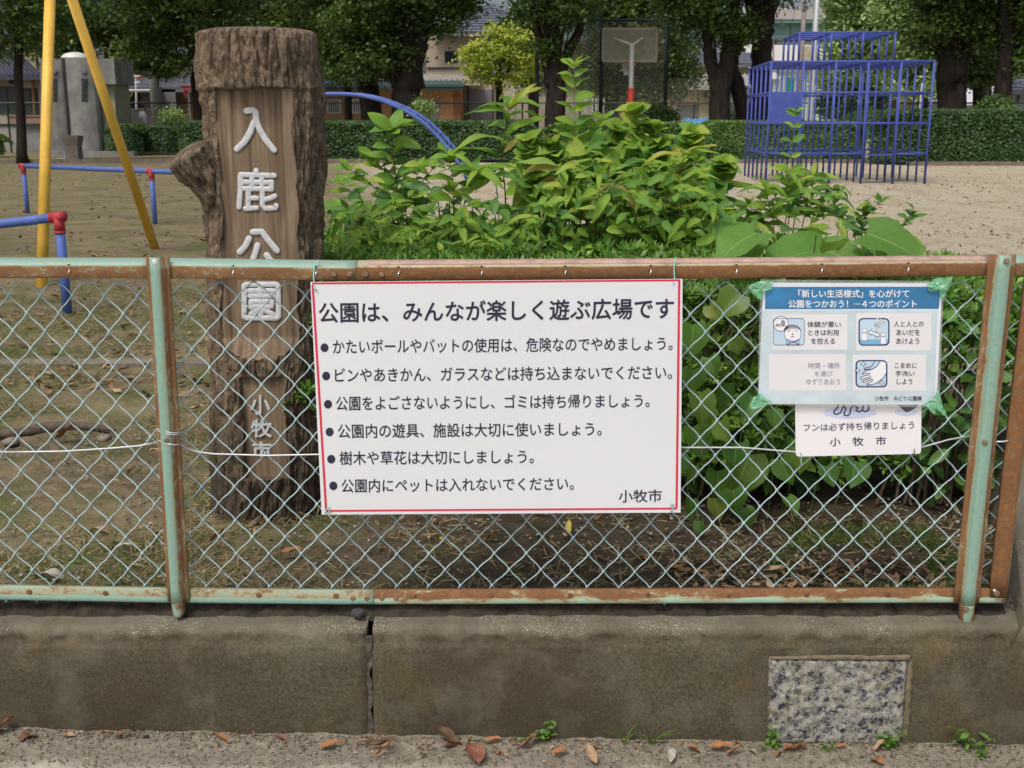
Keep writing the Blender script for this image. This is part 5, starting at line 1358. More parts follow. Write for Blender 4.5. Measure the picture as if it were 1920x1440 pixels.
# ================================================================ ARCH LADDER
arch = thing('arch_ladder', 'blue arched climbing ladder curving down behind the bushes', 'climbing frame')
tab = [(628, 176), (670, 178), (710, 187), (750, 203), (785, 223), (812, 247), (836, 273), (856, 300), (872, 328), (884, 356)]
def arc(yoff, dx):
    Y0 = 21.5 + yoff
    pts = [P(x, y, 21.5) for x, y in tab]
    pts = [Vector((p.x + dx, Y0, p.z)) for p in pts]
    c = pts[0].x
    left = [Vector((2 * c - p.x, p.y, p.z)) for p in pts[1:]][::-1]
    pts = left + pts
    pts[0].z = -0.1; pts[-1].z = -0.1
    out = []
    for i in range(len(pts) - 1):
        p0, p1, p2, p3 = pts[max(0, i - 1)], pts[i], pts[i + 1], pts[min(len(pts) - 1, i + 2)]
        for k in range(5):
            t = k / 5
            out.append(0.5 * ((2 * p1) + (p2 - p0) * t + (2 * p0 - 5 * p1 + 4 * p2 - p3) * t * t + (-p0 + 3 * p1 - 3 * p2 + p3) * t ** 3))
    return out + [pts[-1]]
ra, rbk = arc(0, 0), arc(0.34, 0.095)
for q in (ra, rbk):
    mb = MB(); mb.tube(q, 0.034, 12); mb.build('side_rail', M_blue_p, arch, smooth=True)
for i in range(3, len(ra) - 2, 4):
    mb = MB(); mb.tube([ra[i], rbk[i]], 0.018, 8); mb.build('rung', M_blue_p, arch, smooth=True)

# ================================================================ JUNGLE GYM
gym = thing('jungle_gym', 'blue steel jungle gym with a raised middle tier on the sandy court', 'climbing frame')
A_ = R(4.0); ux = Vector((-math.cos(A_), math.sin(A_), 0)); vy = Vector((math.sin(A_), math.cos(A_), 0))
corner = Vector((P(1733, 345, 22.35).x, 22.35, 0)); CS, LV = 0.622, 0.585
def gp(c, r, l): return corner + ux * CS * (5 - c) + vy * CS * r + Vector((0, 0, LV * l))
cache = {}
def pipe(a, b, r=0.021, name='pipe'):
    L = (b - a).length; key = (round(L, 2), r)
    if key not in cache:
        mb = MB(); mb.tube([(0, 0, 0), (0, 0, L)], r, 8); cache[key] = mb.mesh('pipe', M_gym, True)
    o = link(name, cache[key], gym); o.location = a; o.rotation_euler = (b - a).to_track_quat('Z', 'Y').to_euler()
for c in range(6):
    for r in range(6):
        pipe(gp(c, r, 0) - Vector((0, 0, 0.08)), gp(c, r, 4), 0.026 if r == 0 else 0.021)
for c in range(1, 5):
    for r in range(1, 5): pipe(gp(c, r, 4), gp(c, r, 5), 0.024)
for c in range(6): pipe(gp(c, 0, 4), gp(c, 5, 4), 0.022)
for r in range(6): pipe(gp(0, r, 4), gp(5, r, 4), 0.024)
for c in range(1, 5): pipe(gp(c, 1, 5), gp(c, 4, 5), 0.022)
for r in range(1, 5): pipe(gp(1, r, 5), gp(4, r, 5), 0.022)
for l in (2, 3):
    for r in (0, 5): pipe(gp(0, r, l), gp(5, r, l), 0.022)
    for c in (0, 5): pipe(gp(c, 0, l), gp(c, 5, l), 0.022)
for a, b in (((0, 0), (2, 0)), ((2, 0), (3, 0)), ((4, 0), (5, 0)), ((0, 0), (0, 5)), ((0, 5), (5, 5)), ((2, 0), (2, 3)), ((3, 0), (3, 2)), ((5, 0), (5, 5))):
    pipe(gp(*a, 1), gp(*b, 1), 0.020)
def gplate(pts, name):
    mb = MB(); n = (pts[1] - pts[0]).cross(pts[3] - pts[0]).normalized() * 0.006; mb.prism([p - n * 0.5 for p in pts], n); mb.build(name, M_gym, gym)
off = vy * -0.02
gplate([gp(0, 0, 2) + off, gp(1, 0, 2) + off, gp(1, 0, 3) + off, gp(0, 0, 3) + off], 'panel')
dz_ = Vector((0, 0, -0.03))
gplate([gp(1, 1, 3) + dz_, gp(5, 1, 3) + dz_, gp(5, 2, 3) + dz_, gp(1, 2, 3) + dz_], 'platform')
for c, r in ((0, 1), (1, 0), (3, 0), (4, 1)):
    gplate([gp(c, r, 1) + dz_, gp(c + 1, r, 1) + dz_, gp(c + 1, r + 1, 1) + dz_, gp(c, r + 1, 1) + dz_], 'platform')

# ================================================================ BASKETBALL HOOP, NET FENCE
M_gal2 = plain('grey_galvanised', (0.34, 0.34, 0.33), 0.5, 0.12, 5)
M_dgreen = plain('dark_green_steel', (0.012, 0.03, 0.025), 0.5, 0.2)
hoop = thing('basketball_hoop', 'basketball hoop seen from behind with grey perforated backboard and red padded post', 'basketball hoop')
YH = 36.0
px_ = P(1180, 300, YH).x
mb = MB(); mb.tube([(px_, YH, 0), (px_, YH, P(0, 82, YH).z)], 0.075, 14); mb.build('post', M_gal2, hoop, smooth=True)
mb = MB(); mb.tube([(px_, YH, 0.3), (px_, YH, P(0, 165, YH).z)], 0.10, 14); mb.build('pad', plain('red_pad', (0.42, 0.04, 0.02), 0.6), hoop, smooth=True)
bx0, bx1, bz0, bz1 = P(1131, 60, YH + .6).x, P(1232, 60, YH + .6).x, P(0, 114, YH + .6).z, P(0, 54, YH + .6).z
YB = YH + 0.6
mb = MB()
for z in (bz0, bz1): mb.mm((bx0, YB, z - 0.04), (bx1, YB + 0.05, z + 0.04))
for x in (bx0, bx1): mb.mm((x - 0.03, YB - 0.002, bz0), (x + 0.03, YB + 0.048, bz1))
mb.build('frame', plain('weathered_plastic', (0.26, 0.25, 0.19), 0.6), hoop)
mb = MB(); w, h = bx1 - bx0, bz1 - bz0
for sgn, yy in ((1, 0.02), (-1, 0.026)):
    k = -h
    while k < w:
        a = (bx0 + max(k, 0), bz0 + max(-k, 0)); L = min(w - max(k, 0), h - max(-k, 0))
        if L > 0.05:
            b_ = (a[0] + L, a[1] + L)
            if sgn < 0: a = (bx0 + bx1 - a[0], a[1]); b_ = (bx0 + bx1 - b_[0], b_[1])
            d = Vector((b_[0] - a[0], 0, b_[1] - a[1])).normalized(); nn = Vector((-d.z, 0, d.x)) * 0.021
            A3, B3 = Vector((a[0], YB + yy, a[1])), Vector((b_[0], YB + yy, b_[1]))
            mb.add([A3 + nn, B3 + nn, B3 - nn, A3 - nn], [(0, 1, 2, 3)])
        k += 0.088
o = mb.build('perforated_board', plain('grey_board', (0.20, 0.20, 0.15), 0.6), hoop); tag(o, kind='stuff'); solidify(o, 0.004)
mb = MB()
for sx in (1153, 1205): mb.tube([(px_, YH, P(0, 84, YH).z), (P(sx, 72, YB).x, YB, P(0, 72, YB).z)], 0.03, 8)
mb.build('brace', plain('pale_steel', (0.6, 0.6, 0.58), 0.4), hoop)
mb = MB(); zc = P(0, 116, YB).z
mb.tube([(px_ + 0.23 * math.cos(a), YB + 0.4 + 0.23 * math.sin(a), zc) for a in np.linspace(0, 2 * math.pi, 20)], 0.012, 6); mb.build('rim', M_redp, hoop)
mb = MB()
for k in range(12):
    a = k / 12 * 2 * math.pi
    for s in (1, -1):
        mb.tube([(px_ + rr * math.cos(a + s * q), YB + 0.4 + rr * math.sin(a + s * q), zc - d) for rr, q, d in ((0.23, 0, 0), (0.18, 0.26, 0.14), (0.15, 0.52, 0.28), (0.13, 0.8, 0.4))], 0.008, 4)
mb.build('net', plain('net_cord', (0.65, 0.65, 0.6), 0.8), hoop)

def chain_mat(name, col, dens=13, wid=0.10):
    t = NT(name); x = t.sep(t.tc())
    a = t.math('FRACT', t.math('MULTIPLY', t.math('ADD', x[0], x[2]), dens)); b = t.math('FRACT', t.math('MULTIPLY', t.math('SUBTRACT', x[0], x[2]), dens))
    m = t.math('MAXIMUM', t.math('LESS_THAN', a, wid), t.math('LESS_THAN', b, wid))
    t.col(col); t.rough(0.6); t.l(m, t.b.inputs['Alpha']); return t.m
M_chain = chain_mat('green_chain_link', (0.05, 0.09, 0.07))
M_chaing = chain_mat('grey_chain_link', (0.45, 0.45, 0.40), 8, 0.12)
net = thing('ball_stop_fence', 'tall dark green ball-stop fence behind the basketball hoop', 'fence')
YN = 38.5; ztn = P(0, 38, YN).z
for x in (1007, 1128, 1250):
    mb = MB(); X = P(x, 100, YN).x; mb.tube([(X, YN, 0), (X, YN, ztn + (0 if x > 1010 else -0.4))], 0.07, 10); mb.build('post', M_dgreen, net, smooth=True)
mb = MB(); mb.tube([(P(1095, 38, YN).x, YN, ztn), (P(1282, 38, YN).x, YN, ztn)], 0.05, 8); mb.build('top_rail', M_dgreen, net)
mb = MB(); mb.add([(P(1010, 100, YN).x, YN + 0.08, 0), (P(1400, 100, YN).x, YN + 0.08, 0), (P(1400, 100, YN).x, YN + 0.08, 2.6), (P(1250, 100, YN).x, YN + 0.08, 2.6), (P(1250, 100, YN).x, YN + 0.08, ztn), (P(1128, 100, YN).x, YN + 0.08, ztn), (P(1128, 100, YN).x, YN + 0.08, ztn), (P(1010, 100, YN).x, YN + 0.08, ztn - .4)], [(0, 1, 2, 3, 4, 5, 6, 7)])
mb.build('netting', M_chaing, net)
lf = thing('boundary_fence', 'low dark chain-link fence along the far side of the park', 'fence')
YF = 44.0; zf = P(0, 193, YF).z
mb = MB(); mb.tube([(-30, YF, zf), (30, YF, zf)], 0.03, 6); mb.build('top_rail', M_dgreen, lf)
pm = None
for i in range(24):
    x = -26 + i * 2.2
    if pm is None:
        mb = MB(); mb.tube([(0, 0, 0), (0, 0, zf)], 0.035, 8); pm = mb.mesh('post', M_dgreen)
    o = link('post', pm, lf, (x, YF, 0))
mb = MB(); mb.add([(-30, YF + 0.04, 0), (30, YF + 0.04, 0), (30, YF + 0.04, zf), (-30, YF + 0.04, zf)], [(0, 1, 2, 3)]); mb.build('netting', M_chain, lf)

# ================================================================ LEAF SHAPES
def leaf_mesh(name, kind, mt, droop=0.3, fold=0.25, wave=0.03, seed=0):
    rr = random.Random(seed); nu, nv = 7, 10; V = []; UV = []
    for i in range(nv):
        t = i / (nv - 1)
        if kind == 'lance': w = 0.115 * (math.sin(math.pi * t ** 0.8) ** 0.8) * (1 - 0.25 * t)
        elif kind == 'ovate': w = 0.23 * (math.sin(math.pi * min(1, t ** 0.85)) ** 0.75)
        elif kind == 'heart': w = 0.46 * (math.sin(math.pi * min(1, (t * 0.94 + 0.06) ** 0.62)) ** 0.8) * (1 - 0.28 * t ** 3)
        elif kind == 'broad': w = 0.44 * (math.sin(math.pi * min(1, (t * 0.9 + 0.1) ** 0.68)) ** 0.62)
        elif kind == 'dry': w = 0.24 * (math.sin(math.pi * min(1, t ** 0.9)) ** 0.7)
        w = max(w, 0.003 if i == nv - 1 or i == 0 else 0.008)
        ang = -droop * t * 1.6
        # arc-length curve
        if abs(droop) > 1e-3:
            y = math.sin(droop * 1.6 * t) / (droop * 1.6); z = -(1 - math.cos(droop * 1.6 * t)) / (droop * 1.6)
        else: y, z = t, 0
        for j in range(nu):
            u = -1 + 2 * j / (nu - 1)
            x = u * w; a = abs(u)
            yy = y
            if kind in ('heart', 'broad'): yy -= 0.13 * a ** 1.5 * max(0, 1 - t * 2.2)
            if kind == 'broad': x *= 1 + 0.06 * math.sin(t * 21 + seed)
            zz = z + fold * a * w + wave * math.sin(t * 9 + u * 2.5 + seed) * a
            if kind == 'dry':
                zz = z + 0.9 * (a ** 2) * w * (0.6 + rr.random() * 0.1) + 0.05 * math.sin(t * 11 + seed * 2 + u) ; x *= 0.85
            V.append((x, yy, zz)); UV.append((0.5 + u * 0.5, t))
    me = np_mesh(name, np.array(V), grid_faces(nv, nu), mt, True, uv=np.array(UV))
    return me
ML_fresh = leafmat('fresh_leaf', (0.17, 0.33, 0.035), (0.30, 0.48, 0.06), (0.44, 0.52, 0.08), veins=0.3, objrnd=True, trans=0.42, rough=0.6, spec=0.3)
ML_mid = leafmat('mid_leaf', (0.09, 0.23, 0.04), (0.18, 0.36, 0.06), (0.28, 0.44, 0.07), veins=0.25, objrnd=True, trans=0.36, rough=0.55, spec=0.32)
ML_dark = leafmat('dark_leaf', (0.04, 0.12, 0.025), (0.08, 0.19, 0.04), (0.12, 0.24, 0.045), veins=0.25, objrnd=True, trans=0.2, rough=0.45, spec=0.4)
ML_yel = leafmat('yellowing_leaf', (0.24, 0.33, 0.03), (0.40, 0.42, 0.05), (0.42, 0.26, 0.12), veins=0.3, objrnd=True, trans=0.35)
ML_broad = leafmat('broad_leaf', (0.09, 0.22, 0.035), (0.15, 0.31, 0.045), None, veins=0.5, objrnd=True, trans=0.35, rough=0.5)
ML_shade = leafmat('heart_leaf', (0.045, 0.14, 0.02), (0.095, 0.22, 0.03), (0.22, 0.27, 0.05), veins=0.4, objrnd=True, trans=0.4)
M_stem = plain('brown_stem', (0.09, 0.06, 0.04), 0.8, 0.3, 20)
M_gstem = plain('green_stem', (0.12, 0.17, 0.05), 0.6, 0.3, 20)
LM = {}
def lm(kind, mt, v):
    k = (kind, mt.name, v)
    if k not in LM:
        dr = {'lance': (0.75, 1.05, 0.5), 'ovate': (0.25, 0.5, 0.1), 'heart': (0.22, 0.45, 0.1), 'broad': (0.35, 0.6, 0.5), 'dry': (0.5, -0.6, 0.9)}[kind][v % 3]
        LM[k] = leaf_mesh('leaf', kind, mt, dr, 0.3, 0.03, v)
    return LM[k]
def orient(d, up, roll=0.0):
    y = Vector(d).normalized(); up = Vector(up)
    x = y.cross(up)
    if x.length < 1e-4: x = Vector((1, 0, 0))
    x.normalize(); z = x.cross(y).normalized()
    m = Matrix((x, y, z)).transposed()
    return m @ Matrix.Rotation(roll, 3, 'Y')
def put_leaf(parent, pos, d, size, kind, mt, rr, up=(0, 0, 1), name='leaf', roll=None):
    o = link(name, lm(kind, mt, rr.randrange(3)), parent)
    m = orient(d, up, rr.uniform(-0.5, 0.5) if roll is None else roll).to_4x4()
    o.matrix_basis = Matrix.Translation(pos) @ m @ Matrix.Diagonal((size * rr.uniform(0.85, 1.15), size, size, 1))
    return o
PXM = lambda Y: FPX / (Y * 1.0)      # rough pixels per metre at distance Y
def stem(parent, px, Y, kind, mts, lpx, n, arr='alt', start=0.3, elev=35, rr=None, rad=0.004, jitter=0.05, toground=True, topn=0, dY=0.0):
    rr = rr or random
    pts = [P(x, y, Y + dY * i / max(1, len(px) - 1)) for i, (x, y) in enumerate(px)]
    if toground: pts = [Vector((pts[0].x + rr.uniform(-.05, .05), Y + rr.uniform(-.05, .05), 0.0))] + pts
    # smooth
    fine = []
    for i in range(len(pts) - 1):
        p0, p1, p2, p3 = pts[max(0, i - 1)], pts[i], pts[i + 1], pts[min(len(pts) - 1, i + 2)]
        for k in range(6):
            t = k / 6
            fine.append(0.5 * ((2 * p1) + (p2 - p0) * t + (2 * p0 - 5 * p1 + 4 * p2 - p3) * t * t + (-p0 + 3 * p1 - 3 * p2 + p3) * t ** 3))
    fine.append(pts[-1])
    mb = MB(); N = len(fine); mb.tube(fine, [rad * (1 - 0.7 * i / (N - 1)) for i in range(N)], 5); mb.build('stem', M_stem if rad > 0.003 else M_gstem, parent, smooth=True)
    L = lpx / PXM(Y); az = rr.uniform(0, 6.28); s0 = int(N * (start + (1 - start) * 0.0))
    vis0 = (7 if toground else 0)
    def at(f):
        x = vis0 + (N - 1 - vis0) * f; i = min(N - 2, int(x)); return fine[i].lerp(fine[i + 1], x - i), (fine[i + 1] - fine[i]).normalized()
    for k in range(n):
        f = start + (1 - start) * (k + 0.5) / n
        p, tdir = at(f)
        size = L * (1.0 - 0.35 * max(0, f - 0.75) * 4 * 0.6) * rr.uniform(0.75, 1.15)
        azs = [az] if arr == 'alt' else [az, az + math.pi]
        az += 2.4 if arr == 'alt' else (math.pi / 2 if arr == 'opp' else rr.uniform(-0.3, 0.3))
        if arr == 'flat': azs = [rr.uniform(-.35, .35), math.pi + rr.uniform(-.35, .35)]
        for a in azs:
            e = R(elev + rr.uniform(-15, 15) + (25 if f > 0.93 else 0))
            d = Vector((math.cos(a) * math.cos(e), math.sin(a) * math.cos(e), math.sin(e)))
            put_leaf(parent, p, d, size, kind, rr.choice(mts), rr, up=(rr.gauss(0, .25), -0.65 + rr.gauss(0, .2), 0.85))
    if topn:
        p = fine[-1]
        for k in range(topn):
            a = az + k * 2 * math.pi / topn + rr.uniform(-.2, .2); e = R(elev + rr.uniform(-10, 18))
            put_leaf(parent, p, Vector((math.cos(a) * math.cos(e), math.sin(a) * math.cos(e), math.sin(e))), L * rr.uniform(0.7, 1.0), kind, rr.choice(mts), rr, up=(0, -.4, 1))

# ---------------------------------------------------------------- azalea hedge (small whorled leaves nobody could count)
def sprig_template(nl=7, L=0.034, seed=0):
    rr = random.Random(seed); V = []; F = []
    for k in range(nl):
        a = k * 2.4 + rr.uniform(-.3, .3); e = R(rr.uniform(5, 60)); s = L * rr.uniform(0.7, 1.15)
        d = Vector((math.cos(a) * math.cos(e), math.sin(a) * math.cos(e), math.sin(e))); sd = Vector((-math.sin(a), math.cos(a), 0)); nn = d.cross(sd)
        b = len(V)
        V += [d * 0.003, d * s * 0.5 + sd * s * 0.2 - nn * s * 0.06, d * s * 0.5 + nn * s * 0.02, d * s * 0.5 - sd * s * 0.2 - nn * s * 0.06, d * s + nn * s * 0.12 * 1,
              ]
        F += [(b, b + 1, b + 2), (b, b + 2, b + 3), (b + 1, b + 4, b + 2), (b + 2, b + 4, b + 3)]
    return np.array([tuple(v) for v in V]), np.array(F)
def rot_from_dirs(D, spin):
    """rotation matrices taking +Z to D with a spin"""
    D = D / np.linalg.norm(D, axis=1, keepdims=True)
    ref = np.where(np.abs(D[:, 2:3]) < 0.95, np.array([[0, 0, 1.0]]), np.array([[1.0, 0, 0]]))
    X = np.cross(ref, D); X /= np.linalg.norm(X, axis=1, keepdims=True); Yv = np.cross(D, X)
    c, s = np.cos(spin)[:, None], np.sin(spin)[:, None]
    X2 = X * c + Yv * s; Y2 = -X * s + Yv * c
    return np.stack([X2, Y2, D], -1)
def scatter(tv, tf, pos, D, scale, spin=None, shade=None, r=None):
    r = r or rng
    n = len(pos); spin = r.uniform(0, 6.28, n) if spin is None else spin
    M = rot_from_dirs(D, spin)
    V = np.einsum('nij,kj->nki', M, tv) * scale[:, None, None] + pos[:, None, :]
    F = (tf[None] + (np.arange(n) * len(tv))[:, None, None]).reshape(-1, tf.shape[1])
    if shade is None: shade = r.uniform(0, 1, n)
    return V.reshape(-1, 3), F, np.repeat(shade, len(tv))
ML_az = leafmat('azalea_leaf', (0.07, 0.17, 0.03), (0.16, 0.32, 0.05), (0.36, 0.52, 0.11), trans=0.25, rough=0.4)
az = thing('azalea_hedge', 'dense clipped azalea hedge with small whorled leaves directly behind the fence', 'hedge')
def azalea():
    r = np.random.default_rng(3); n = 14000
    x = r.uniform(-0.85, 1.98, n); y = 3.45 + 1.7 * r.random(n) ** 1.5
    top = 0.80 - 0.10 * np.clip((x - 0.9) / 0.8, 0, 1) + 0.10 * (fbm(x * 3, y * 3, 0, 3, 4) - 0.5) - 0.10 * np.clip((3.75 - y) / 0.3, 0, 1) - 0.12 * np.clip((y - 4.7) / 0.4, 0, 1)
    edge = np.minimum(1, (1.98 - x) / 0.25); top = top * (0.65 + 0.35 * edge)
    dep = r.random(n) ** 1.6
    front = r.random(n) < 0.42
    z = np.where(front, 0.10 + (top - 0.10) * r.random(n) ** 0.8, top - dep * 0.18)
    y = np.where(front, 3.42 + 0.22 * dep + 0.10 * np.clip((z - 0.4) / 0.4, 0, 1) + (0.20 * (fbm(x * 4, z * 4, 0, 3, 8) - 0.5)) + 0.25 * np.clip(0.35 - z, 0, 1), y)
    holes = fbm(x * 3.2, z * 4.0, y * 2, 3, 15)
    keep = ~(front & (holes > 0.60))
    x, y, z, front, dep = x[keep], y[keep], z[keep], front[keep], dep[keep]; n = len(x)
    D = np.stack([r.normal(0, 0.45, n), np.where(front, -0.7, -0.15) + r.normal(0, 0.35, n), np.where(front, 0.7, 1.0) + r.normal(0, .2, n)], -1)
    tv, tf = sprig_template(8, 0.040, 1)
    V, F, S = scatter(tv, tf, np.stack([x, y, z], -1), D, r.uniform(0.7, 1.25, n), r=r, shade=np.clip(r.normal(0.5, 0.25, n), 0, 1))
    o = link('foliage', np_mesh('foliage', V, F, ML_az, False, rnd=S), az); tag(o, kind='stuff')
    mb = MB(); rr = random.Random(5)
    for k in range(230):
        x0 = rr.uniform(-0.7, 1.65); y0 = rr.uniform(3.6, 4.7); p = Vector((x0, y0, 0)); d = Vector((rr.gauss(0, .35), rr.gauss(-.15, .3), 1)); pts = [p]
        for s in range(6):
            d += Vector((rr.gauss(0, .18), rr.gauss(0, .18), 0)); p = p + d.normalized() * 0.12; pts.append(p.copy())
        mb.tube(pts, [0.006 * (1 - i / 9) for i in range(7)], 4, cap=False)
    # bare twig fan near the poster
    for k in range(70):
        b = P(1300 + rr.uniform(0, 60), 760 + rr.uniform(-60, 60), 3.6); e = P(1300 + rr.uniform(-20, 180), 540 + rr.uniform(-10, 120), 3.35 + rr.uniform(0, .2))
        m = b.lerp(e, 0.5) + Vector((rr.uniform(-.02, .02), rr.uniform(-.02, .02), rr.uniform(0, .03)))
        mb.tube([b, m, e], [0.003, 0.002, 0.001], 4, cap=False)
    o = mb.build('twigs', plain('grey_twig', (0.16, 0.115, 0.085), 0.85, 0.4, 30), az); tag(o, kind='stuff')
azalea()

# ---------------------------------------------------------------- saplings growing out of the hedge
rr1 = random.Random(11)
tl = thing('tallow_sapling', 'bright green sapling with rounded pointed leaves forming the crown of the thicket', 'sapling')
for px in ([(1190, 460), (1198, 340), (1190, 208)], [(1150, 460), (1122, 320), (1112, 262)], [(1080, 450), (1050, 330), (1035, 272)], [(1250, 450), (1285, 320), (1300, 250)], [(1225, 450), (1240, 330), (1222, 240)],
           [(1300, 430), (1340, 350), (1358, 305)], [(1130, 430), (1150, 300), (1160, 240)], [(1020, 440), (1000, 330), (990, 265)]):
    stem(tl, px, 4.35 + rr1.uniform(-.2, .3), 'heart', [ML_fresh, ML_fresh, ML_mid], 40, 42, 'alt', 0.02, 12, rr1, 0.005, topn=4)
t_ = thing('privet_shoot', 'tall upright shoot with paired pointed leaves, the highest tip of the thicket', 'sapling')
stem(t_, [(1088, 420), (1078, 260), (1077, 122)], 4.4, 'ovate', [ML_fresh, ML_mid], 38, 11, 'flat', 0.08, 38, rr1, 0.003, topn=2)
stem(t_, [(1095, 330), (1102, 270), (1135, 218)], 4.45, 'ovate', [ML_mid, ML_fresh], 36, 5, 'flat', 0.2, 40, rr1, 0.0025, toground=False)
stem(t_, [(1085, 300), (1062, 240)], 4.42, 'ovate', [ML_fresh], 36, 4, 'flat', 0.2, 40, rr1, 0.0025, toground=False)
t_ = thing('peach_sapling', 'sapling with long drooping lance-shaped leaves rising right of the blue arch', 'sapling')
stem(t_, [(948, 420), (942, 300), (955, 203)], 4.3, 'lance', [ML_fresh, ML_yel, ML_mid], 98, 15, 'alt', 0.15, 30, rr1, 0.004, topn=5)
stem(t_, [(935, 400), (915, 330), (890, 322)], 4.2, 'lance', [ML_fresh, ML_mid], 85, 9, 'alt', 0.3, 25, rr1, 0.003, topn=3)
t_ = thing('peach_sapling', 'sapling with yellowish drooping leaves standing at the right shoulder of the thicket', 'sapling')
stem(t_, [(1285, 440), (1283, 350), (1281, 291)], 4.15, 'lance', [ML_fresh, ML_yel], 88, 10, 'alt', 0.2, 25, rr1, 0.004, topn=5)
stem(t_, [(1290, 460), (1288, 420), (1292, 394)], 4.1, 'lance', [ML_fresh, ML_mid], 75, 4, 'alt', 0.3, 25, rr1, 0.003, topn=5)
t_ = thing('peach_sapling', 'sapling with hanging bronze and green leaves in the middle of the thicket', 'sapling')
stem(t_, [(1060, 440), (1055, 340), (1048, 312)], 4.1, 'lance', [ML_yel, ML_mid, ML_yel], 90, 5, 'alt', 0.4, 5, rr1, 0.004, topn=4)
stem(t_, [(1150, 440), (1148, 380), (1145, 348)], 4.05, 'lance', [ML_yel, ML_yel, ML_fresh], 92, 3, 'alt', 0.4, 0, rr1, 0.004, topn=4)
stem(t_, [(1090, 470), (1088, 400), (1084, 378)], 4.0, 'lance', [ML_fresh, ML_mid], 68, 6, 'alt', 0.3, 30, rr1, 0.004, topn=6)
t_ = thing('camellia_sapling', 'left-hand sapling with glossy oblong leaves in whorls beside the log post', 'sapling')
stem(t_, [(748, 440), (742, 330), (732, 245)], 4.4, 'ovate', [ML_mid, ML_fresh, ML_mid], 62, 20, 'alt', 0.1, 18, rr1, 0.005, topn=6)
for px in ([(745, 410), (700, 350), (655, 318)], [(745, 420), (690, 385), (640, 345)], [(748, 400), (800, 330), (838, 285)], [(745, 430), (770, 360), (790, 310)], [(742, 440), (690, 420), (650, 400)], [(748, 380), (720, 320), (700, 300)]):
    stem(t_, px, 4.4 + rr1.uniform(-.2, .2), 'ovate', [ML_mid, ML_mid, ML_fresh], 42, 10, 'alt', 0.15, 20, rr1, 0.003, toground=False, topn=3)
t_ = thing('camellia_sapling', 'second glossy-leaved sapling just right of the first, with a thin brown stem', 'sapling')
stem(t_, [(850, 460), (850, 350), (843, 297)], 4.3, 'ovate', [ML_mid, ML_fresh], 50, 14, 'alt', 0.15, 20, rr1, 0.004, topn=4)
stem(t_, [(852, 430), (880, 360), (895, 330)], 4.3, 'ovate', [ML_mid, ML_fresh], 48, 8, 'alt', 0.2, 20, rr1, 0.003, toground=False, topn=3)
t_ = thing('willow_leaf_shoot', 'pale green leafy shoot low in the hedge left of centre, just over the rail', 'shoot')
stem(t_, [(775, 480), (770, 465), (765, 452)], 3.75, 'lance', [ML_fresh], 44, 2, 'alt', 0.5, 35, rr1, 0.002, topn=5)
stem(t_, [(790, 475), (790, 450), (786, 436)], 3.8, 'lance', [ML_fresh], 44, 2, 'alt', 0.5, 35, rr1, 0.002, topn=5)
t_ = thing('thin_shoot', 'thin solitary shoot with small paired leaves in front of the blue jungle gym', 'shoot')
stem(t_, [(1478, 430), (1480, 330), (1492, 210)], 4.2, 'ovate', [ML_mid, ML_fresh], 27, 8, 'flat', 0.1, 35, rr1, 0.0022, topn=2)
t_ = thing('willow_leaf_shrub', 'bushy sapling with narrow drooping leaves below the jungle gym', 'sapling')
for px in ([(1470, 460), (1480, 390), (1478, 330)], [(1450, 460), (1445, 400), (1435, 350)], [(1500, 460), (1520, 380), (1525, 330)], [(1510, 460), (1545, 400), (1560, 355)], [(1440, 460), (1420, 420), (1405, 385)], [(1485, 450), (1500, 380), (1505, 345)]):
    stem(t_, px, 4.25 + rr1.uniform(-.15, .15), 'lance', [ML_mid, ML_fresh], 62, 17, 'alt', 0.1, 25, rr1, 0.003, topn=4)
t_ = thing('small_leaf_shrub', 'sparse shrub with small dark oval leaves at the right end of the hedge', 'shrub')
for px in ([(1560, 480), (1600, 420), (1652, 378)], [(1640, 480), (1680, 435), (1712, 402)], [(1600, 480), (1610, 440), (1620, 400)], [(1590, 470), (1570, 400), (1565, 370)]):
    stem(t_, px, 4.1 + rr1.uniform(-.1, .1), 'ovate', [ML_dark, ML_mid], 26, 15, 'alt', 0.1, 30, rr1, 0.0025, topn=3)
    stem(t_, px, 4.15, 'lance', [ML_mid, ML_fresh], 48, 5, 'alt', 0.5, 25, rr1, 0.002, toground=False)
# general mass of leaves between the saplings
def mass(label, x0, x1, ytop, ybot, Y0, Y1, n, kind, mts, lp, seed, cat='shrub', name='leafy_shrub'):
    rr = random.Random(seed); t = thing(name, label, cat)
    for k in range(n):
        px = rr.uniform(x0, x1); py = rr.uniform(ytop(px), ybot); Y = rr.uniform(Y0, Y1)
        a = rr.uniform(0, 6.28); e = R(rr.uniform(-35, 35))
        d = Vector((math.cos(a) * math.cos(e), math.sin(a) * math.cos(e) - 0.35, math.sin(e)))
        put_leaf(t, P(px, py, Y), d, rr.uniform(*lp) / PXM(Y), kind, rr.choice(mts), rr, up=(rr.gauss(0, .35), -0.7 + rr.gauss(0, .3), 0.8))
    mb = MB()
    for k in range(16):
        px = x0 + (x1 - x0) * (k + .5) / 16; p = P(px, ytop(px) + 20, (Y0 + Y1) / 2)
        mb.tube([(p.x + rr.uniform(-.1, .1), p.y, 0), (p.x + rr.uniform(-.05, .05), p.y, p.z / 2), p], [0.006, 0.005, 0.002], 5, cap=False)
    mb.build('stem', M_stem, t, smooth=True)
    return t
mass('lower leafy undergrowth filling the left half of the thicket above the azaleas', 618, 960, lambda x: 375 - 30 * math.sin((x - 625) / 90), 480, 3.9, 4.8, 290, 'ovate', [ML_mid, ML_mid, ML_fresh, ML_dark], (26, 44), 21)
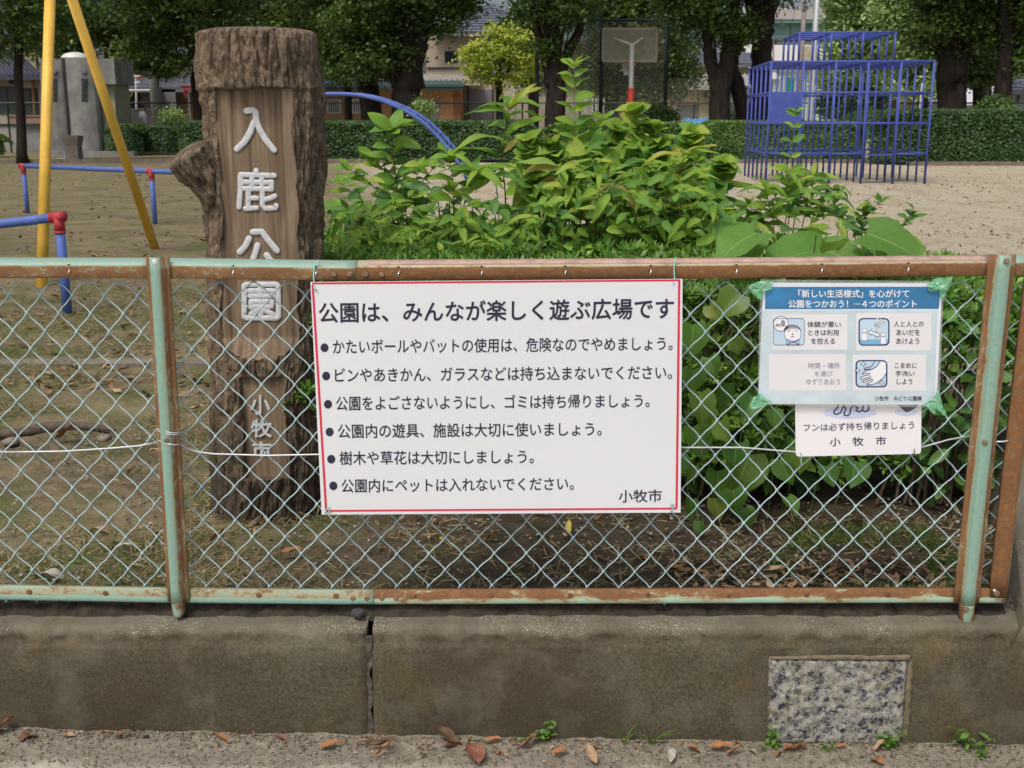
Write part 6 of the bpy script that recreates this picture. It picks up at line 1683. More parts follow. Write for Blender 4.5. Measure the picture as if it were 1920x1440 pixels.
mass('fine drooping narrow-leaved growth mixed through the left half of the thicket', 640, 980, lambda x: 400 - 20 * math.sin((x - 625) / 70), 480, 3.8, 4.6, 190, 'lance', [ML_mid, ML_fresh, ML_fresh], (40, 74), 24)
mass('narrow bright leaves hanging among the tallow sapling stems', 1000, 1350, lambda x: 290 + 60 * ((x - 1180) / 190) ** 2, 470, 3.85, 4.5, 290, 'lance', [ML_fresh, ML_mid, ML_fresh], (42, 80), 28)
mass('small-leaved growth mixed through the right half of the thicket just above the azaleas', 1000, 1420, lambda x: 345 + 60 * ((x - 1180) / 210) ** 2, 482, 3.8, 4.3, 290, 'ovate', [ML_mid, ML_mid, ML_fresh, ML_dark], (24, 44), 25)
mass('leafy growth filling the space between the poster and the right fence post', 1700, 1870, lambda x: 560 + (x - 1700) * 0.2, 930, 3.35, 3.7, 230, 'ovate', [ML_mid, ML_dark, ML_dark], (30, 55), 26)
mass('shaded leafy growth behind the heart leaves right of the big board', 1270, 1500, lambda x: 545, 900, 3.5, 3.8, 240, 'ovate', [ML_mid, ML_dark, ML_dark], (36, 62), 27)
mass('dense leafy undergrowth filling the middle of the thicket under the tallow leaves', 930, 1370, lambda x: 335 + 55 * ((x - 1150) / 210) ** 2, 480, 4.1, 5.0, 290, 'lance', [ML_mid, ML_fresh, ML_mid], (55, 92), 22)
mass('rounded heart-leaved growth tucked behind the middle of the thicket', 965, 1350, lambda x: 258 + 60 * ((x - 1150) / 190) ** 2, 400, 4.3, 5.0, 290, 'heart', [ML_fresh, ML_fresh, ML_mid], (26, 42), 23)
# big broad leaves over the rail
bl = thing('mallotus_plant', 'plant with very large pale-veined leaves spread over the rail above the blue poster', 'plant')
rr2 = random.Random(9)
def big(px, py, Y, tip, size, roll=0.0, kind='broad', mt=None, up=(0, -0.42, 1.0)):
    mt = mt or ML_broad; a = P(px, py, Y); b = P(tip[0], tip[1], Y - 0.10); d = (b - a)
    o = link('leaf', leaf_mesh('leaf', kind, mt, 0.28, 0.18, 0.035, rr2.randrange(9)), bl)
    m = orient(d, up, roll).to_4x4(); s = size / PXM(Y)
    o.matrix_basis = Matrix.Translation(a) @ m @ Matrix.Diagonal((s, s, s, 1))
big(1418, 436, 3.55, (1345, 470), 105, 0.1); big(1418, 440, 3.60, (1400, 500), 62, 0.0)
big(1545, 470, 3.65, (1410, 478), 130, -0.1, mt=ML_mid); big(1545, 468, 3.6, (1640, 500), 95, 0.2)
big(1625, 438, 3.6, (1735, 470), 118, 0.15); big(1622, 440, 3.75, (1580, 400), 70, 0.0); big(1530, 440, 3.8, (1450, 405), 90, 0.4)
big(1560, 470, 3.5, (1590, 425), 60, 0.0, kind='heart'); big(1690, 445, 3.7, (1735, 462), 60, 0.3, kind='ovate', mt=ML_fresh)
big(1380, 415, 3.9, (1340, 440), 70, 0.0); big(1560, 430, 3.9, (1500, 418), 62, 0.2, mt=ML_fresh); big(1575, 410, 3.85, (1590, 470), 65, 0.2, kind='lance', mt=ML_yel)
big(1420, 415, 3.8, (1455, 450), 60, 0.2, kind='lance', mt=ML_yel); big(1640, 480, 3.6, (1560, 500), 90, 0.2)
for base, top in (((1480, 620), (1418, 438)), ((1560, 600), (1545, 470)), ((1600, 620), (1625, 440)), ((1520, 600), (1530, 442))):
    mb = MB(); b, e = P(*base, 3.7), P(*top, 3.6); mb.tube([(b.x, 3.75, 0), b, b.lerp(e, .6) + Vector((0, .02, .01)), e], [0.006, 0.005, 0.003, 0.002], 6, cap=False); mb.build('stem', M_gstem, bl, smooth=True)
hl = thing('heart_leaf_vine', 'low plant with broad heart-shaped leaves seen through the wire mesh right of the big board', 'plant')
for px, py, s, tilt in ((1312, 765, 62, 10), (1335, 790, 56, -30), (1300, 830, 66, 20), (1352, 815, 60, 10), (1405, 895, 96, -20), (1462, 905, 98, 25), (1345, 915, 70, 5), (1340, 965, 68, 15), (1300, 900, 60, -10),
                        (1375, 950, 70, 10), (1395, 985, 66, 30), (1295, 965, 62, 0), (1385, 590, 86, -40), (1330, 600, 60, 30), (1300, 640, 70, 0), (1375, 660, 58, 20), (1410, 770, 60, -20), (1450, 800, 66, 10), (1500, 870, 60, 0),
                        (1330, 700, 66, 15), (1550, 900, 58, 20), (1310, 1000, 50, 5), (1475, 960, 60, 35), (1380, 860, 62, 0), (1605, 890, 55, -15), (1300, 720, 60, 0), (1270, 880, 60, 10), (1450, 740, 60, 20), (1360, 745, 60, -15)):
    Y = 3.28 + rr2.uniform(-.06, .10)
    a = P(px, py - s * 0.45, Y); b = P(px + s * math.sin(R(tilt)), py - s * 0.45 + s * math.cos(R(tilt)), Y - 0.05)
    o = put_leaf(hl, a, b - a + Vector((0, rr2.uniform(-.03, .03), 0)), s * rr2.uniform(.55, 1.1) / PXM(Y), 'heart', ML_shade, rr2, up=(rr2.uniform(-.5, .5), -1, rr2.uniform(0, .9)), roll=rr2.uniform(-.6, .6))
    mb = MB(); g = Vector((a.x + rr2.uniform(-.05, .05), Y + 0.15, max(0, a.z - 0.25))); mb.tube([g, g.lerp(a, .5) + Vector((0, .02, .03)), a], [0.0025, 0.002, 0.0015], 5, cap=False); mb.build('stem', M_gstem, hl)

# ================================================================ TREES
ML_tree = leafmat('tree_leaf_dark', (0.025, 0.058, 0.015), (0.065, 0.125, 0.026), (0.17, 0.24, 0.04), trans=0.22, rough=0.5)
ML_tree2 = leafmat('tree_leaf_mid', (0.045, 0.10, 0.035), (0.10, 0.18, 0.055), (0.19, 0.28, 0.08), trans=0.25, rough=0.5)
ML_camph = leafmat('tree_leaf_light', (0.20, 0.31, 0.11), (0.34, 0.48, 0.17), (0.48, 0.60, 0.24), trans=0.25, rough=0.5)
ML_gold = leafmat('tree_leaf_yellow', (0.34, 0.44, 0.06), (0.56, 0.62, 0.10), (0.70, 0.66, 0.14), trans=0.4, rough=0.5)
ML_hedge = leafmat('hedge_leaf', (0.02, 0.058, 0.015), (0.05, 0.115, 0.025), (0.10, 0.19, 0.045), trans=0.2, rough=0.45)
ML_hedge2 = leafmat('hedge_leaf_light', (0.045, 0.11, 0.02), (0.10, 0.19, 0.03), (0.17, 0.28, 0.05), trans=0.2, rough=0.45)
M_trunk = NT('tree_bark'); _a = M_trunk.noise(1.0, 6, 0.7, vec=M_trunk.mapping((9, 9, 2)))
M_trunk.col(M_trunk.ramp(_a, [(0.3, (0.012, 0.009, 0.008)), (0.55, (0.030, 0.024, 0.019)), (0.75, (0.060, 0.048, 0.040))])); M_trunk.rough(0.9, 0.2); M_trunk.bump(_a, 0.8, 0.03); M_trunk = M_trunk.m
LEAFV = np.array([(0, 0, 0), (0.30, 0.45, 0.05), (0, 1.0, -0.05), (-0.30, 0.45, 0.05)], float) * 1.0
LEAFF = np.array([(0, 1, 2, 3)])
def cloud(ells, n, size, seed, mt, parent, Y, clump=0.5, flat=0.45, nclump=None, name='crown'):
    """ells: (px,py,rx,ry) in photo pixels at distance Y"""
    r = np.random.default_rng(seed); sc = FPX / (Y * 1.0)
    n = int(n * 1.5); size *= 1.05
    w = np.array([e[2] * e[3] for e in ells], float); w /= w.sum()
    nc = nclump or max(30, n // 55); C = []
    for e, k in zip(ells, (w * nc).astype(int) + 3):
        c = P(e[0], e[1], Y); u = r.normal(0, 1, (k, 3)); u /= np.linalg.norm(u, axis=1, keepdims=True); rad = r.random(k) ** 0.38
        rx, rz = e[2] / sc, e[3] / sc
        C.append(np.array(c) + u * rad[:, None] * np.array([rx, min(rx, 3.2) , rz]))
    C = np.concatenate(C); cs = r.uniform(0.55, 1.3, len(C)) * clump; csh = r.normal(0.45, 0.22, len(C))
    idx = r.integers(0, len(C), n); off = r.normal(0, 1, (n, 3)) * np.array([1, 1, flat]) * 0.55
    pos = C[idx] + off * cs[idx][:, None]
    pos[:, 2] -= 0.25 * (off[:, 0] ** 2 + off[:, 1] ** 2) * cs[idx] * 0.5
    D = np.stack([r.normal(0, .55, n), r.normal(0, .55, n) - 0.1, np.abs(r.normal(.75, .3, n))], -1)
    V, F, S = scatter(LEAFV, LEAFF, pos, D, size * r.uniform(0.6, 1.3, n), shade=np.clip(csh[idx] + r.normal(0, .16, n), 0, 1), r=r)
    o = link(name, np_mesh(name, V, F, mt, False, rnd=S), parent)
    return o, C
def tree(name, label, base, Y, limbs, ells, n, size=0.16, mt=None, seed=1, clump=0.55, flat=0.4, group=None):
    """base: px of the foot; limbs: list of polylines [(px,py,rpx),...] in photo pixels; first starts at the ground"""
    mt = mt or ML_tree; sc = FPX / Y
    root = thing(name, label, 'tree', group=group)
    rr = random.Random(seed)
    o, C = cloud(ells, n, size, seed, mt, root, Y, clump, flat)
    mb = MB()
    for li, limb in enumerate(limbs):
        pts, rs = [], []
        for i, (x, y, r_) in enumerate(limb):
            p = P(x, y, Y)
            if li == 0 and i == 0: p.z = -0.1
            pts.append(p); rs.append(r_ / sc)
        fine, fr = [], []
        for i in range(len(pts) - 1):
            for k in range(5):
                t = k / 5; fine.append(pts[i].lerp(pts[i + 1], t) + Vector((rr.gauss(0, .02), rr.gauss(0, .02), 0)) * (rs[i] / 0.2)); fr.append(rs[i] * (1 - t) + rs[i + 1] * t)
        fine.append(pts[-1]); fr.append(rs[-1])
        if li == 0: fr = [r_ * (1 + 0.35 * math.exp(-max(0, p.z) / 0.25)) for r_, p in zip(fr, fine)]
        mb.tube(fine, fr, 12)
    mb.build('trunk', M_trunk, root, smooth=True)
    # boughs reaching into the crown
    mb = MB(); src = [P(l[-1][0], l[-1][1], Y) for l in limbs] + [P(l[len(l) // 2][0], l[len(l) // 2][1], Y) for l in limbs[:2]]
    for k in range(26):
        a = rr.choice(src); c = Vector(C[rr.randrange(len(C))]); m = a.lerp(c, 0.5) + Vector((rr.gauss(0, .15), rr.gauss(0, .15), 0.25))
        r0 = 1.7 / sc * rr.uniform(0.8, 2.4)
        mb.tube([a, a.lerp(m, .6) + Vector((0, 0, .06)), m, c], [r0, r0 * .8, r0 * .55, r0 * .2], 5, cap=False)
    mb.build('boughs', M_trunk, root, smooth=True)
    return root
tree('park_tree', 'slim grey-trunked tree at the far left edge, in front of the dark-roofed house', 38, 33, [[(42, 305, 9), (36, 180, 8), (35, 60, 7.5), (38, -60, 7)]], [(50, -90, 150, 150), (70, 40, 60, 40), (10, 60, 40, 40)], 9000, 0.17, ML_tree2, 31)
tree('park_tree', 'large dark tree behind the toilet block, its trunk passing behind the yellow swing legs', 205, 47, [[(208, 250, 10), (205, 100, 11), (200, -60, 10)], [(205, 60, 6), (250, 0, 5), (290, -60, 4)]], [(190, -80, 150, 140), (170, 30, 90, 55), (260, 60, 60, 50)], 13000, 0.19, ML_tree, 32)
tree('park_tree', 'big dark tree whose trunk shows just left of the log post', 366, 44, [[(371, 235, 10), (370, 150, 10), (374, 60, 10), (362, -60, 9)], [(370, 110, 7), (320, 30, 6), (280, -50, 5)]], [(330, -70, 170, 130), (300, 70, 85, 75), (420, 40, 60, 70), (310, 118, 60, 25)], 15000, 0.18, ML_tree, 33)
tree('park_tree', 'mid-green tree above and behind the top of the log post', 460, 56, [[(470, 230, 9), (470, 100, 9), (480, -40, 8)]], [(470, -60, 110, 120), (500, 60, 80, 60), (430, 40, 40, 40)], 9000, 0.22, ML_tree2, 34)
tree('park_tree', 'thin dark trunk, leftmost of the three trunks behind the blue arch', 654, 40.5, [[(655, 232, 7), (652, 150, 7), (640, 60, 7), (615, -40, 6)]], [(600, -60, 100, 120), (640, 60, 60, 70)], 8000, 0.17, ML_tree, 35)
tree('park_tree', 'stout dark trunk, middle one of the three trunks behind the blue arch', 695, 39.5, [[(695, 232, 21), (692, 160, 19), (700, 90, 14), (690, -40, 10)], [(690, 130, 12), (660, 40, 9), (640, -40, 7)]], [(690, -90, 130, 110), (660, 90, 70, 65), (720, 60, 60, 60)], 13000, 0.16, ML_tree, 36)
tree('park_tree', 'broadest dark trunk of the three behind the blue arch, flaring into forks', 762, 38, [[(762, 235, 27), (762, 180, 26), (764, 130, 21), (770, 80, 12)], [(755, 175, 18), (740, 125, 15), (720, 70, 11), (700, -20, 8)], [(768, 165, 20), (782, 110, 15), (800, 50, 11), (815, -50, 9)], [(765, 110, 14), (760, 20, 11), (765, -50, 9)]], [(780, -90, 150, 110), (710, 108, 70, 38), (815, 35, 60, 34), (850, 5, 45, 26), (690, 30, 70, 70)], 20000, 0.15, ML_tree, 37)
tree('golden_tree', 'small golden yellow-green tree in front of the beige houses', 937, 46, [[(938, 232, 8), (937, 170, 7), (934, 120, 5), (935, 60, 3)], [(936, 165, 3), (905, 120, 2), (890, 90, 1.5)], [(936, 160, 3), (965, 110, 2), (985, 90, 1.5)]], [(925, 95, 52, 40), (905, 125, 36, 30), (965, 80, 40, 40), (985, 118, 30, 35), (940, 62, 32, 22), (945, 152, 34, 12), (890, 100, 22, 16), (1000, 92, 20, 26)], 5200, 0.15, ML_gold, 38, clump=0.34, flat=0.45)
tree('park_tree', 'green conical tree rising behind the right side of the golden tree', 1000, 56, [[(1000, 228, 8), (1000, 120, 7), (1000, 0, 5)]], [(995, 60, 32, 60), (1005, 130, 30, 40), (1010, 20, 30, 50)], 7000, 0.22, ML_tree2, 39)
tree('park_tree', 'dark V-forked tree just right of the golden tree', 1040, 36, [[(1038, 235, 20), (1040, 170, 18), (1041, 115, 13)], [(1033, 160, 11), (1024, 115, 9), (1005, 50, 7), (985, -60, 6)], [(1040, 115, 12), (1035, 30, 9), (1030, -60, 7)], [(1044, 160, 13), (1060, 110, 10), (1085, 60, 8), (1105, -60, 7)]], [(1040, -110, 150, 90), (1050, 15, 90, 30), (1030, 85, 30, 18)], 10000, 0.16, ML_tree, 40)
tree('park_tree', 'rounded dark green tree behind the basketball hoop', 1147, 50, [[(1147, 230, 13), (1147, 170, 12), (1150, 60, 9)]], [(1200, 60, 115, 80), (1240, 130, 75, 50), (1130, 120, 60, 50), (1160, -40, 120, 70), (1190, 160, 90, 22)], 21000, 0.19, ML_tree, 41, clump=0.6, flat=0.8)
tree('park_tree', 'dark forked tree left of the pair of pale trunks', 1350, 36, [[(1350, 232, 21), (1350, 180, 19), (1348, 130, 12)], [(1344, 175, 12), (1334, 130, 10), (1322, 50, 8), (1300, -60, 7)], [(1353, 180, 17), (1362, 120, 14), (1375, 50, 12), (1380, -60, 9)]], [(1330, -110, 140, 90), (1320, 20, 65, 40), (1370, 50, 40, 40), (1290, 0, 50, 30)], 12000, 0.16, ML_tree, 42)
tree('park_tree', 'curved grey-brown trunk, left one of the pair beside the jungle gym', 1385, 37, [[(1398, 232, 14), (1392, 190, 14), (1372, 130, 13), (1370, 60, 12), (1380, -60, 11)]], [(1400, -130, 120, 80)], 4500, 0.17, ML_tree, 43)
tree('park_tree', 'thick grey-brown trunk, right one of the pair beside the jungle gym', 1425, 38, [[(1430, 232, 22), (1425, 160, 19), (1428, 90, 19), (1432, 40, 20), (1440, -60, 14)], [(1415, 60, 11), (1405, 0, 9), (1400, -60, 8)]], [(1450, -130, 130, 90), (1440, 5, 22, 16)], 6000, 0.17, ML_tree, 44)
tree('camphor_tree', 'light green billowing tree behind the top of the jungle gym', 1600, 62, [[(1602, 228, 14), (1600, 150, 12), (1610, 60, 9)]], [(1600, 60, 55, 60), (1650, 20, 70, 60), (1570, 140, 42, 45), (1640, 120, 60, 55), (1610, -40, 80, 60)], 26000, 0.22, ML_camph, 45, clump=0.62, flat=0.95)
tree('camphor_tree', 'olive green tree between the jungle gym and the big dark trunk on the right', 1730, 56, [[(1735, 225, 10), (1732, 120, 9), (1735, 40, 7)]], [(1720, 60, 55, 70), (1755, 120, 45, 45), (1700, 0, 55, 50), (1725, 165, 50, 20)], 14000, 0.21, ML_camph, 46, clump=0.6, flat=0.9)
tree('park_tree', 'massive dark many-limbed tree at the right, rising from the big hedge', 1785, 38, [[(1785, 215, 27), (1785, 155, 25), (1785, 105, 17)], [(1778, 155, 18), (1770, 105, 14), (1762, 50, 11), (1745, -60, 8)], [(1788, 110, 15), (1790, 30, 12), (1790, -60, 9)], [(1794, 155, 17), (1806, 110, 12), (1816, 60, 10), (1835, -60, 8)]], [(1790, -100, 150, 100), (1750, 60, 55, 35), (1850, 60, 60, 45), (1790, 20, 70, 40)], 14000, 0.16, ML_tree, 47)
tree('park_tree', 'small dark tree between the two large trunks at the right', 1832, 43, [[(1832, 215, 8), (1832, 170, 8), (1835, 100, 6)]], [(1840, 120, 58, 38), (1830, 70, 50, 40)], 8000, 0.17, ML_tree, 48)
tree('park_tree', 'leaning grey-brown trunk close to the right edge of the park', 1885, 37, [[(1880, 218, 17), (1882, 140, 15), (1890, 80, 15), (1885, 0, 13), (1875, -60, 11)], [(1893, 95, 8), (1915, 40, 7), (1940, -30, 6)]], [(1900, -100, 120, 90), (1930, 90, 50, 45), (1950, 20, 60, 50)], 9000, 0.17, ML_tree, 49)
tree('park_tree', 'low dark evergreen seen through the bars of the jungle gym', 1600, 47, [[(1600, 228, 6), (1600, 190, 6), (1600, 170, 5)]], [(1600, 180, 52, 34), (1570, 200, 36, 24), (1640, 195, 30, 24)], 8000, 0.16, ML_tree, 50, clump=0.4)

for (px, Y, lab, sd) in ((120, 60, 'dark background tree above the toilet block roof', 151), (290, 66, 'background tree between the yellow swing leg and the log post top', 152), (560, 54, 'background tree just right of the log post top', 153), (1850, 60, 'background tree filling the gap right of the massive tree', 157)):
    tree('background_tree', lab, px, Y, [[(px, 228, 9), (px + 2, 120, 8), (px, 0, 6)]], [(px, -60, 95, 80), (px - 30, 40, 65, 50), (px + 35, 50, 60, 48), (px, 105, 55, 30)] if sd not in (154,) else [(px - 10, -30, 70, 60), (px - 25, 40, 40, 40)], 11000, 0.23, ML_tree if sd % 2 else ML_tree2, sd, clump=0.7, flat=0.8)

# ================================================================ HEDGES
def hedge(label, x0, x1, Y0, Y1, h, n, mt, seed, size=0.10, rnd_end=0.5, name='hedge'):
    n = int(n * 1.7); size *= 0.8
    r = np.random.default_rng(seed); root = thing(name, label, 'hedge')
    def top(x, y):
        e = np.minimum(np.minimum((x - x0), (x1 - x)) / rnd_end, 1); e2 = np.minimum(np.minimum((y - Y0), (Y1 - y)) / 0.35, 1)
        return h * (1 - 0.28 * (1 - np.clip(e, 0, 1)) ** 2 - 0.12 * (1 - np.clip(e2, 0, 1)) ** 2) + 0.10 * (fbm(x * 0.8, y * 0.8, 0, 3, seed) - 0.5)
    A_top = (x1 - x0) * (Y1 - Y0); A_f = (x1 - x0) * h; pf = A_f / (A_f + A_top)
    f = r.random(n) < pf
    x = r.uniform(x0, x1, n); y = r.uniform(Y0, Y1, n); dep = r.random(n) ** 1.5
    z = np.where(f, 0.10 + (top(x, np.full(n, Y0 + .35)) - 0.10) * r.random(n), top(x, y) - dep * 0.12)
    bul = 0.12 * (fbm(x * 1.1, z * 1.6, 0, 3, seed + 3) - 0.5)
    endc = np.clip(1 - np.minimum(x - x0, x1 - x) / rnd_end, 0, 1) ** 2 * rnd_end * 0.8
    y = np.where(f, Y0 + dep * 0.15 + bul + endc + 0.12 * np.clip(0.4 - z, 0, 1), np.maximum(y, Y0 + endc))
    D = np.stack([r.normal(0, .5, n), np.where(f, -0.8, -0.1) + r.normal(0, .4, n), np.where(f, 0.55, 1.0) + r.normal(0, .25, n)], -1)
    sh = np.clip(0.45 + (fbm(x * 3, z * 3, y, 3, 5) - 0.5) * 0.9 + r.normal(0, .15, n), 0, 1)
    V, F, S = scatter(LEAFV - np.array([0, .5, 0]), LEAFF, np.stack([x, y, z], -1), D, size * r.uniform(.7, 1.3, n), r=r, shade=sh)
    o = link('foliage', np_mesh('foliage', V, F, mt, False, rnd=S), root); tag(o, kind='stuff')
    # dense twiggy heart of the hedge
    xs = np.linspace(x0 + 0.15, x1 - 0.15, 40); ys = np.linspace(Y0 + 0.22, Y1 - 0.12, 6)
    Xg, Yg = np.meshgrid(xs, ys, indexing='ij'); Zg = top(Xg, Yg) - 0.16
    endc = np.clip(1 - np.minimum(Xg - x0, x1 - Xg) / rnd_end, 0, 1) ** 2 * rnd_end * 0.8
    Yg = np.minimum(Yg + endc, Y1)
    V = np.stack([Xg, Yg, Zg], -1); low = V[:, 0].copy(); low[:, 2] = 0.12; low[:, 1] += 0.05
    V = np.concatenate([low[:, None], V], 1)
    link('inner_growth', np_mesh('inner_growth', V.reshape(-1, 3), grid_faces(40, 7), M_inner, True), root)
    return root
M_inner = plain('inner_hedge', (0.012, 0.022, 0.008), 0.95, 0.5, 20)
X_ = lambda px, Y: (px - 960) / FPX * Y * 1.0
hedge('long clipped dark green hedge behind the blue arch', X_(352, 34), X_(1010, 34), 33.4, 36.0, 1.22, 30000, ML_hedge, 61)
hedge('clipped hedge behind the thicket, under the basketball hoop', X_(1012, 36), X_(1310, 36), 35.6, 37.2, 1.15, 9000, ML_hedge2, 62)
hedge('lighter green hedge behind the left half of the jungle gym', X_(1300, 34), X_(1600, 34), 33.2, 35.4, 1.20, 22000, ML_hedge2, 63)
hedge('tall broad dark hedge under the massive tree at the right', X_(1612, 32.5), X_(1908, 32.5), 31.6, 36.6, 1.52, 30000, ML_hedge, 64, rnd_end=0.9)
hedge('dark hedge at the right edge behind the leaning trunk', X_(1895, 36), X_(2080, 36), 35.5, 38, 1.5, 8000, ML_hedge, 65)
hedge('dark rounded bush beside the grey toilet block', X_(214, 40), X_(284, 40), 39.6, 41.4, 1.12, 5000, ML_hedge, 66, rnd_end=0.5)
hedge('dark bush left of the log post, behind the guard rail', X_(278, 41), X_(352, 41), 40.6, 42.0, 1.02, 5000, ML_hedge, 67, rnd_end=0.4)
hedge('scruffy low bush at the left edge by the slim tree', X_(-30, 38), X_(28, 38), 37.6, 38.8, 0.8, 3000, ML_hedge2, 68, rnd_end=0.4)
# small weeds and flowering bush behind the hedges
def bushlet(label, px, py, rx, ry, Y, n, mt, seed, size=0.12):
    t = thing('bush', label, 'bush'); cloud([(px, py, rx, ry)], n, size, seed, mt, t, Y, 0.3, 0.7, name='foliage')
    mb = MB(); b = P(px, py, Y); mb.tube([(b.x, Y, -0.05), (b.x, Y, b.z)], 0.03, 6); mb.build('stem', M_trunk, t)
bushlet('small pale flowering bush right of the broadest dark trunk', 795, 205, 14, 18, 37, 900, ML_camph, 71, 0.09)
bushlet('dark fine-leaved bush beneath the right post of the ball-stop fence', 1240, 215, 24, 12, 38, 1500, ML_tree2, 72)
bushlet('pale grassy bush behind the hedge near the walking person', 320, 218, 20, 12, 42.6, 900, ML_camph, 73, 0.09)
bushlet('green bush on top of the big hedge at the foot of the leaning trunk', 1865, 200, 16, 14, 36, 1200, ML_tree2, 74, 0.1)
bushlet('loose bush behind the hedge between the forked tree and the curved trunk', 1385, 215, 26, 14, 40, 1500, ML_camph, 75, 0.1)

# ================================================================ FALLEN LEAVES, WEEDS, LITTER
def drymat(name, c):
    t = NT(name); n = t.noise(7, 5, 0.65, vec=t.tc('UV'), dist=0.5); uvx = t.sep(t.tc('UV'))
    au = t.math('ABSOLUTE', t.math('SUBTRACT', uvx[0], 0.5)); mid = t.math('LESS_THAN', au, 0.02)
    lat = t.math('LESS_THAN', t.math('FRACT', t.math('SUBTRACT', t.math('MULTIPLY', uvx[1], 8.0), t.math('MULTIPLY', au, 5.0))), 0.12)
    cc = t.ramp(n, [(0.3, [x * 0.5 for x in c]), (0.6, c), (0.8, [min(1, x * 1.5) for x in c])])
    cc = t.mix(t.math('MULTIPLY', t.math('MAXIMUM', mid, lat), 0.3), cc, [x * 0.4 for x in c])
    t.col(cc); t.rough(0.6, 0.4); t.bump(n, 0.4, 0.003); return t.m
DRY = {'orange': drymat('dry_orange', (0.36, 0.16, 0.06)), 'red': drymat('dry_red', (0.24, 0.10, 0.06)), 'tan': drymat('dry_tan', (0.42, 0.29, 0.17)), 'pale': drymat('dry_pale', (0.46, 0.42, 0.36)),
       'brown': drymat('dry_brown', (0.15, 0.085, 0.045)), 'yellow': drymat('dry_yellow', (0.50, 0.42, 0.09)), 'dark': drymat('dry_dark', (0.06, 0.04, 0.03)), 'green': ML_shade}
DM = {}
def dry_mesh(col, v):
    if (col, v) not in DM: DM[(col, v)] = leaf_mesh('leaf_blade', 'dry', DRY[col], (0.5, -0.5, 0.8, 0.15)[v % 4], 0.3, 0.05, v)
    return DM[(col, v)]
def fallen(px, py, lpx, ang, col, label, z=None, v=0, wide=1.0, flat=0.8):
    if z is None:
        g = G(px, py, -0.25); g = G(px, py, ROADZ(g.x)); z0 = 0.014; g.y = min(g.y, 2.455)
    else: g = G(px, py, z); z0 = 0.012
    Y = g.y; s = lpx / PXM(Y) * 1.15; a = R(ang)
    me = dry_mesh(col, v)
    o = link('fallen_leaf', me)
    o.matrix_basis = Matrix.Translation(g + Vector((-math.cos(a) * s / 2, -math.sin(a) * s / 2, z0))) @ Matrix.Rotation(a - math.pi / 2, 4, 'Z') @ Matrix.Rotation(R(18 if v % 2 else 5), 4, 'X') @ Matrix.Rotation(R(-25 + 10 * (v % 5)), 4, 'Y') @ Matrix.Diagonal((s * wide, s, s * flat, 1))
    tag(o, label, 'leaf', 'fallen leaves on the pavement' if z is None else 'fallen leaves inside the fence')
RD = [(28, 1362, 58, 5, 'orange', 'orange-brown torn leaf against the wall foot at the far left', 1, 1.1), (76, 1366, 52, 60, 'red', 'folded reddish leaf standing beside the torn one at the far left', 2, 1.2), (141, 1370, 26, 170, 'tan', 'small tan leaf on the pavement just right of the two big left leaves', 0, 1),
      (240, 1377, 34, 10, 'brown', 'crumpled olive-brown leaf at the wall foot below the left fence post', 3, 1), (287, 1377, 24, 30, 'dark', 'small dark curled leaf right of the crumpled olive-brown one', 2, 1), (421, 1394, 48, -30, 'orange', 'long rolled orange leaf lying aslant on the pavement', 0, 0.7),
      (532, 1390, 36, -25, 'red', 'thin rolled rust-red leaf left of the wall joint', 0, 0.6), (620, 1410, 40, 15, 'orange', 'flat orange leaf near the bottom edge left of the wall joint', 3, 1), (695, 1380, 48, 35, 'tan', 'slender dry leaf at the foot of the wall joint', 0, 0.45),
      (718, 1411, 62, 0, 'brown', 'long thin brown leaf lying flat below the wall joint', 3, 0.4), (722, 1424, 44, 10, 'orange', 'narrow orange leaf near the bottom edge below the joint', 1, 0.6), (795, 1421, 22, 60, 'brown', 'small crumpled brown leaf near the bottom, right of the joint', 2, 1),
      (808, 1414, 24, -10, 'orange', 'little bright orange leaf right of the joint', 1, 0.8), (852, 1404, 44, 40, 'red', 'dark red leaf tilted up under the big board', 0, 0.8), (835, 1392, 58, 165, 'brown', 'large dull brown curled leaf under the dark red one', 1, 0.9),
      (890, 1425, 56, 110, 'red', 'broad brick-red leaf at the bottom edge under the board', 3, 1.6), (931, 1415, 30, 100, 'orange', 'short upright orange leaf right of the broad brick-red one', 2, 1), (925, 1382, 34, 0, 'orange', 'orange leaf lying among the weeds at the wall foot', 3, 0.8),
      (998, 1408, 48, 5, 'red', 'curved red leaf right below the tallest weed', 1, 0.9), (1050, 1421, 34, 20, 'orange', 'orange leaf half under weeds near the bottom centre', 3, 1), (1112, 1412, 40, 30, 'orange', 'orange rolled leaf right of centre at the bottom', 0, 0.6),
      (1108, 1430, 46, 110, 'tan', 'pale curved leaf cut by the bottom edge', 1, 0.9), (1305, 1411, 34, -10, 'orange', 'crinkled orange leaf left of the group of three', 2, 1), (1353, 1414, 44, -10, 'orange', 'large crinkled orange leaf, first of the group left of the plaque', 3, 1), (1380, 1423, 34, -10, 'orange', 'smooth orange leaf right of the large crinkled one', 1, 0.9),
      (1415, 1418, 22, -30, 'tan', 'small cream leaf left of the plaque', 2, 1), (1487, 1400, 60, 30, 'orange', 'big bright orange leaf slanting at the foot of the granite plaque', 0, 0.8), (1460, 1418, 36, 60, 'orange', 'folded orange leaf below the big bright one', 2, 0.8),
      (1570, 1398, 22, 0, 'orange', 'small orange leaf at the middle of the plaque foot', 3, 1), (1650, 1413, 32, 20, 'tan', 'pinkish tan leaf below the right side of the plaque', 1, 1), (1640, 1432, 40, 120, 'orange', 'orange leaf cut by the bottom edge below the plaque', 2, 1), (1258, 1428, 40, 80, 'pale', 'pale grey leaf at the bottom right of centre', 3, 1)]
for q in RD: fallen(q[0], q[1], q[2], q[3], q[4], q[5], None, q[6], q[7])
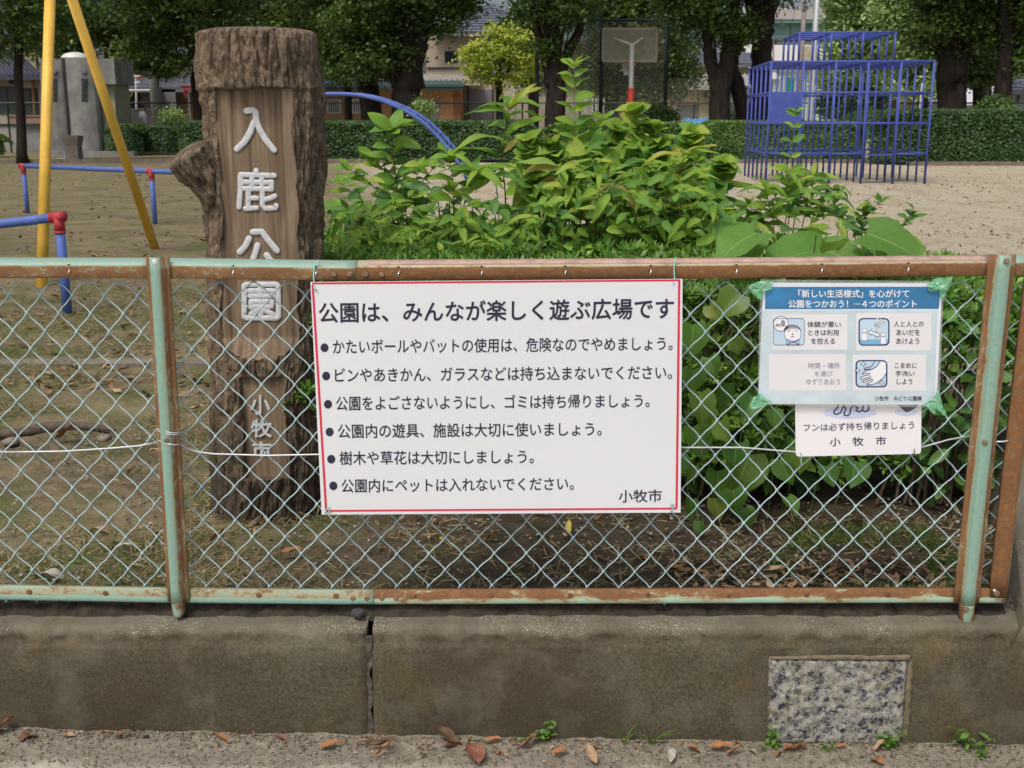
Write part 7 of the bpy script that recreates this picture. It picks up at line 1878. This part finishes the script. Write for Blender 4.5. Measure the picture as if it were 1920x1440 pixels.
PK = [(127, 828, 46, 5, 'orange', 'large salmon-brown leaf on the soil left of the left fence post', 1, 1.3), (196, 1000, 56, 5, 'tan', 'large curled tan leaf low behind the mesh at the left', 2, 0.8), (108, 1083, 66, 10, 'pale', 'big crumpled grey leaf close to the bottom rail at the left', 2, 1.2),
      (70, 1085, 34, 30, 'pale', 'smaller grey leaf scrap left of the big crumpled one', 0, 1), (248, 895, 26, 0, 'tan', 'small cupped tan leaf left of the fence post', 1, 1), (126, 874, 18, 70, 'tan', 'tiny pinkish leaf below the large salmon-brown one', 2, 1.3), (288, 853, 24, -20, 'tan', 'short beige leaf touching the left side of the post', 3, 0.8),
      (548, 1045, 40, 5, 'orange', 'ribbed orange leaf on the soil in front of the log post', 3, 1), (785, 981, 24, 60, 'orange', 'orange leaf just under the board, left part', 0, 0.9), (823, 1014, 26, 120, 'yellow', 'pale yellow-green leaf under the board', 2, 0.8), (921, 1019, 24, -10, 'orange', 'small orange leaf on dark soil below the middle of the board', 1, 1),
      (953, 1066, 18, 0, 'orange', 'tiny orange leaf just over the bottom rail at the middle', 3, 1), (1205, 1050, 32, 110, 'orange', 'pointed orange leaf standing below the right end of the board', 2, 0.8), (1068, 1002, 32, 80, 'yellow', 'yellow-green leaf below the board right of the middle', 1, 0.9),
      (1290, 1074, 30, 10, 'brown', 'brown leaf behind the rail left of the poster column', 1, 1), (1312, 1086, 34, -20, 'orange', 'orange-brown leaf beside it touching the rail', 3, 0.9), (1690, 1085, 52, 50, 'tan', 'long pale folded leaf near the right fence post', 2, 0.7), (1640, 1060, 40, 20, 'brown', 'dull brown curled leaf among the litter at the right', 1, 1.1),
      (450, 970, 30, 0, 'tan', 'thin beige leaf against the foot of the log post', 3, 0.7), (410, 1022, 40, 5, 'orange', 'faded orange leaf between the left fence post and the log post', 1, 0.9), (232, 1034, 30, 0, 'pale', 'thin pale leaf scrap left of the left fence post', 3, 0.8), (370, 774, 32, 0, 'tan', 'thin beige leaf lying left of the log post', 3, 0.5), (150, 590, 26, 20, 'tan', 'beige leaf standing by the foot of the nearest blue guard rail', 2, 0.9)]
for q in PK: fallen(q[0], q[1], q[2], q[3], q[4], q[5], 0.0, q[6], q[7])
M_stone = plain('field_stone', (0.22, 0.185, 0.15), 0.9, 0.3, 30, bump=0.6)
for (px, py, s, label) in ((20, 828, 16, 'rounded grey stone by the root at the left edge'), (195, 822, 15, 'brown-grey stone left of the fence post'), (671, 1149, 15, 'dark angular stone chip resting on the wall top at the joint')):
    Y = 2.56 if s == 15 and py > 1000 else None
    c = G(px, py, 0.0) if Y is None else P(px, py, 2.565)
    r_ = s / PXM(c.y); mb = MB(); ico = []
    for i in range(7):
        for j in range(10):
            a, b = math.pi * i / 6, 2 * math.pi * j / 10; k = r_ * (0.8 + 0.4 * float(vnoise(i * 1.3, j * 1.1, px)))
            ico.append(c + Vector((math.sin(a) * math.cos(b) * k, math.sin(a) * math.sin(b) * k, math.cos(a) * k * 0.55)))
    mb.add(ico, [tuple(f) for f in grid_faces(7, 10, True).tolist()])
    o = mb.build('stone', M_stone if py < 1000 else plain('dark_chip', (0.05, 0.05, 0.05), 0.9), smooth=py < 1000); tag(o, label, 'stone')
def litter(name, n, boxf, zf, size, mats, seed, curl=0.25):
    r = np.random.default_rng(seed)
    x, y = boxf(r, n); z = zf(x, y) + 0.006
    tv = np.array([(0, -.5, .05), (.2, -.1, .12), (0, .0, -.02), (-.2, -.1, .12), (.14, .3, .10), (-.14, .3, .10), (0, .5, curl)]); tf = np.array([(0, 1, 2), (0, 2, 3), (1, 4, 2), (2, 4, 6), (2, 6, 5), (3, 2, 5)])
    D = np.stack([r.normal(0, .3, len(x)), r.normal(0, .3, len(x)), np.ones(len(x))], -1)
    V, F, S = scatter(tv, tf, np.stack([x, y, z], -1), D, size * r.uniform(.5, 1.5, len(x)), r=r)
    o = link(name, np_mesh(name, V, F, mats, False, rnd=S)); tag(o, kind='stuff')
M_lit = leafmat('litter_leaf', (0.10, 0.055, 0.03), (0.24, 0.15, 0.08), (0.40, 0.29, 0.17), trans=0.05, rough=0.8)
def zroad(x, y): return ROADZ(x) + 0.008
litter('park_leaf_litter', 2600, lambda r, n: (r.uniform(-1, 1, n) * 0.5 * (yy := 5.0 + 25 * r.random(n) ** 1.6) + r.normal(0, 1, n) * .3, yy), lambda x, y: 0 * x, 0.06, M_lit, 81)
litter('near_leaf_litter', 520, lambda r, n: (r.uniform(-1.6, 1.6, n), 2.66 + 1.2 * r.random(n)), lambda x, y: 0 * x + 0.004, 0.019, M_lit, 82)
litter('thatch_leaf_litter', 420, lambda r, n: (r.uniform(0.45, 1.35, n), 2.66 + 0.35 * r.random(n)), lambda x, y: 0.01 * np.ones_like(x), 0.036, M_lit, 83)
litter('wall_foot_litter', 900, lambda r, n: (r.uniform(-1.5, 1.5, n), 2.475 - 0.16 * r.random(n) ** 2), zroad, 0.010, M_lit, 84)
litter('soil_crumbs', 3500, lambda r, n: (r.uniform(-1.5, 1.5, n), 2.60 + 0.09 * r.random(n)), lambda x, y: 0.036 + 0.02 * fbm(x * 20, y * 20) , 0.012, plain('soil_crumb', (0.06, 0.045, 0.032), 0.95, 0.5, 50), 85)
M_peb = leafmat('pebble_tone', (0.10, 0.085, 0.068), (0.20, 0.175, 0.14), (0.36, 0.33, 0.28), trans=0.0, rough=0.9)
def pebbles():
    r = np.random.default_rng(9); tv = np.array([(1, 0, 0), (-1, 0, 0), (0, 1, 0), (0, -1, 0), (0, 0, .7), (0, 0, -.7)], float); tf = np.array([(0, 2, 4), (2, 1, 4), (1, 3, 4), (3, 0, 4)])
    n = 5200; x = r.uniform(-1.5, 1.5, n); y = 2.478 - 0.30 * r.random(n) ** 1.6
    V, F, S = scatter(tv, tf, np.stack([x, y, ROADZ(x) + 0.004 + 0.02 * np.clip((y - 2.33) / .2, 0, 1) * fbm(x * 9, y * 20, 0, 4, 8)], -1), np.stack([r.normal(0, .3, n), r.normal(0, .3, n), np.ones(n)], -1), 0.0022 * r.uniform(.5, 2.0, n), r=r)
    tag(link('road_grit', np_mesh('road_grit', V, F, M_peb, False, rnd=S)), kind='stuff')
    n = 5000; x = r.uniform(-1.7, 1.7, n); y = 2.66 + 2.6 * r.random(n) ** 1.5
    V, F, S = scatter(tv, tf, np.stack([x, y, np.full(n, 0.003)], -1), np.stack([r.normal(0, .3, n), r.normal(0, .3, n), np.ones(n)], -1), 0.0035 * r.uniform(.5, 2.2, n), r=r)
    tag(link('soil_grit', np_mesh('soil_grit', V, F, M_peb, False, rnd=S)), kind='stuff')
pebbles()
M_grass = leafmat('dry_grass_blade', (0.26, 0.20, 0.10), (0.33, 0.27, 0.15), (0.12, 0.16, 0.04), trans=0.15, rough=0.8)
M_moss = leafmat('green_grass_blade', (0.05, 0.10, 0.015), (0.10, 0.16, 0.03), (0.16, 0.20, 0.05), trans=0.2, rough=0.7)
def grass(name, n, xf, mt, L, seed, lay=1.2):
    r = np.random.default_rng(seed); x, y = xf(r, n)
    tv = np.array([(-.03, 0, 0), (.03, 0, 0), (.015, 0.05, .6), (0, 0.2, 1.0)]); tf = np.array([(0, 1, 2, 3)])
    D = np.stack([r.normal(0, lay, n), r.normal(0, lay, n), np.ones(n) * .5], -1)
    V, F, S = scatter(tv, tf, np.stack([x, y, np.full(n, -0.004)], -1), D, L * r.uniform(.5, 1.4, n), r=r)
    tag(link(name, np_mesh(name, V, F, mt, False, rnd=S)), kind='stuff')
def patchy(x0, x1, y0, y1, sc, th, seed):
    def fn(r, n):
        x = r.uniform(x0, x1, n * 3); y = y0 + (y1 - y0) * r.random(n * 3) ** 1.3; k = fbm(x * sc, y * sc, 0, 3, seed) > th
        return x[k][:n], y[k][:n]
    return fn
def grass2(name, n, fn, mt, L, seed, lay=1.2):
    grass(name, n, lambda r, m: fn(r, m), mt, L, seed, lay) if False else _grass(name, n, fn, mt, L, seed, lay)
def _grass(name, n, fn, mt, L, seed, lay):
    r = np.random.default_rng(seed); x, y = fn(r, n); m = len(x)
    tv = np.array([(-.03, 0, 0), (.03, 0, 0), (.015, 0.05, .6), (0, 0.2, 1.0)]); tf = np.array([(0, 1, 2, 3)])
    D = np.stack([r.normal(0, lay, m), r.normal(0, lay, m), np.full(m, .5)], -1)
    V, F, S = scatter(tv, tf, np.stack([x, y, np.full(m, -0.003)], -1), D, L * r.uniform(.5, 1.4, m), r=r)
    tag(link(name, np_mesh(name, V, F, mt, False, rnd=S)), kind='stuff')
_grass('dry_grass', 30000, patchy(-3.4, -0.6, 2.75, 9.5, 2.2, 0.45, 3), M_grass, 0.045, 91, 1.5)
_grass('green_grass', 16000, patchy(-3.2, -0.55, 2.75, 8.5, 1.7, 0.51, 8), M_moss, 0.026, 92, 0.8)
_grass('dry_straw', 2200, patchy(-1.0, 1.5, 2.68, 3.4, 4, 0.45, 5), M_grass, 0.05, 93, 2.0)
_grass('green_ground_cover', 5000, patchy(0.75, 1.3, 2.75, 3.3, 4, 0.50, 6), M_moss, 0.030, 94, 0.7)
_grass('far_dry_grass', 22000, patchy(-4, 14, 6, 26, 0.5, 0.50, 6), M_grass, 0.05, 95, 1.4)
ML_weed = leafmat('weed_leaf', (0.07, 0.18, 0.03), (0.15, 0.30, 0.05), None, veins=0.1, objrnd=True, trans=0.3)
def weed(px, py, label, kind, h, n, seed):
    rr = random.Random(seed); g = G(px, py, -0.25); g = G(px, py, ROADZ(g.x)); g.z -= 0.002
    g.y = min(g.y, 2.468)
    t = thing('weed', label, 'weed', tuple(g), 'weeds at the wall foot'); H = 1.3 * h / PXM(g.y)
    if kind == 'grass':
        for k in range(n):
            a = rr.uniform(0, 6.28); L = H * rr.uniform(.6, 1.1); mb = MB(); w = 0.0028
            d = Vector((math.cos(a), math.sin(a) * .5, 0)); s_ = Vector((0.8, 0.2, 0)) if abs(d.x) < .7 else Vector((0, 1, 0))
            vs = []
            for i in range(7):
                q = i / 6; p = d * (L * .75 * q ** 1.5) + Vector((0, 0, L * (q - 0.45 * q ** 2.4))); ww = w * (1 - q) ** .6 + 0.0002
                vs += [p - s_ * ww, p + s_ * ww]
            mb.add(vs, [(2 * i, 2 * i + 1, 2 * i + 3, 2 * i + 2) for i in range(6)]); mb.build('blade', ML_weed, t, smooth=True)
    else:
        for k in range(max(2, n // 8)):
            lean = Vector((rr.gauss(0, .35), rr.gauss(-.1, .2), 1)).normalized(); top = lean * H * rr.uniform(.6, 1)
            mb = MB(); mb.tube([(0, 0, 0), top * .5, top], [0.0014, 0.001, 0.0006], 4, cap=False); mb.build('stem', M_gstem, t)
            m = max(4, n // max(2, n // 8))
            for q in range(m):
                f = (q + 1) / m; a = q * 2.4 + k; e = R(rr.uniform(-10, 30))
                put_leaf(t, top * f, Vector((math.cos(a) * math.cos(e), math.sin(a) * math.cos(e), math.sin(e))), H * rr.uniform(.22, .38), 'ovate', ML_weed, rr)
weed(1168, 1385, 'green grass blade weed arching at the wall foot under the right end of the board', 'grass', 62, 5, 1)
weed(1222, 1396, 'spreading crabgrass tuft right of the arching grass blade', 'grass', 55, 9, 2)
weed(1025, 1392, 'tallest leafy weed at the wall foot below the board', 'leafy', 52, 26, 3)
weed(975, 1392, 'faint wispy weed left of the tallest leafy one', 'grass', 30, 7, 4)
weed(890, 1388, 'tiny tuft of green just right of the wall joint leaves', 'grass', 22, 7, 5)
weed(846, 1382, 'small bright green sprig under the left part of the board', 'grass', 30, 6, 6)
weed(1447, 1395, 'leafy weed at the left corner of the granite plaque', 'leafy', 45, 30, 7)
weed(1430, 1412, 'low round-leaved weed on the pavement left of the plaque', 'leafy', 20, 18, 8)
weed(1655, 1390, 'trailing weed over the lower right part of the plaque', 'leafy', 45, 30, 9)
weed(1672, 1396, 'bent grass blades at the right corner of the plaque', 'grass', 45, 5, 10)
weed(1550, 1412, 'low weed in front of the plaque centre', 'leafy', 26, 26, 11)
weed(1800, 1390, 'fern-like weed against the wall right of the plaque', 'leafy', 55, 30, 12)
weed(1838, 1424, 'creeping weed at the bottom right corner', 'leafy', 30, 30, 13)
weed(395, 1376, 'faint green sprout at the wall foot left of the joint', 'grass', 22, 6, 14)
weed(180, 1390, 'tiny green sprout on the pavement at the left', 'grass', 14, 5, 15)

# ================================================================ put every thing's origin at its base
bpy.context.view_layer.update()
for o in list(scene.objects):
    if o.type == 'EMPTY' and o.parent is None and o.location.length < 1e-6:
        lo = Vector((1e9,) * 3); hi = Vector((-1e9,) * 3)
        for c in o.children_recursive:
            if c.type != 'MESH' or not len(c.data.vertices): continue
            for q in c.bound_box:
                p = c.matrix_world @ Vector(q); lo = Vector(map(min, lo, p)); hi = Vector(map(max, hi, p))
        if hi.x < lo.x: continue
        base = Vector(((lo.x + hi.x) / 2, (lo.y + hi.y) / 2, lo.z))
        o.location = base
        for c in o.children: c.matrix_parent_inverse = Matrix.Translation(-base)
bpy.context.view_layer.update()
